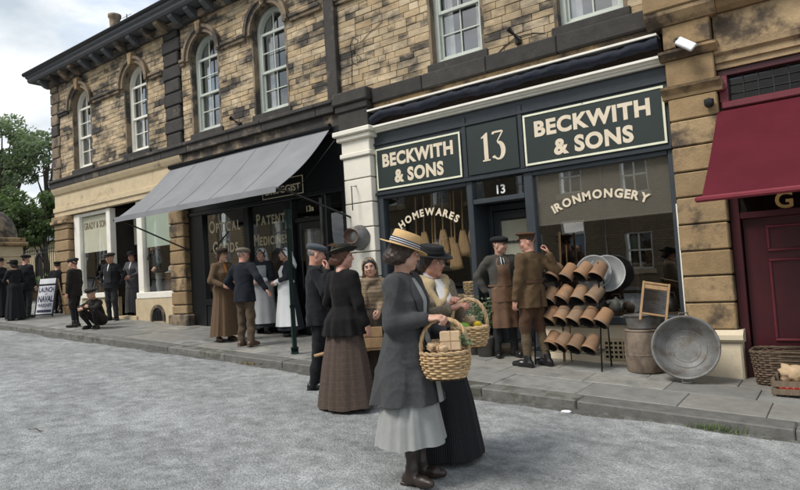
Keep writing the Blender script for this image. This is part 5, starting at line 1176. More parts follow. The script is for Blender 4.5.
# handcart behind the woman in the black jacket
hcp = on_road(372, 392); hx, hy = -4.35, 5.35; hz = road_z(hx, hy)
hc_ = empty('handcart', (hx, hy, hz), 'wooden handcart with tan plank side, mostly behind the woman in the plaid skirt', 'handcart')
cA = at_wall(377, 337, 5.30); sA = at_wall(314.5, 356, 4.95); dirx = Vector((.81, .587, 0))
b0 = Vector((cA.x+.04, cA.y, 0)); 
for k in range(2): MB().box(-.34, .06, -.012, .012, .47+.115*k, .47+.115*k+.108, .003, Matrix.Rotation(rad(33), 3, 'Z'), (cA.x, cA.y, hz+.05)).build('side_plank', wood_tan, hc_)
MB().box(-.34, .06, .0, .36, .44, .465, .003, Matrix.Rotation(rad(33), 3, 'Z'), (cA.x, cA.y, hz+.05)).build('floor_board', wood_tan, hc_)
pB = Vector((cA.x-.45, cA.y-.28, hz+.50)); MB().tube([pB+Vector((.35, .25, 0)), pB, sA+Vector((.25, .12, .06)), sA], [.022, .022, .020, .017], 8).build('shaft', wood_tan, hc_)
pB2 = pB+Vector((-.2, .3, 0)); MB().tube([pB2+Vector((.35, .25, 0)), pB2, sA+Vector((.02, .45, .06))], [.022, .022, .018], 8).build('shaft', wood_tan, hc_)
for off_ in (Vector((-.18, -.06, 0)),):
    wc = Vector((cA.x-.2, cA.y-.08, hz+.23))+off_; ax = Vector((-.545, .839, 0)); Rw2 = Vector((0, 0, 1)).rotation_difference(ax).to_matrix(); m = MB(); m.lathe([(.19, -.02), (.22, -.02), (.22, .02), (.19, .02), (.19, -.02)], 24, wc, Rw2)
    for k in range(8): a = k*math.pi/4; m.tube([wc, wc+Rw2 @ Vector((.2*math.cos(a), .2*math.sin(a), 0))], .013, 5)
    m.tube([wc-ax*.03, wc+ax*.05], .035, 8); m.build('wheel', wood_grey, hc_)
# A-board
ab = on_pav(44, 316); fx = .78
abx, aby = ab.x, 6.75; 
ab = on_pav(43.5, 316.5); 
bo = empty('a_board', ab, 'white lettered A-board reading LAUNCH and NAVAL on the pavement', 'sign')
Ra = Matrix.Rotation(rad(20), 3, 'Z'); Rt = Ra @ Matrix.Rotation(rad(-11), 3, 'X')
hA = .93; wA = .25
for (nm, mt, b) in (('frame_stile', iron_black, (-wA-.03, -wA, -.015, .015, 0, hA)), ('frame_stile', iron_black, (wA, wA+.03, -.015, .015, 0, hA)), ('frame_rail', iron_black, (-wA, wA, -.015, .015, .03, .06)), ('frame_rail', iron_black, (-wA, wA, -.015, .015, hA-.17, hA-.13)), ('poster', paper_white, (-wA, wA, -.006, .006, .06, hA-.17)), ('top_card', paper_white, (-wA, wA, -.006, .006, hA-.13, hA))):
    MB().box(*b, .002, Rt, ab).build(nm, mt, bo)
m = MB(); tmp = MB(); put_text(tmp, 'LAUNCH', 0, -.0075, hA-.33, .17, maxw=.45, off=.006, ext=.001); put_text(tmp, 'of', 0, -.0075, hA-.40, .08, ext=.001); put_text(tmp, 'NAVAL', 0, -.0075, hA-.57, .20, maxw=.45, off=.008, ext=.001); put_text(tmp, 'WARSHIPS', 0, -.0075, hA-.70, .12, maxw=.43, off=.002, ext=.001); tmp.box(-.22, .22, -.009, -.0065, .10, .16)
tmp.v = [Rt @ v_ + ab for v_ in tmp.v]; tmp.build('lettering', ink_blue, bo)
Rt2 = Ra @ Matrix.Rotation(rad(14), 3, 'X'); back = Ra @ Vector((0, .42, 0))
for s in (-1, 1): MB().box(s*(wA+.015)-.015, s*(wA+.015)+.015, -.012, .012, 0, hA, .002, Rt2, ab+back+Vector((0, 0, -.0))).build('rear_leg', wood_tan, bo)
# litter and weeds at the kerb
p = on_road(566, 413); crumple(Vector((p.x, p.y, p.z+.012)), .04, paper_white, 'paper_scrap', 'small white paper scrap lying in the gutter', 'litter', 9, (1.3, .6, .35))
def tuft(p, n, h, seed, label, mat):
    rn = random.Random(seed); vv = []; ff = []
    for k in range(n):
        a = rn.uniform(0, 6.3); b = Vector((p.x+rn.gauss(0, .11), p.y+rn.gauss(0, .018), p.z-.005)); t = b+Vector((.05*math.cos(a), .04*math.sin(a), h*rn.uniform(.4, 1.2))); s = Vector((.003*math.sin(a), -.003*math.cos(a), 0)); o = len(vv); mid = b.lerp(t, .55)+Vector((0, 0, .012))
        vv += [b-s, b+s, mid+s*.8, mid-s*.8, t]; ff += [(o, o+1, o+2, o+3), (o+3, o+2, o+4)]
    o = link('grass_tuft', mesh('grass_tuft', [v_-p for v_ in vv], ff), mat); o.location = p; tag(o, label, 'grass', kind='stuff')
p = Vector((xx(716, 434, 5.84), 5.83, 0)); p.z = road_z(p.x, 5.8); tuft(p, 150, .075, 1, 'tuft of green grass growing at the foot of the kerb', pm('gutter grass', (0.09, 0.14, 0.035), .7, .3))
p = on_road(243, 365); p.y = 5.84; p.z = road_z(p.x, 5.8); tuft(p, 120, .035, 4, 'dry weeds along the kerb left of the post', pm('dry weed', (0.22, 0.17, 0.06), .8, .3))

p = on_road(37, 431); MB().tube([p+Vector((-.11, -.02, .008)), p+Vector((-.03, .01, .014)), p+Vector((.05, -.005, .010)), p+Vector((.11, .01, .008))], [.004, .006, .005, .003], 5).thing('twig', bark, p, 'small dark twig lying on the road at the left', 'twig')
# ================================================================== people: distance-field modelling
def surf_nets(d, o, h):
    s = d < 0
    c = [s[:-1,:-1,:-1], s[1:,:-1,:-1], s[:-1,1:,:-1], s[1:,1:,:-1], s[:-1,:-1,1:], s[1:,:-1,1:], s[:-1,1:,1:], s[1:,1:,1:]]
    n = np.zeros(c[0].shape, np.int8)
    for q in c: n += q
    act = (n > 0) & (n < 8); I = np.argwhere(act)
    if len(I) == 0: return np.zeros((0, 3)), []
    idx = -np.ones(act.shape, np.int64); idx[act] = np.arange(len(I))
    offs = np.array([(0,0,0),(1,0,0),(0,1,0),(1,1,0),(0,0,1),(1,0,1),(0,1,1),(1,1,1)])
    V = np.stack([d[I[:,0]+a, I[:,1]+b, I[:,2]+e] for a, b, e in offs], 1)
    acc = np.zeros((len(I), 3)); cnt = np.zeros(len(I))
    for a, b in ((0,1),(2,3),(4,5),(6,7),(0,2),(1,3),(4,6),(5,7),(0,4),(1,5),(2,6),(3,7)):
        va, vb = V[:, a], V[:, b]; m = (va < 0) != (vb < 0); t = np.where(m, va/np.where(m, va-vb, 1), 0)
        acc += m[:, None]*(offs[a]+t[:, None]*(offs[b]-offs[a])); cnt += m
    P = (I + acc/cnt[:, None])*h + o
    F = []
    for ax in range(3):
        sl0 = [slice(None)]*3; sl1 = [slice(None)]*3; sl0[ax] = slice(0, -1); sl1[ax] = slice(1, None)
        a = s[tuple(sl0)]; b = s[tuple(sl1)]; E = np.argwhere(a != b)
        u, v = [(1, 2), (2, 0), (0, 1)][ax]
        E = E[(E[:, u] > 0) & (E[:, v] > 0)]
        if len(E) == 0: continue
        q = []
        for du, dv in ((-1, -1), (0, -1), (0, 0), (-1, 0)):
            k = E.copy(); k[:, u] += du; k[:, v] += dv
            ok = np.minimum(k, np.array(act.shape)-1); q.append(idx[ok[:, 0], ok[:, 1], ok[:, 2]])
        Q = np.stack(q, 1); inside = a[E[:, 0], E[:, 1], E[:, 2]]
        Q = np.where(inside[:, None], Q, Q[:, ::-1]); F.append(Q[(Q >= 0).all(1)])
    return P, np.concatenate(F).tolist()
class SDF:
    def __init__(s, h): s.h = h; s.p = []
    def cap(s, a, b, r1, r2=None, k=.02, wr=None):
        a = np.array(a, float); b = np.array(b, float); r2 = r1 if r2 is None else r2; R_ = max(r1, r2)
        def f(X, Y, Z):
            ab = b-a; L2 = ab@ab+1e-12; t = np.clip(((X-a[0])*ab[0]+(Y-a[1])*ab[1]+(Z-a[2])*ab[2])/L2, 0, 1); r = r1+(r2-r1)*t
            dx, dy, dz = X-a[0]-t*ab[0], Y-a[1]-t*ab[1], Z-a[2]-t*ab[2]
            if wr: r = r + wr[0]*np.sin(t*wr[1]+wr[2]+14*(dx-dy))*np.sin(np.pi*t)
            return np.sqrt(dx**2+dy**2+dz**2)-r
        s.p.append((f, np.minimum(a, b)-R_, np.maximum(a, b)+R_, k, 0)); return s
    def ell(s, c, r, R_=None, k=.02, op=0):
        c = np.array(c, float); r = np.array(r, float); A = np.array(R_).T if R_ is not None else None
        def f(X, Y, Z):
            x, y, z = X-c[0], Y-c[1], Z-c[2]
            if A is not None: x, y, z = A[0,0]*x+A[0,1]*y+A[0,2]*z, A[1,0]*x+A[1,1]*y+A[1,2]*z, A[2,0]*x+A[2,1]*y+A[2,2]*z
            k0 = np.sqrt((x/r[0])**2+(y/r[1])**2+(z/r[2])**2); k1 = np.sqrt((x/r[0]**2)**2+(y/r[1]**2)**2+(z/r[2]**2)**2)+1e-9
            return k0*(k0-1)/k1
        R1 = r.max() if A is not None else r
        s.p.append((f, c-R1, c+R1, k, op)); return s
    def loft(s, sec, k=.03, fold=None):
        sec = sorted(sec); Z_ = np.array([q[0] for q in sec]); C = np.array([q[1:] for q in sec]); rx = C[:, 2].max(); ry = C[:, 3].max()
        def f(X, Y, Z):
            zc = np.clip(Z, Z_[0], Z_[-1]); cx, cy, ax, ay = [np.interp(zc, Z_, C[:, i]) for i in range(4)]
            x, y = X-cx, Y-cy; q = np.sqrt((x/ax)**2+(y/ay)**2)
            if fold: 
                th = np.arctan2(y/ay, x/ax); t = np.clip((fold[3]-Z)/max(1e-6, fold[3]-Z_[0]), 0, 1)
                q = q - fold[0]/np.minimum(ax, ay)*t*(np.sin(fold[1]*th+fold[2])+.6*np.sin((fold[1]*1.7//1)*th+2*fold[2]+3*Z))
            d = (q-1)*np.minimum(ax, ay)*.9
            return np.maximum(d, np.maximum(Z_[0]-Z, Z-Z_[-1]))
        lo = np.array([C[:, 0].min()-rx, C[:, 1].min()-ry, Z_[0]]); hi = np.array([C[:, 0].max()+rx, C[:, 1].max()+ry, Z_[-1]])
        s.p.append((f, lo-.02, hi+.02, k, 0)); return s
    def plane(s, n, c):                                   # keep n.p < c
        n = np.array(n, float)
        s.p.append((lambda X, Y, Z: n[0]*X+n[1]*Y+n[2]*Z-c, None, None, 0, 2)); return s
    def build(s):
        h = s.h; lo = np.min([q[1] for q in s.p if q[1] is not None and q[4] == 0], 0)-3*h; hi = np.max([q[2] for q in s.p if q[2] is not None and q[4] == 0], 0)+3*h
        n = np.ceil((hi-lo)/h).astype(int)+1; g = [lo[i]+h*np.arange(n[i]) for i in range(3)]
        d = np.full(n, 1.0, np.float32)
        for f, a, b, k, op in s.p:
            if a is None: sl = (slice(None),)*3
            else:
                m = k+3*h; i0 = np.maximum(((a-m-lo)/h).astype(int), 0); i1 = np.minimum(((b+m-lo)/h).astype(int)+2, n); sl = tuple(slice(i0[i], i1[i]) for i in range(3))
            X = g[0][sl[0]][:, None, None]; Y = g[1][sl[1]][None, :, None]; Z = g[2][sl[2]][None, None, :]
            v = f(X, Y, Z).astype(np.float32); cur = d[sl]
            if op == 0:
                if k > 0: hh = np.clip(.5+.5*(cur-v)/k, 0, 1); d[sl] = cur*(1-hh)+v*hh - k*hh*(1-hh)
                else: d[sl] = np.minimum(cur, v)
            elif op == 1:
                kk = max(k, 1e-4); hh = np.clip(.5-.5*(cur+v)/kk, 0, 1); d[sl] = cur*(1-hh)-v*hh + kk*hh*(1-hh)
            else: d[sl] = np.maximum(cur, np.broadcast_to(v, cur.shape))
        return surf_nets(d, lo, h)
def np_mesh(name, parts):
    V = []; F = []
    for P, Q in parts: o = sum(len(q) for q in V); V.append(P); F += [[i+o for i in q] for q in Q]
    return mesh(name, np.concatenate(V).tolist(), F, True)
def RX(a): c, s = math.cos(a), math.sin(a); return np.array([[1,0,0],[0,c,-s],[0,s,c]])
def RY(a): c, s = math.cos(a), math.sin(a); return np.array([[c,0,s],[0,1,0],[-s,0,c]])
def RZ(a): c, s = math.cos(a), math.sin(a); return np.array([[c,-s,0],[s,c,0],[0,0,1]])
def nrm(v): v = np.array(v, float); return v/(np.linalg.norm(v)+1e-12)
# ---------------------------------------------------------------- cloth, skin and hair materials
def skin_mat(name, c): 
    m = pm(name, c, .5, .08, 25, world=False); b = m.node_tree.nodes['Principled BSDF']; b.inputs['Subsurface Weight'].default_value = .12; b.inputs['Subsurface Radius'].default_value = (.01, .004, .002); return m
SK = [skin_mat('fair skin', (0.52, 0.30, 0.215)), skin_mat('rosy skin', (0.50, 0.255, 0.185)), skin_mat('tanned skin', (0.42, 0.235, 0.155))]
def cloth(name, c, var=.18, scale=30, bump=.35, col2=None, sheen=.04, rough=.92, bscale=260, f2=(.45, .6), s2=60):
    return pm(name, tuple(q*.85 for q in c), rough, var, scale, bump, bscale, sheen=sheen, col2=col2, fac2=f2, scale2=s2, world=False, bdist=.002, spec=.25)
HAIR = {'brown': pm('dark brown hair', (0.030, 0.016, 0.010), .45, .4, 40, .5, 160, world=False, bdist=.003), 'red': pm('auburn hair', (0.085, 0.030, 0.014), .45, .4, 40, .5, 160, world=False, bdist=.003), 'grey': pm('grey hair', (0.16, 0.15, 0.14), .6, .3, 40, world=False), 'dark': pm('black hair', (0.012, 0.010, 0.009), .4, .3, 40, .4, 160, world=False, bdist=.003)}
lip_m = pm('lips', (0.38, 0.12, 0.10), .4, .1); eye_w = pm('eye white', (.6, .57, .53), .3, .05); eye_d = pm('dark iris', (.025, .018, .014), .15, .1); brow_m = pm('eyebrow', (.05, .032, .022), .7, .2)
leather_bk = pm('black leather', (.012, .011, .011), .32, .3, 20, .2, 60, world=False); leather_br = pm('brown leather', (.085, .045, .025), .45, .3, 20, .2, 60, world=False); leather_dk = pm('dark brown boot leather', (.032, .020, .017), .4, .3, 25, .3, 50, world=False)
def plaid(name, base, line, sc=16.0, wfrac=.12, both=True):
    m = pm(name, base, .9, .2, 30, .3, 260, sheen=.04, world=False, bdist=.002, spec=.25); t = m.node_tree; b = t.nodes['Principled BSDF']; L = t.links.new
    src = b.inputs['Base Color'].links[0].from_socket; tc_ = N(t, 'ShaderNodeTexCoord'); sp = N(t, 'ShaderNodeSeparateXYZ'); L(tc_.outputs['Object'], sp.inputs[0])
    at_ = N(t, 'ShaderNodeMath', operation='ARCTAN2'); L(sp.outputs['X'], at_.inputs[0]); L(sp.outputs['Y'], at_.inputs[1]); sa = N(t, 'ShaderNodeMath', operation='MULTIPLY'); sa.inputs[1].default_value = .3; L(at_.outputs[0], sa.inputs[0])
    outs = []
    for o_ in ((sa.outputs[0], sp.outputs['Z']) if both else (sa.outputs[0], sa.outputs[0])):
        mu = N(t, 'ShaderNodeMath', operation='MULTIPLY'); mu.inputs[1].default_value = sc; L(o_, mu.inputs[0]); fr = N(t, 'ShaderNodeMath', operation='FRACT'); L(mu.outputs[0], fr.inputs[0]); lt = N(t, 'ShaderNodeMath', operation='LESS_THAN'); lt.inputs[1].default_value = wfrac; L(fr.outputs[0], lt.inputs[0]); outs.append(lt.outputs[0])
    ad = N(t, 'ShaderNodeMath', operation='ADD'); L(outs[0], ad.inputs[0]); L(outs[1], ad.inputs[1]); mu = N(t, 'ShaderNodeMath', operation='MULTIPLY'); mu.inputs[1].default_value = .45; mu.use_clamp = True; L(ad.outputs[0], mu.inputs[0])
    mx_ = N(t, 'ShaderNodeMixRGB'); mx_.inputs[2].default_value = (*line, 1); L(mu.outputs[0], mx_.inputs[0]); L(src, mx_.inputs[1]); L(mx_.outputs[0], b.inputs['Base Color']); return m
WRK = dict(jacket=.0055, coat=.008, overcoat=.0065, tunic=.0055, trousers=.0060, breeches=.006, knickerbockers=.005, shawl=.006, headscarf=.006, scarf_end=.007, veil=.005, hair=.0042)
def wrinkle(me, amp, fq=1.0):
    n = len(me.vertices); P = np.empty(n*3, np.float32); me.vertices.foreach_get('co', P); P = P.reshape(-1, 3); Nn = np.empty(n*3, np.float32); me.vertex_normals.foreach_get('vector', Nn); Nn = Nn.reshape(-1, 3)
    rg = np.random.default_rng(n % 9973); d = np.zeros(n); wp = np.stack([np.sin(P @ rg.normal(size=3)*9+rg.uniform(0, 6)) for _ in range(3)], 1)*.035; Q = P+wp
    for i in range(9):
        k = rg.normal(size=3)*np.array((1, 1, .75)); k = k/np.linalg.norm(k)*rg.uniform(22, 62)*fq; ph = rg.uniform(0, 6); m = .5+.5*np.sin(P @ (rg.normal(size=3)*7)+rg.uniform(0, 6)); d += m*(1-2*np.abs(np.sin(Q @ k/2+ph))**.8)*(30*fq/np.linalg.norm(k))**.5
    d = d/3.0; P = P+Nn*(1.8*amp*np.clip(d, -1.2, 1.2))[:, None]; me.vertices.foreach_set('co', P.reshape(-1).astype(np.float32)); me.update()
# ---------------------------------------------------------------- the figure
class Person:
    def __init__(s, pos, face, H, label, hv=.008, jv=.013, female=False, skin=0, head=(0, 0, 0), feet=None, lean=0.0, group=None):
        s.s = H/1.70; s.f = female; s.hv = hv; s.jv = jv; s.skin = SK[skin]; s.pos = Vector(pos); s.parts = []; s.label = label
        rz = math.atan2(-face[0], face[1]); s.rz = rz if abs(rz) > 1e-6 else 1e-4
        s.root = empty('person', s.pos, label, 'person', group, rz=s.rz)
        s.sh = .150 if female else .178
        s.Rh = RZ(rad(head[0])) @ RX(rad(head[1])) @ RY(rad(head[2])); s.lean = lean
        s.hc = s.L((0, .02, 1.578)); s.hk = s.s**.5*1.0
        s.feet = feet or ((-.10, .02), (.10, -.03))
        s.body = SDF(max(jv*1.3, .016)); s.extra = []
        B_ = s.body
        w_ = .105 if female else .125
        B_.loft([(q[0]*s.s, *[c*s.s for c in q[1:]]) for q in ((.84, 0, 0, .14, .10), (1.0, 0, 0, w_, .085), (1.22, 0, 0, .14, .09), (1.36, 0, 0, .12, .07), (1.42, 0, 0, .05, .05))])
        for k, (fx, fy) in enumerate(s.feet):
            sx = -1 if k == 0 else 1; hip = s.L((sx*.085, 0, .88)); an = np.array([fx, fy-.03, .09])*s.s; kn = (hip+an)/2+np.array([0, .035, .02])*s.s
            B_.cap(hip, kn, .068*s.s, .048*s.s); B_.cap(kn, an, .042*s.s, .026*s.s); B_.cap(an, an+np.array([0, .07, -.055])*s.s, .024*s.s, .016*s.s)
        s.arms = {}
    def L(s, p):
        p = np.array(p, float)*s.s
        if s.lean and p[2] > .9*s.s: p[1] += (p[2]-.9*s.s)*math.tan(rad(s.lean))
        return p
    def W(s, p): return s.pos + Matrix.Rotation(s.rz, 3, 'Z') @ Vector(p)
    def loc(s, world): return np.array(Matrix.Rotation(-s.rz, 3, 'Z') @ (Vector(world)-s.pos))
    def arm(s, side, wrist, pole=(0, -1, -.4), hand=None, palm=None, curl=.5, spread=0.0, show=True):
        sx = 1 if side == 'R' else -1; S = s.L((sx*s.sh, -.005, 1.375)); Wt = np.array(wrist, float)*s.s if np.array(wrist).shape == (3,) else wrist
        a, b = .285*s.s, .245*s.s; D_ = Wt-S; d = np.linalg.norm(D_)
        if d > (a+b)*.995: Wt = S+D_/d*(a+b)*.995; D_ = Wt-S; d = np.linalg.norm(D_)
        x = (a*a-b*b+d*d)/(2*d); hgt = math.sqrt(max(a*a-x*x, 0)); u = D_/d; p = np.array(pole, float); p[0] *= sx; p = p-u*(p@u); p = nrm(p); E = S+u*x+p*hgt
        s.body.cap(S, E, .042*s.s, .036*s.s); s.body.cap(E, Wt, .034*s.s, .024*s.s)
        s.arms[side] = (S, E, Wt)
        if show:
            hd = nrm(hand) if hand is not None else nrm(Wt-E); pl = np.array(palm if palm is not None else (-sx, 0, -.3), float); pl = nrm(pl-hd*(pl@hd)); xax = np.cross(hd, -pl)   # frame x, y=fingers, z=dorsal
            Mh = np.stack([xax, hd, -pl], 1); v = max(min(.0065, s.hv), .0055) if s.hv < .009 else .0085
            H_ = SDF(v); k = s.s; mn = v*.85
            def T(q): return Wt + Mh @ (np.array(q, float)*k)
            H_.cap(T((0, -.07, 0)), T((0, .015, 0)), .026*k, .024*k, .015); H_.ell(T((0, .05, 0)), np.array((.040, .052, .016))*k, Mh, .02)
            th = -1 if side == 'R' else 1
            for i, (fx, ln) in enumerate(zip((-.029, -.010, .010, .028), (.070, .078, .073, .058))):
                q = np.array([fx*(-th) if False else fx*(1 if side == 'R' else -1), .088, 0.0]); an = 0.0; r0 = max(.0088*k, mn); pts = [q]
                for j, f_ in enumerate((.44, .32, .26)):
                    an += curl*(.75+.12*i)*(1.0 if j else .75); q = q+np.array([fx*spread, math.cos(an), -math.sin(an)])*ln*f_; pts.append(q)
                for j in range(3): H_.cap(T(pts[j]), T(pts[j+1]), r0*(1-.06*j), r0*(1-.06*(j+1)), .006)
            tp = [np.array((th*.026, .022, -.004)), np.array((th*.047, .048, -.014-.012*curl)), np.array((th*(.050-.018*curl), .078, -.022-.026*curl)), np.array((th*(.046-.034*curl), .098, -.028-.036*curl))]
            for j in range(3): H_.cap(T(tp[j]), T(tp[j+1]), max(.0125-.0015*j, .0085)*k, max(.011-.0015*j, .008)*k, .008)
            s.extra.append(H_.build())
        return s.arms[side]
    def hd(s, p): return s.hc + s.Rh @ (np.array(p, float)*s.hk)
    def head(s, jaw=1.0, ears=True, face=True):
        v = max(s.hv*.75, .005); h = SDF(v); T, k, R_ = s.hd, s.hk, s.Rh; f = s.f
        h.ell(T((0, -.012, .030)), np.array((.0755, .094, .090))*k, R_)
        h.ell(T((0, .022, -.040)), np.array((.058 if f else .062, .066, .074))*k, R_, .03)
        h.cap(T((0, .052, -.092)), T((0, .066, -.094)), .020*k*jaw, .017*k*jaw, .03)
        h.cap(T((-.045, .018, -.065)), T((.045, .018, -.065)), .022*k*jaw, k=.03)
        for sx in (-1, 1):
            h.ell(T((sx*.036, .062, -.028)), np.array((.024, .022, .024))*k, R_, .02)
            if ears and not f: h.ell(T((sx*.077, -.008, -.012)), np.array((.010, .020, .032))*k, R_, .008)
        h.cap(T((-.03, .078, .026)), T((.03, .078, .026)), .012*k, k=.02)
        for sx in (-1, 1): h.ell(T((sx*.031, .096, .004)), np.array((.018, .014, .012))*k, R_, .012, 1)
        h.cap(T((0, .086, .018)), T((0, .104, -.022)), .0085*k, .0125*k, .012); h.cap(T((-.012, .094, -.028)), T((.012, .094, -.028)), .009*k, k=.01)
        h.ell(T((0, .083, -.056)), np.array((.024, .010, .012))*k, R_, .01)
        nb = s.L((0, -.018, 1.40)); h.cap(T((0, -.018, -.055)), nb, (.047 if f else .057)*k, (.052 if f else .062)*k, .03); h.cap(nb, nb-np.array([0, -.01, .06])*s.s, .055*k, .075*k, .03)
        s.extra.append(h.build())
        if face:
            for sx in (-1, 1):
                e = MB(); e.sphere(T((sx*.031, .076, .004)), .0125*k, 10, 8); eo = e.build('eye', eye_w, s.root)
                MB().sphere(T((sx*.031, .0835, .0035)), (.0068*k,)*3, 8, 6).build('iris', eye_d, eo)
                MB().tube([T((sx*.014, .092, .022)), T((sx*.032, .091, .028)), T((sx*.050, .078, .021))], [.003*k, .0042*k, .002*k], 5).build('eyebrow', brow_m, s.root)
                MB().tube([T((sx*.016, .083, .011)), T((sx*.031, .0885, .0145)), T((sx*.047, .076, .009))], [.002*k, .003*k, .002*k], 5).build('eyelid', s.skin if False else brow_m, s.root)
            R3 = Matrix(R_.tolist()); MB().sphere(T((0, .0905, -.0535)), (.021*k, .006*k, .0042*k), 10, 6, R3).sphere(T((0, .0895, -.0615)), (.017*k, .006*k, .0048*k), 10, 6, R3).build('lips', lip_m, s.root)
    def finish(s):
        o = link('body', np_mesh('body', [s.body.build()] + s.extra), s.skin, s.root); return s.root
    def put(s, name, field, mat, parent=None): 
        me = np_mesh(name, [field.build()])
        if name in WRK: wrinkle(me, WRK[name]*s.s, 3.2 if name == 'hair' else 1.0)
        return link(name, me, mat, parent or s.root)
    def hair(s, mat, style='bun', k2=1.0):
        h = SDF(s.hv); T, k, R_ = s.hd, s.hk, s.Rh
        if style == 'short':
            h.ell(T((0, -.014, .032)), np.array((.0795, .099, .094))*k, R_); n = R_ @ np.array((0, .72, -.69)); h.plane(n, n @ T((0, .062, .045))); n2 = R_ @ np.array((0, .3, -.95)); h.plane(n2, n2 @ T((0, -.06, -.055)))
        else:
            h.ell(T((0, -.014, .030)), np.array((.090, .106, .100))*k*k2, R_, 0); h.ell(T((.058, -.012, -.012)), np.array((.028, .045, .05))*k*k2, R_, .02); h.ell(T((-.058, -.012, -.012)), np.array((.028, .045, .05))*k*k2, R_, .02)
            n = R_ @ np.array((0, .80, -.60)); h.plane(n, n @ T((0, .078, .052)))
            if style == 'bun':
                h.ell(T((0, -.100, -.035)), np.array((.062, .050, .052))*k*k2, R_, .03); h.ell(T((.045, -.062, -.045)), np.array((.040, .048, .042))*k*k2, R_, .03); h.ell(T((-.045, -.062, -.045)), np.array((.040, .048, .042))*k*k2, R_, .03); h.ell(T((.030, -.118, -.020)), np.array((.03, .022, .034))*k*k2, R_, .012); h.ell(T((-.020, -.122, -.045)), np.array((.034, .022, .028))*k*k2, R_, .012)
        return s.put('hair', h, mat)
    def torso(s, f, sec, k=.03, fold=None, shoulders=None, t=.0):
        f.loft([(z*s.s, *s.L((cx, cy, z))[:2], rx*s.s, ry*s.s) for z, cx, cy, rx, ry in sec], k, (fold[0], fold[1], fold[2], fold[3]*s.s) if fold else None)
        r = shoulders if shoulders else .058
        a = s.L((-s.sh+.015, -.005, 1.368)); b = s.L((s.sh-.015, -.005, 1.368)); f.cap(a, b, r*s.s, k=.05)
        f.cap(s.L((-.05, -.012, 1.40)), s.L((.05, -.012, 1.40)), .052*s.s, k=.05)
    def sleeves(s, f, r=(.060, .052, .041), k=.04, cuff=.012, wr=.0022, puff=0.0):
        wr = wr*.55
        for sd_, (S, E, Wt) in s.arms.items():
            e = nrm(Wt-E); c = Wt - e*cuff*s.s; ph = random.uniform(0, 6)
            f.cap(S+np.array([0, 0, -.005]), E, (r[0]+puff)*s.s, r[1]*s.s, k, (wr, 11, ph)); f.cap(E, c, r[1]*s.s, r[2]*s.s, .03, (wr, 10, ph+1))
    def jacket(s, mat, sec, r=(.060, .052, .041), fold=None, shoulders=None, name='jacket', puff=0.0, cuff=.012, cut=True, wr=.0035):
        f = SDF(s.jv); s.torso(f, sec, fold=fold, shoulders=shoulders); s.sleeves(f, r, puff=puff, cuff=cuff, wr=wr); s.sec = sec
        o = s.put(name, f, mat)
        return o
    def patch(s, name, mat, sec, th0, th1, z0, z1, off, parent=None, nt=14, nz=16, thick=.004, shape=None, sag=0.0):
        """a panel lying on the torso; angle 0 = front, + = the person's right"""
        sec = sorted(sec); Z_ = [q[0] for q in sec]; v = []; F = []
        for i in range(nz+1):
            t = i/nz; z = z0+(z1-z0)*t
            for j in range(nt+1):
                u = j/nt; a, b = (th0, th1) if shape is None else shape(t, th0, th1); th = rad(a+(b-a)*u)
                cx, cy, rx, ry = [float(np.interp(z, Z_, [q[m_] for q in sec])) for m_ in (1, 2, 3, 4)]
                w_ = off + sag*(1-t)*math.sin(th*9+1.3)
                p = s.L((cx, cy, z)); v.append(Vector((p[0]+(rx+w_)*math.sin(th)*s.s, p[1]+(ry+w_)*math.cos(th)*s.s, z*s.s)))
        n = nt+1
        for i in range(nz):
            for j in range(nt): F.append((i*n+j, i*n+j+1, (i+1)*n+j+1, (i+1)*n+j))
        m = MB(); m.add(v, F, True); m.add([p*1.0 - Vector((p.x, p.y, 0)).normalized()*thick for p in v], [tuple(reversed(q)) for q in F], True)
        return m.build(name, mat, parent or s.root)
    def skirt(s, mat, sec, n=15, amp=.018, seed=0, name='skirt', parent=None, seg=120, rings=30, hemcurve=0.0):
        rn = random.Random(seed); ph = [rn.uniform(0, 6.28) for _ in range(8)]; sec = sorted(sec, reverse=True); Z_ = [q[0] for q in sec][::-1]; v = []; F = []
        zt, zb = sec[0][0], sec[-1][0]
        for i in range(rings+1):
            t = i/rings; z = zt+(zb-zt)*t; cx, cy, rx, ry = [float(np.interp(z, Z_, [q[m_] for q in sec][::-1])) for m_ in (1, 2, 3, 4)]
            for j in range(seg):
                a = 2*math.pi*j/seg; aa = a+.25*math.sin(a*2+ph[5])
                w_ = amp*(t**.7)*(math.sin(n*aa+ph[0]+.8*t)+.5*math.sin((n//2+1)*aa+ph[1])+.35*math.sin((2*n+3)*aa+ph[2])+.6*math.sin(3*aa+ph[3]))*.6*(.75+.45*math.sin(2*a+ph[6])+.3*math.sin(5*a+ph[7]))
                p = s.L((cx, cy, z)); zz_ = z*s.s + (0.006*math.sin(5*a+ph[4]) + hemcurve*math.cos(a))*(t**6)
                v.append(Vector((p[0]+(rx+w_)*math.cos(a)*s.s, p[1]+(ry+w_)*math.sin(a)*s.s, zz_)))
        for i in range(rings):
            for j in range(seg): F.append((i*seg+j, (i+1)*seg+j, (i+1)*seg+(j+1)%seg, i*seg+(j+1)%seg))
        m = MB(); m.add(v, F, True); lo = v[-seg:]; hi_ = v[-6*seg:-5*seg]; cl_ = sum(lo, Vector())/seg; ch_ = sum(hi_, Vector())/seg; inner = [Vector((cl_.x+(p.x-cl_.x)*.975, cl_.y+(p.y-cl_.y)*.975, p.z+.004)) for p in lo] + [Vector((ch_.x+(p.x-ch_.x)*.95, ch_.y+(p.y-ch_.y)*.95, p.z)) for p in hi_]
        m.add(lo+inner, [(j, seg+j, seg+(j+1)%seg, (j+1)%seg) for j in range(seg)] + [(seg+j, 2*seg+j, 2*seg+(j+1)%seg, seg+(j+1)%seg) for j in range(seg)], True)
        s.sk = sec; return m.build(name, mat, parent or s.root)
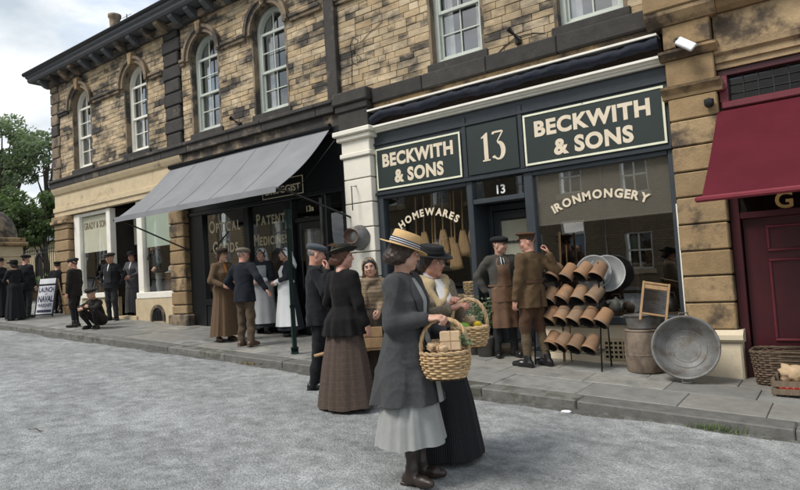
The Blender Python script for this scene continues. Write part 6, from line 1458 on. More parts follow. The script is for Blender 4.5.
    def trousers(s, mat, hem=.07, r=(.099, .076, .060), top=1.02, wr=.004, taper_at=None):
        f = SDF(s.jv); f.loft([(z*s.s, *s.L((0, 0, z))[:2], rx*s.s, ry*s.s) for z, rx, ry in ((.80, .165, .115), (.90, .172, .125), (top, .150, .112))])
        for k, (fx, fy) in enumerate(s.feet):
            sx = -1 if k == 0 else 1; hip = s.L((sx*.085, 0, .86)); an = np.array([fx, fy-.03, hem])*s.s; an0 = np.array([fx, fy-.03, .09])*s.s; kn = (s.L((sx*.085, 0, .88))+an0)/2+np.array([0, .035, .02])*s.s
            ph = random.uniform(0, 6); f.cap(hip, kn, r[0]*s.s, r[1]*s.s, .04, (wr, 11, ph)); f.cap(kn, an, r[1]*s.s, r[2]*s.s, .03, (wr, 16, ph))
        return s.put('trousers', f, mat)
    def shoes(s, mat, shaft=0.0, rs=.048, length=.26, wd=.044):
        if s.f: wd = .037; length = .245
        for k, (fx, fy) in enumerate(s.feet):
            f = SDF(min(s.jv, .010)); q = s.s; out = -.10 if k == 0 else .10; a = np.array([fx, fy-.075, .045])*q; b = np.array([fx+out*.18, fy+.06, .042])*q; c = np.array([fx+out*.3, fy+length-.125, .036])*q
            f.cap(a, b, (.034 if s.f else .040)*q, wd*q); f.cap(b, c, wd*q, (.029 if s.f else .036)*q, .03); f.cap(np.array([fx, fy-.045, .05])*q, np.array([fx, fy-.03, .115])*q, .044*q, .042*q, .03)
            if shaft: f.cap(np.array([fx, fy-.03, .10])*q, np.array([fx, fy-.025, shaft])*q, (.037 if s.f else .043)*q, rs*q, .02, (.0035, 16, k))
            f.plane((0, 0, -1), -.006*q); o = s.put('boot' if shaft else 'shoe', f, mat)
            m = MB(); m.box(-.034*q, .034*q, -.035*q, .03*q, 0, .026*q, .006, Matrix.Rotation(-out*.6, 3, 'Z'), (fx*q, (fy-.078)*q, 0)); m.build('heel', mat, o)
    def collar(s, mat, r=.062, h=.045, zc=1.425, name='collar', tilt=.35, flare=.012):
        m = MB(); v = []; F = []; n = 24
        for i in range(4):
            t = i/3
            for j in range(n+1):
                a = rad(-150+300*j/n) ; rr = r+flare*(1-t); p = s.L((0, -.012, zc)); v.append(Vector((p[0]-rr*s.s*math.sin(a), p[1]-rr*s.s*math.cos(a)*.95, (zc+h*t)*s.s - tilt*.05*(1-math.cos(a))*s.s*.5)))
        for i in range(3):
            for j in range(n): q = i*(n+1)+j; F.append((q, q+1, q+n+2, q+n+1))
        m.add(v, F, True); m.add([p+Vector((0, 0, -.002)) - Vector((p.x, p.y+.012, 0)).normalized()*.005 for p in v], [tuple(reversed(f)) for f in F], True); return m.build(name, mat, s.root)
    def neck(s, mat, name='blouse_neck', top=-.088):
        f = SDF(s.hv); k = s.hk; a = s.hd((0, -.020, top)); f.cap(a, s.L((0, -.016, 1.40)), (.053 if s.f else .062)*k, (.062 if s.f else .07)*k, .02); n = nrm(a-s.L((0, -.016, 1.40))); f.plane(n, n @ (a+n*.004)); return s.put(name, f, mat)
    def buttons(s, sec, zs, mat, parent, th=0, r=.011):
        sec = sorted(sec); Z_ = [q[0] for q in sec]
        for z in zs:
            cx, cy, rx, ry = [float(np.interp(z, Z_, [q[m_] for q in sec])) for m_ in (1, 2, 3, 4)]; p = s.L((cx, cy, z)); a = rad(th); MB().sphere((p[0]+(rx+.012)*math.sin(a)*s.s, p[1]+(ry+.012)*math.cos(a)*s.s, z*s.s), r, 8, 6).build('button', mat, parent)
    # ---- headwear, in head coordinates
    def hat_lathe(s, name, mat, prof, tilt=(0, 0, 0), at=(0, -.005, .045), ov=1.12, wav=0.0, parent=None, n=40, thick=True, droop=0.0):
        Rt = s.Rh @ RX(rad(tilt[0])) @ RY(rad(tilt[1])); m = MB(); v = []; F = []
        for (r, z) in prof:
            for j in range(n):
                a = 2*math.pi*j/n; zz_ = z + wav*math.sin(2*a+.6)*(max(0, r-.09)/.08) - droop*math.sin(a)*(max(0, r-.09)/.08); q = np.array((r*math.cos(a), r*ov*math.sin(a), zz_))*s.hk
                v.append(Vector(s.hd(at) + Rt @ q))
        for k in range(len(prof)-1):
            for j in range(n): F.append((k*n+j, k*n+(j+1)%n, (k+1)*n+(j+1)%n, (k+1)*n+j))
        m.add(v, F, True); return m.build(name, mat, parent or s.root)
    def brim_hat(s, mat, band_mat, crown=(.088, .082, .078), hgt=.085, brim=.165, tilt=(0, 0, 0), at=(0, -.005, .052), wav=.006, bandh=.03, droop=0.0, ov=1.12):
        c0, c1, c2 = crown
        h = s.hat_lathe('hat', mat, [(c0-.006, .0), (brim-.002, -.006), (brim, -.003), (brim-.002, .001), (c0+.004, .005), (c0, .012), (c1, hgt*.6), (c2, hgt*.95), (c2-.012, hgt), (.02, hgt-.006), (.001, hgt-.006)], tilt, at, ov, wav, droop=droop)
        s.hat_lathe('hat_band', band_mat, [(c0+.003, .008), (c0+.005, .010), (c0+(c1-c0)*.5+.005, .008+bandh), (c0+(c1-c0)*.5+.002, .010+bandh)], tilt, at, ov, 0, h); return h
    def flat_cap(s, mat, tilt=6, big=1.0):
        f = SDF(s.hv); T, k = s.hd, s.hk; R_ = s.Rh @ RX(rad(-tilt)); b = big
        f.ell(T((0, -.004, .083)), np.array((.098*b, .121*b, .047))*k, R_); f.ell(T((0, -.010, .060)), np.array((.088, .106, .030))*k, R_, .02); f.ell(T((0, .058, .070)), np.array((.080*b, .056, .032))*k, R_, .02)
        n = R_ @ np.array((0, 0, -1.)); f.plane(n, n @ T((0, 0, .042)))
        o = s.put('cap', f, mat); g = SDF(s.hv*.9); g.ell(T((0, .098, .046)), np.array((.058, .044, .008 if s.hv < .009 else .010))*k, s.Rh @ RX(rad(-tilt-10)), 0); s.put('cap_peak', g, mat, o); return o
    def service_cap(s, mat, peak_mat):
        f = SDF(s.hv); T, k, R_ = s.hd, s.hk, s.Rh; R2 = R_ @ RX(rad(8))
        f.ell(T((0, -.002, .102)), np.array((.118, .130, .030))*k, R2); o = s.put('cap', f, mat)
        s.hat_lathe('cap_band', mat, [(.080, -.005), (.084, .0), (.086, .045), (.10, .06)], (4, 0, 0), (0, -.008, .048), 1.16, 0, o)
        g = SDF(s.hv); g.ell(T((0, .108, .050)), np.array((.064, .045, .010))*k, R_ @ RX(rad(-28)), 0); s.put('cap_peak', g, peak_mat, o); return o
    def scarf(s, mat, name='headscarf', full=True, drape=True):
        f = SDF(s.hv); T, k, R_ = s.hd, s.hk, s.Rh
        f.ell(T((0, -.016, .022)), np.array((.096, .112, .112))*k, R_); f.cap(T((0, -.03, -.05)), s.L((0, -.02, 1.39)), .098*k, .12*k, .04)
        n = R_ @ np.array((0, .93, -.37)); f.plane(n, n @ T((0, .050, .055)))
        o = s.put(name, f, mat)
        if drape:
            g = SDF(s.jv); g.cap(s.L((-.12, .02, 1.415)), s.L((.04, .085, 1.385)), .036*s.s, .038*s.s, .04); g.cap(s.L((.12, .02, 1.415)), s.L((-.03, .085, 1.40)), .036*s.s, .038*s.s, .04); g.cap(s.L((.05, .11, 1.34)), s.L((.075, .125, 1.12)), .034*s.s, .040*s.s, .04); s.put('scarf_end', g, mat, o)
        return o
    def veil(s, mat):
        f = SDF(s.hv); T, k, R_ = s.hd, s.hk, s.Rh
        f.ell(T((0, -.020, .028)), np.array((.094, .108, .105))*k, R_); n = R_ @ np.array((0, .80, -.60)); f.cap(T((0, -.07, -.02)), T((0, -.10, -.20)), .085*k, .12*k, .05); f.plane(n, n @ T((0, .062, .060))); return s.put('veil', f, mat)
# garment outlines (z, cx, cy, rx, ry) for a 1.70 m figure
def men_jacket(hem=.80, hip=.188, waist=.172, chest=.192, d=.0): return [(hem, 0, .0, hip+.014, .158), (.95, 0, .0, hip, .146), (1.08, 0, .0, waist, .132), (1.24, 0, .003, chest, .138), (1.34, 0, -.005, chest-.01, .115), (1.42, 0, -.015, .09, .075)]
def lady_jacket(hem=.86, hip=.185, waist=.132): return [(hem, 0, -.008, hip, hip*.90), (.93, 0, -.006, hip-.03, (hip-.03)*.88), (1.06, 0, 0, waist, .112), (1.16, 0, .008, .150, .128), (1.25, 0, .014, .165, .138), (1.34, 0, -.003, .150, .105), (1.42, 0, -.015, .072, .068)]
def skirt_sec(hem=.06, hr=.36, waist=.135, wz=1.05, back=-.03): return [(wz, 0, 0, waist, waist*.82), (.96, 0, -.005, waist+.05, waist*.82+.05), (.80, 0, -.012, .188, .174), (.45, 0, back*.6, .198+(hr-.205)*.5, .184+(hr-.19)*.5), (hem, 0, back, hr, hr*.96)]
# directions as seen in the picture
IR = Vector((.81, .587)); IB = Vector((.587, -.81))     # towards picture right / towards the viewer
def face_dir(deg):                                       # 0 = picture right, 90 = towards the viewer, 180 = picture left, 270 = away
    a = rad(deg); return IR*math.cos(a) + IB*math.sin(a)
# ================================================================== the people
def at_depth(px, py, dep): return EYE + (fwd*FPX + rgt*(px-400) - upv*(py-245))/FPX*dep
def gpos(p, road=False): return Vector((p.x, p.y, road_fn(p.x, p.y) if road else pav_z(p.x, p.y)))
white_linen = cloth('white linen', (.72, .72, .70), .05, 8, .3, bscale=180)
# ---- 1: grey coat, straw hat, basket of parcels
grey_wool = cloth('charcoal grey wool', (.062, .063, .066), .2, 60, .4)
grey_linen = cloth('pale grey linen', (.34, .345, .335), .10, 12, .35)
straw = pm('golden straw', (.56, .36, .15), .65, .22, 70, .5, 220, world=False, stretch=(1, 1, 6), bdist=.002)
p = gpos(on_road(416, 480), True)
P = Person(p, face_dir(30), 1.665, 'woman in charcoal coat, grey skirt and straw hat carrying the nearest wicker basket', .006, .009, True, 0, head=(46, -8, 0), feet=((-.09, .03), (.08, .05)))
hw1 = at_depth(427.5, 318.5, 4.10); wr1 = P.loc(hw1)/P.s
P.arm('R', wr1, (.55, -.8, -.5), hand=P.loc(at_depth(441, 317, 4.06))-P.loc(hw1), palm=(-.4, .1, -1), curl=1.0)
P.arm('L', (-.17, .20, 1.00), (.6, -.8, -.4), hand=(.5, .8, -.3), palm=(.6, 0, -.6), curl=.9)
P.head(); P.hair(HAIR['brown'], 'bun', 1.06)
coat_sec = [(.545, 0, -.030, .268, .262), (.66, 0, -.028, .252, .245), (.86, 0, -.020, .216, .200), (1.02, 0, -.010, .182, .160), (1.14, 0, -.003, .174, .148), (1.25, 0, .010, .180, .146), (1.34, 0, -.003, .165, .115), (1.42, 0, -.015, .085, .075)]
co = P.jacket(grey_wool, coat_sec, (.072, .064, .052), fold=(.012, 7, 1.0, 1.05), shoulders=.062, name='coat', cuff=.03, wr=.005)
P.patch('dress_front', grey_linen, coat_sec, -15, 15, .56, 1.405, .007, shape=lambda t, a, b: (a*(.7 if t < .5 else .55+.6*t), b*(.45 if t < .5 else .3+.7*t)), nz=24, sag=.006)
for sg, nm in ((1, 'lapel'), (-1, 'lapel')): P.patch('lapel', grey_wool, coat_sec, 6*sg, 34*sg, 1.02, 1.41, .013, co, shape=lambda t, a, b: (a+sg*8*t, a+sg*(4+24*min(1, 1.6*t)*(1 if t < .72 else 1-(t-.72)*1.6))))
P.collar(grey_wool, .068, .042, 1.415, flare=.022); P.buttons(coat_sec, (.80, .92, 1.04), leather_dk, co, 20, .012)
for sg in (1, -1): P.patch('pocket_flap', grey_wool, coat_sec, 40*sg, 66*sg, .84, .865, .016, co, 8, 3)
sk = P.skirt(grey_linen, [(1.0, 0, 0, .13, .11), (.80, 0, -.01, .15, .13), (.60, 0, -.012, .188, .166), (.54, 0, -.013, .217, .194), (.285, 0, -.02, .262, .245)], 13, .016, 3, hemcurve=-.012)
P.shoes(leather_dk, .40, .049)
P.brim_hat(straw, cloth('white ribbon', (.68, .70, .74), .05), (.097, .093, .089), .104, .158, (-14, 6, 0), (0, -.008, .048), .007, .038)
h = [c for c in P.root.children if c.name.startswith('hat')][0]
for zz0 in (.010, .025, .040): P.hat_lathe('ribbon_stripe', cloth('navy ribbon', (.018, .022, .05), .1), [(.1015, zz0), (.1035, zz0+.001), (.1032, zz0+.006), (.1010, zz0+.007)], (-14, 6, 0), (0, -.008, .048), 1.12, 0, h)
P.finish()
bc1 = at_depth(446.5, 377, 4.08)
wicker_basket('wicker_basket', bc1, .125, .105, .165, .26, wicker, 'round golden wicker basket of brown paper parcels held by the woman in the straw hat', 'shopping baskets', .215, 10, 22, .0075, rad(28))
def parcel(c, sx, sy, sz, rz, tilt, label):
    o = empty('paper_parcel', c, label, 'parcel', 'brown paper parcels in the basket'); R_ = Matrix.Rotation(rz, 3, 'Z') @ Matrix.Rotation(tilt, 3, 'X')
    MB().box(-sx/2, sx/2, -sy/2, sy/2, -sz/2, sz/2, .008, R_, c).build('wrapping', paper_brown, o); m = MB(); e = .0025
    m.box(-.002, .002, -sy/2-e, sy/2+e, -sz/2-e, sz/2+e, 0, R_, c).box(-sx/2-e, sx/2+e, -sy/2-e, sy/2+e, -.002, .002, 0, R_, c); m.build('string', wood_tan, o)
parcel(at_depth(450.5, 341, 4.06), .135, .07, .13, rad(30), rad(-8), 'tall brown paper parcel standing in the nearest basket')
parcel(at_depth(434, 347, 4.10), .085, .06, .05, rad(70), .3, 'small brown paper parcel at the left end of the nearest basket'); parcel(at_depth(438, 344, 4.16), .10, .04, .06, rad(10), -.4, 'flat paper parcel behind the small one in the nearest basket'); parcel(at_depth(442, 349, 4.0), .07, .05, .045, rad(-20), .2, 'tiny paper parcel before the tall one in the nearest basket')
def greens(c, n, r, label, seed):
    rn = random.Random(seed); vv = []; ff = []
    for k in range(n):
        q = Vector((rn.gauss(0, r), rn.gauss(0, r), rn.gauss(0, r*.6))); d = Vector((rn.gauss(0, 1), rn.gauss(0, 1), rn.gauss(.5, .6))).normalized(); L_ = .035; s_ = d.orthogonal().normalized()*.011; i0 = len(vv); vv += [q, q+d*L_*.5+s_, q+d*L_, q+d*L_*.5-s_]; ff.append((i0, i0+1, i0+2, i0+3))
    o = link('herb_bunch', mesh('herb_bunch', vv, ff), lf1); o.location = c; tag(o, label, 'herbs')
greens(at_depth(464, 342, 4.06), 70, .02, 'bunch of green herbs at the right end of the nearest basket', 5)
# ---- 2: tweed jacket, shawl, black hat, basket of fruit
tweed = cloth('tan herringbone tweed', (.27, .22, .155), .25, 110, .5, col2=(.09, .075, .055), s2=160, f2=(.5, .55))
cream_wool = cloth('cream wool shawl', (.52, .40, .23), .15, 30, .4)
black_stripe = plaid('black pinstripe', (.008, .008, .010), (.05, .05, .055), 60, .14, False)
black_felt = cloth('black felt', (.012, .013, .013), .2, 30, .2)
p = gpos(on_road(445, 455), True)
P = Person(p, face_dir(52), 1.60, 'woman in tan tweed jacket, cream shawl and wide black hat, holding the fruit basket', .006, .010, True, 1, head=(16, -10, 3), feet=((-.08, .10), (.09, .03)), lean=-2)
hw2 = at_depth(452, 309, 4.50); P.arm('R', P.loc(hw2)/P.s, (.8, -.6, -.6), hand=P.loc(at_depth(462, 304, 4.46))-P.loc(hw2), palm=(-.6, .2, -.8), curl=.9)
P.arm('L', P.loc(at_depth(457, 303, 4.62))/P.s, (.7, -.6, -.6), palm=(.6, .2, -.8), curl=.9)
P.head(jaw=1.1); P.hair(HAIR['brown'], 'bun', .97)
lj = lady_jacket(.80, .205, .158); lj = [(z, cx, cy, rx+.012, ry+.012) for z, cx, cy, rx, ry in lj]
jk = P.jacket(tweed, lj, (.068, .060, .050), fold=(.008, 5, .5, 1.0), shoulders=.060, cuff=.03, wr=.005); P.buttons(lj, (.92, 1.0, 1.08, 1.16), leather_dk, jk)
P.neck(cloth('lilac white blouse', (.62, .60, .68), .05)); P.patch('blouse_front', white_linen, lj, -22, 22, 1.22, 1.43, .010)
sh = SDF(.010); sh.cap(P.L((-.13, -.02, 1.41)), P.L((-.07, .05, 1.41)), .052, .035, .04); sh.cap(P.L((.13, -.02, 1.41)), P.L((.08, .06, 1.40)), .052, .040, .04); sh.cap(P.L((-.13, -.035, 1.41)), P.L((.13, -.035, 1.41)), .058, k=.04); sh.cap(P.L((.12, .05, 1.39)), P.L((.075, .150, 1.22)), .036, .032, .04); sh.cap(P.L((-.10, .05, 1.39)), P.L((.03, .150, 1.25)), .034, .030, .04)
ho = SDF(.010); so = P.put('shawl', sh, cream_wool)
fr = MB(); rn = random.Random(4)
for k in range(26):
    u = k/25; q = Vector(P.L((.03+.07*u, .175-.01*u, 1.20-.02*math.sin(u*9)))); fr.tube([q, q+Vector((rn.uniform(-.006, .006), .008, -.03)), q+Vector((rn.uniform(-.01, .01), .006, -.065))], .0035, 4)
fr.build('fringe', cream_wool, so, kind='stuff')
P.skirt(black_stripe, skirt_sec(.035, .315, .16, 1.04, .02), 13, .014, 7)
P.shoes(leather_bk); P.brim_hat(black_felt, black_felt, (.094, .090, .086), .075, .160, (-4, 4, 0), (0, -.012, .055), .010, .03); P.finish()
bc2 = at_depth(471, 346, 4.46)
wicker_basket('wicker_basket', bc2, .100, .085, .135, .26, wicker, 'wicker basket of green and yellow fruit held by the woman in tweed', 'shopping baskets', .20, 9, 20, .0075, rad(30))
c = at_depth(463, 327, 4.44); m = MB(); m.sphere(c, (.052, .036, .034), 16, 10, Matrix.Rotation(rad(30), 3, 'Z')); o = m.thing('mango', pm('green mango skin', (.16, .33, .03), .35, .15), c, 'green mango lying in the fruit basket', 'fruit'); MB().tube([c+Vector((.045, .026, .004)), c+Vector((.056, .032, .01))], .003, 5).build('stalk', wood_grey, o)
c = at_depth(477.5, 325.5, 4.48); m = MB(); m.lathe([(.001, -.05), (.008, -.046), (.022, -.034), (.033, 0), (.024, .030), (.010, .043), (.001, .05)], 16, c, Matrix.Rotation(rad(60), 3, 'X') @ Matrix.Rotation(rad(30), 3, 'Y')); m.thing('lemon', pm('lemon skin', (.72, .52, .03), .4, .08), c, 'yellow lemon in the fruit basket', 'fruit')
crumple(at_depth(470, 321, 4.55), .045, paper_brown, 'paper_bag', 'brown paper bag at the back of the fruit basket', 'paper bag', 12, (1.2, .8, .9))
# ---- 3: black velvet jacket, plaid skirt
velvet = cloth('black velvet', (.008, .007, .007), .3, 20, .3, sheen=.03)
plaid_br = plaid('brown plaid wool', (.072, .052, .042), (.13, .085, .065), 17, .08)
p = gpos(on_road(350, 408), True)
P = Person(p, face_dir(-48), 1.62, 'woman in black velvet jacket and long brown plaid skirt, back to the viewer', .008, .011, True, 1, head=(-46, 0, 4), feet=((-.09, .02), (.09, 0)))
P.arm('R', (.26, .06, .86), (.5, -1, 0), palm=(-1, 0, 0), curl=.6); P.arm('L', (-.22, .18, .95), (.5, -1, 0), curl=.6)
P.head(); P.hair(HAIR['red'], 'bun', 1.0)
lj = lady_jacket(.76, .25, .142); lj = [(z, cx, cy, rx+.008, ry+.008) for z, cx, cy, rx, ry in lj]
P.jacket(velvet, lj, (.066, .056, .045), fold=(.018, 9, .4, 1.02), shoulders=.058, puff=.010, wr=.005)
P.neck(white_linen, top=-.10)
P.skirt(plaid_br, skirt_sec(.03, .30, .118, .985, -.03), 12, .030, 11)
P.shoes(leather_bk)
ht = P.hat_lathe('hat', cloth('dark olive felt', (.022, .022, .018), .3, 30, .3), [(.085, .0), (.118, .004), (.148, .026), (.150, .032), (.140, .030), (.112, .014), (.096, .016), (.098, .045), (.088, .078), (.06, .092), (.001, .094)], (8, -6, 0), (0, -.008, .050), 1.12, .012)
P.hat_lathe('hat_band', cloth('tartan hat band', (.12, .11, .075), .4, 60), [(.099, .018), (.1015, .022), (.1015, .040), (.098, .045)], (8, -6, 0), (0, -.008, .050), 1.12, 0, ht)
fe = MB(); vv = []; ff = []
for i in range(13):
    t = i/12; q = P.hd((.09-.02*t, .02-.18*t, .075+.06*math.sin(t*2.2))); w_ = .022*math.sin(math.pi*min(1, t*.9+.1))
    vv += [Vector(q)+Vector((0, 0, w_)), Vector(q)-Vector((0, 0, w_*.6)), ]
for i in range(12): ff.append((2*i, 2*i+1, 2*i+3, 2*i+2))
fe.add(vv, ff, True).build('feather', cloth('brown feather', (.09, .055, .03), .4, 40), ht); P.finish()
# ---- 4: flat cap, dark coat, hand at the mouth
dark_wool = cloth('black wool', (.012, .013, .016), .25, 30, .3); grey_tweed = cloth('blue-grey tweed', (.10, .115, .135), .3, 90, .4, col2=(.05, .055, .065), s2=140)
p = gpos(on_road(322, 388), True)
P = Person(p, face_dir(-8), 1.655, 'man in grey flat cap and black overcoat raising a hand to his mouth', .008, .012, False, 1, head=(6, -10, 0), feet=((-.10, .04), (.10, -.06)))
P.arm('R', P.loc(at_depth(327.5, 271, 7.0))/P.s, (.5, .4, -1), hand=(-.25, .1, .9), palm=(-.35, -.9, .1), curl=.9); P.arm('L', (-.18, .20, 1.0), (.4, -1, 0), curl=.7)
P.head(jaw=1.15); P.hair(HAIR['grey'], 'short'); P.flat_cap(grey_tweed, 5, 1.08)
mj = men_jacket(.74, .205, .195, .205); jk = P.jacket(dark_wool, mj, (.070, .062, .052), fold=(.010, 5, .2, 1.0), shoulders=.062, name='overcoat', wr=.006); P.collar(dark_wool, .070, .05, 1.41, flare=.02)
for sg in (1, -1): P.patch('lapel', dark_wool, mj, 5*sg, 30*sg, 1.05, 1.40, .012, jk, shape=lambda t, a, b: (a, a+(b-a)*min(1, 1.5*t)))
P.patch('shirt_front', white_linen, mj, -7, 7, 1.15, 1.41, .006, shape=lambda t, a, b: (a*(.1+.9*t), b*(.1+.9*t))); P.patch('pocket_flap', dark_wool, mj, 45, 72, .93, .965, .014, jk, 8, 3)
P.trousers(dark_wool, .045, (.100, .080, .066)); P.shoes(leather_bk); P.finish()
# ---- 5: headscarf
tartan = plaid('tan tartan shawl', (.24, .18, .115), (.09, .06, .045), 22, .3)
q = at_depth(371.5, 300, 7.15); p = gpos(Vector((q.x, q.y, 0)), q.y < KERB_Y)
P = Person(p, face_dir(95), 1.50, 'smiling woman in a tan checked headscarf between the two hatted women', .008, .013, True, 0, head=(6, -4, 8))
P.arm('R', (.14, .25, 1.0), curl=.6); P.arm('L', (-.12, .26, 1.0), curl=.6); P.head(); P.hair(HAIR['dark'], 'long', .98)
lj = lady_jacket(.84, .19, .15); P.jacket(tartan, lj); P.scarf(tartan); P.skirt(cloth('dark brown wool', (.05, .038, .03)), skirt_sec(.05, .30), 12, .02, 2); P.shoes(leather_bk); P.finish()
# ---- 6: shopkeeper
tw_br = cloth('grey-brown tweed', (.085, .078, .065), .25, 90, .4, col2=(.045, .042, .038), s2=140); apron_l = pm('brown leather apron', (.135, .072, .038), .5, .3, 6, .35, 22, world=False, bdist=.006, col2=(.075, .040, .022), fac2=(.5, .7), scale2=7)
p = gpos(on_pav(507, 356.5))
P = Person(p, face_dir(84), 1.62, 'shopkeeper in flat cap, tweed jacket and long brown leather apron at the doorway', .008, .012, False, 0, head=(46, -2, 3), feet=((-.12, .02), (.12, .0)))
P.arm('R', (.23, -.06, .93), (.9, -.5, 0), show=False); P.arm('L', (-.24, -.03, .93), (.9, -.5, 0), show=False)
P.head(); P.hair(HAIR['dark'], 'short'); P.flat_cap(cloth('black beret wool', (.014, .014, .015), .2), 2, 1.12)
mj = men_jacket(.78); jk = P.jacket(tw_br, mj, (.072, .062, .050), shoulders=.062, wr=.005); P.collar(white_linen, .060, .045, 1.42, 'shirt_collar', flare=.004)
P.patch('shirt_front', white_linen, mj, -12, 12, 1.18, 1.42, .005, shape=lambda t, a, b: (a*(.1+.9*t), b*(.1+.9*t))); P.patch('necktie', dark_wool, mj, -4, 4, 1.18, 1.42, .013)
for sg in (1, -1): P.patch('lapel', tw_br, mj, 10*sg, 34*sg, 1.10, 1.40, .012, jk, shape=lambda t, a, b: (a, a+(b-a)*min(1, 1.5*t)))
ap_sec = [(.42, 0, .0, .225, .185), (.7, 0, 0, .21, .165), (.95, 0, 0, .192, .148), (1.08, 0, 0, .176, .137), (1.24, 0, .003, .194, .142), (1.34, 0, -.005, .185, .12)]
ap = P.patch('apron', apron_l, ap_sec, -62, 62, .42, 1.30, .012, None, 22, 30, .006, lambda t, a, b: (a*(1 if t < .66 else .55-(t-.66)*.5), b*(1 if t < .66 else .55-(t-.66)*.5)), .012); P.patch('apron_pocket', apron_l, ap_sec, -32, 36, .78, .96, .022, ap, 12, 4); P.patch('apron_string', apron_l, ap_sec, -100, 100, 1.0, 1.025, .016, ap, 30, 2); P.patch('neck_strap', apron_l, mj, 24, 29, 1.28, 1.40, .016, ap, 3, 6); P.patch('neck_strap', apron_l, mj, -29, -24, 1.28, 1.40, .016, ap, 3, 6)
P.trousers(cloth('charcoal trousers', (.03, .03, .033)), .06); P.shoes(leather_bk); P.finish()
# ---- 7: soldier in khaki
khaki = cloth('khaki serge', (.115, .072, .036), .2, 40, .35); khaki2 = cloth('brown breeches wool', (.088, .046, .026), .2, 40, .35); putt = cloth('puttee wool', (.115, .085, .05), .2, 40, .4)
p = gpos(on_pav(537, 366))
P = Person(p, face_dir(232), 1.66, 'young soldier in khaki tunic, peaked cap and puttees facing the shopkeeper', .008, .012, False, 1, head=(44, -6, 0), feet=((-.13, .06), (.10, -.06)))
P.arm('R', P.loc(at_depth(548.5, 254, 7.72))/P.s, (.55, -.6, -1.2), hand=(-.1, .3, 1), palm=(-.6, .6, 0), curl=.9); P.arm('L', (-.25, .06, .84), (.6, -1, 0), palm=(1, 0, 0), curl=.6)
P.head(ears=True); P.hair(HAIR['brown'], 'short'); P.service_cap(khaki2, leather_br)
mj = men_jacket(.74, .205, .165, .195); jk = P.jacket(khaki, mj, (.074, .064, .052), fold=(.012, 5, .7, .98), shoulders=.064, name='tunic', wr=.006); P.collar(khaki, .066, .045, 1.415, flare=.012); P.patch('belt', khaki2, mj, -180, 180, 1.055, 1.095, .008, jk, 48, 2); P.patch('back_vent', khaki2, mj, 178, 182, .74, .96, .006, jk, 2, 6)
f = SDF(P.jv); f.loft([(z*P.s, 0, 0, rx*P.s, ry*P.s) for z, rx, ry in ((.80, .17, .12), (.92, .178, .13), (1.02, .15, .112))])
for k, (fx, fy) in enumerate(P.feet):
    sx = -1 if k == 0 else 1; hip = P.L((sx*.085, 0, .86)); an0 = np.array([fx, fy-.03, .09])*P.s; kn = (P.L((sx*.085, 0, .88))+an0)/2+np.array([0, .035, .02])*P.s; f.cap(hip, kn, .106*P.s, .078*P.s, .04, (.005, 11, k)); f.cap(kn, kn+(an0-kn)*.28, .078*P.s, .062*P.s, .03)
    g = SDF(P.jv); g.cap(kn+(an0-kn)*.15, kn+(an0-kn)*.45, .060*P.s, .062*P.s, .02, (.003, 40, 0)); g.cap(kn+(an0-kn)*.45, an0, .062*P.s, .046*P.s, .02, (.003, 50, 0)); P.put('puttee', g, putt)
P.put('breeches', f, khaki2); P.shoes(leather_bk, .14, .05, .29, .048); P.finish()
# ---- 8: long brown coat by the druggist
brown_coat = cloth('light brown wool coat', (.135, .086, .050), .18, 40, .35)
p = gpos(on_pav(226, 341))
P = Person(p, face_dir(48), 1.55, 'woman in long light brown coat and brown hat before the OPTICAL GOODS window', .009, .014, True, 0, head=(12, 0, 0))
P.arm('R', (.12, .22, 1.02), (.8, -.6, -.3), curl=.7); P.arm('L', (-.10, .23, 1.02), (.8, -.6, -.3), curl=.7); P.head(); P.hair(HAIR['red'], 'bun')
lj = lady_jacket(.84, .19, .142); jk = P.jacket(brown_coat, lj, (.072, .06, .047)); P.patch('blouse_front', cloth('rust blouse', (.32, .13, .035)), lj, -12, 12, 1.15, 1.42, .006, shape=lambda t, a, b: (a*(.1+.9*t), b*(.1+.9*t))); P.skirt(brown_coat, skirt_sec(.10, .27, .145, 1.06), 11, .016, 5, 'coat_skirt'); P.shoes(leather_br)
P.brim_hat(cloth('brown felt', (.055, .034, .022), .2), dark_wool, (.092, .09, .08), .075, .17, (-4, 0, 0), (0, -.008, .05), .006, .025); P.finish()
# ---- 9: man seen from behind
navy_j = cloth('dark navy wool', (.012, .015, .022), .25, 40, .3); tw_cap = cloth('oatmeal tweed', (.19, .165, .13), .3, 100, .4); brown_tr = cloth('brown twill', (.10, .072, .046), .18, 30, .3)
p = gpos(on_pav(247, 346))
P = Person(p, face_dir(292), 1.545, 'man in dark jacket, brown trousers and oatmeal cap with his back to the viewer', .009, .014, False, 1, head=(-12, 0, 0), feet=((-.12, .04), (.12, -.02)))
P.arm('R', P.loc(at_depth(266, 289, 9.65))/P.s, (.6, -1, -.2), hand=P.loc(at_depth(272, 296, 9.6))-P.loc(at_depth(266, 289, 9.65)), palm=(-.8, 0, -.5), curl=.3, spread=.1); P.arm('L', (-.24, .12, .96), (.9, -1, 0), curl=.7)
P.head(); P.hair(HAIR['grey'], 'short'); P.flat_cap(tw_cap, 4, 1.1); mj = men_jacket(.76, .20, .178, .2); jk = P.jacket(navy_j, mj, (.074, .064, .052), fold=(.010, 4, 0, .98), shoulders=.064, wr=.006); P.collar(navy_j, .066, .042, 1.415, flare=.015); pass
P.trousers(brown_tr, .05, (.098, .080, .068), wr=.006); P.shoes(leather_br); P.finish()
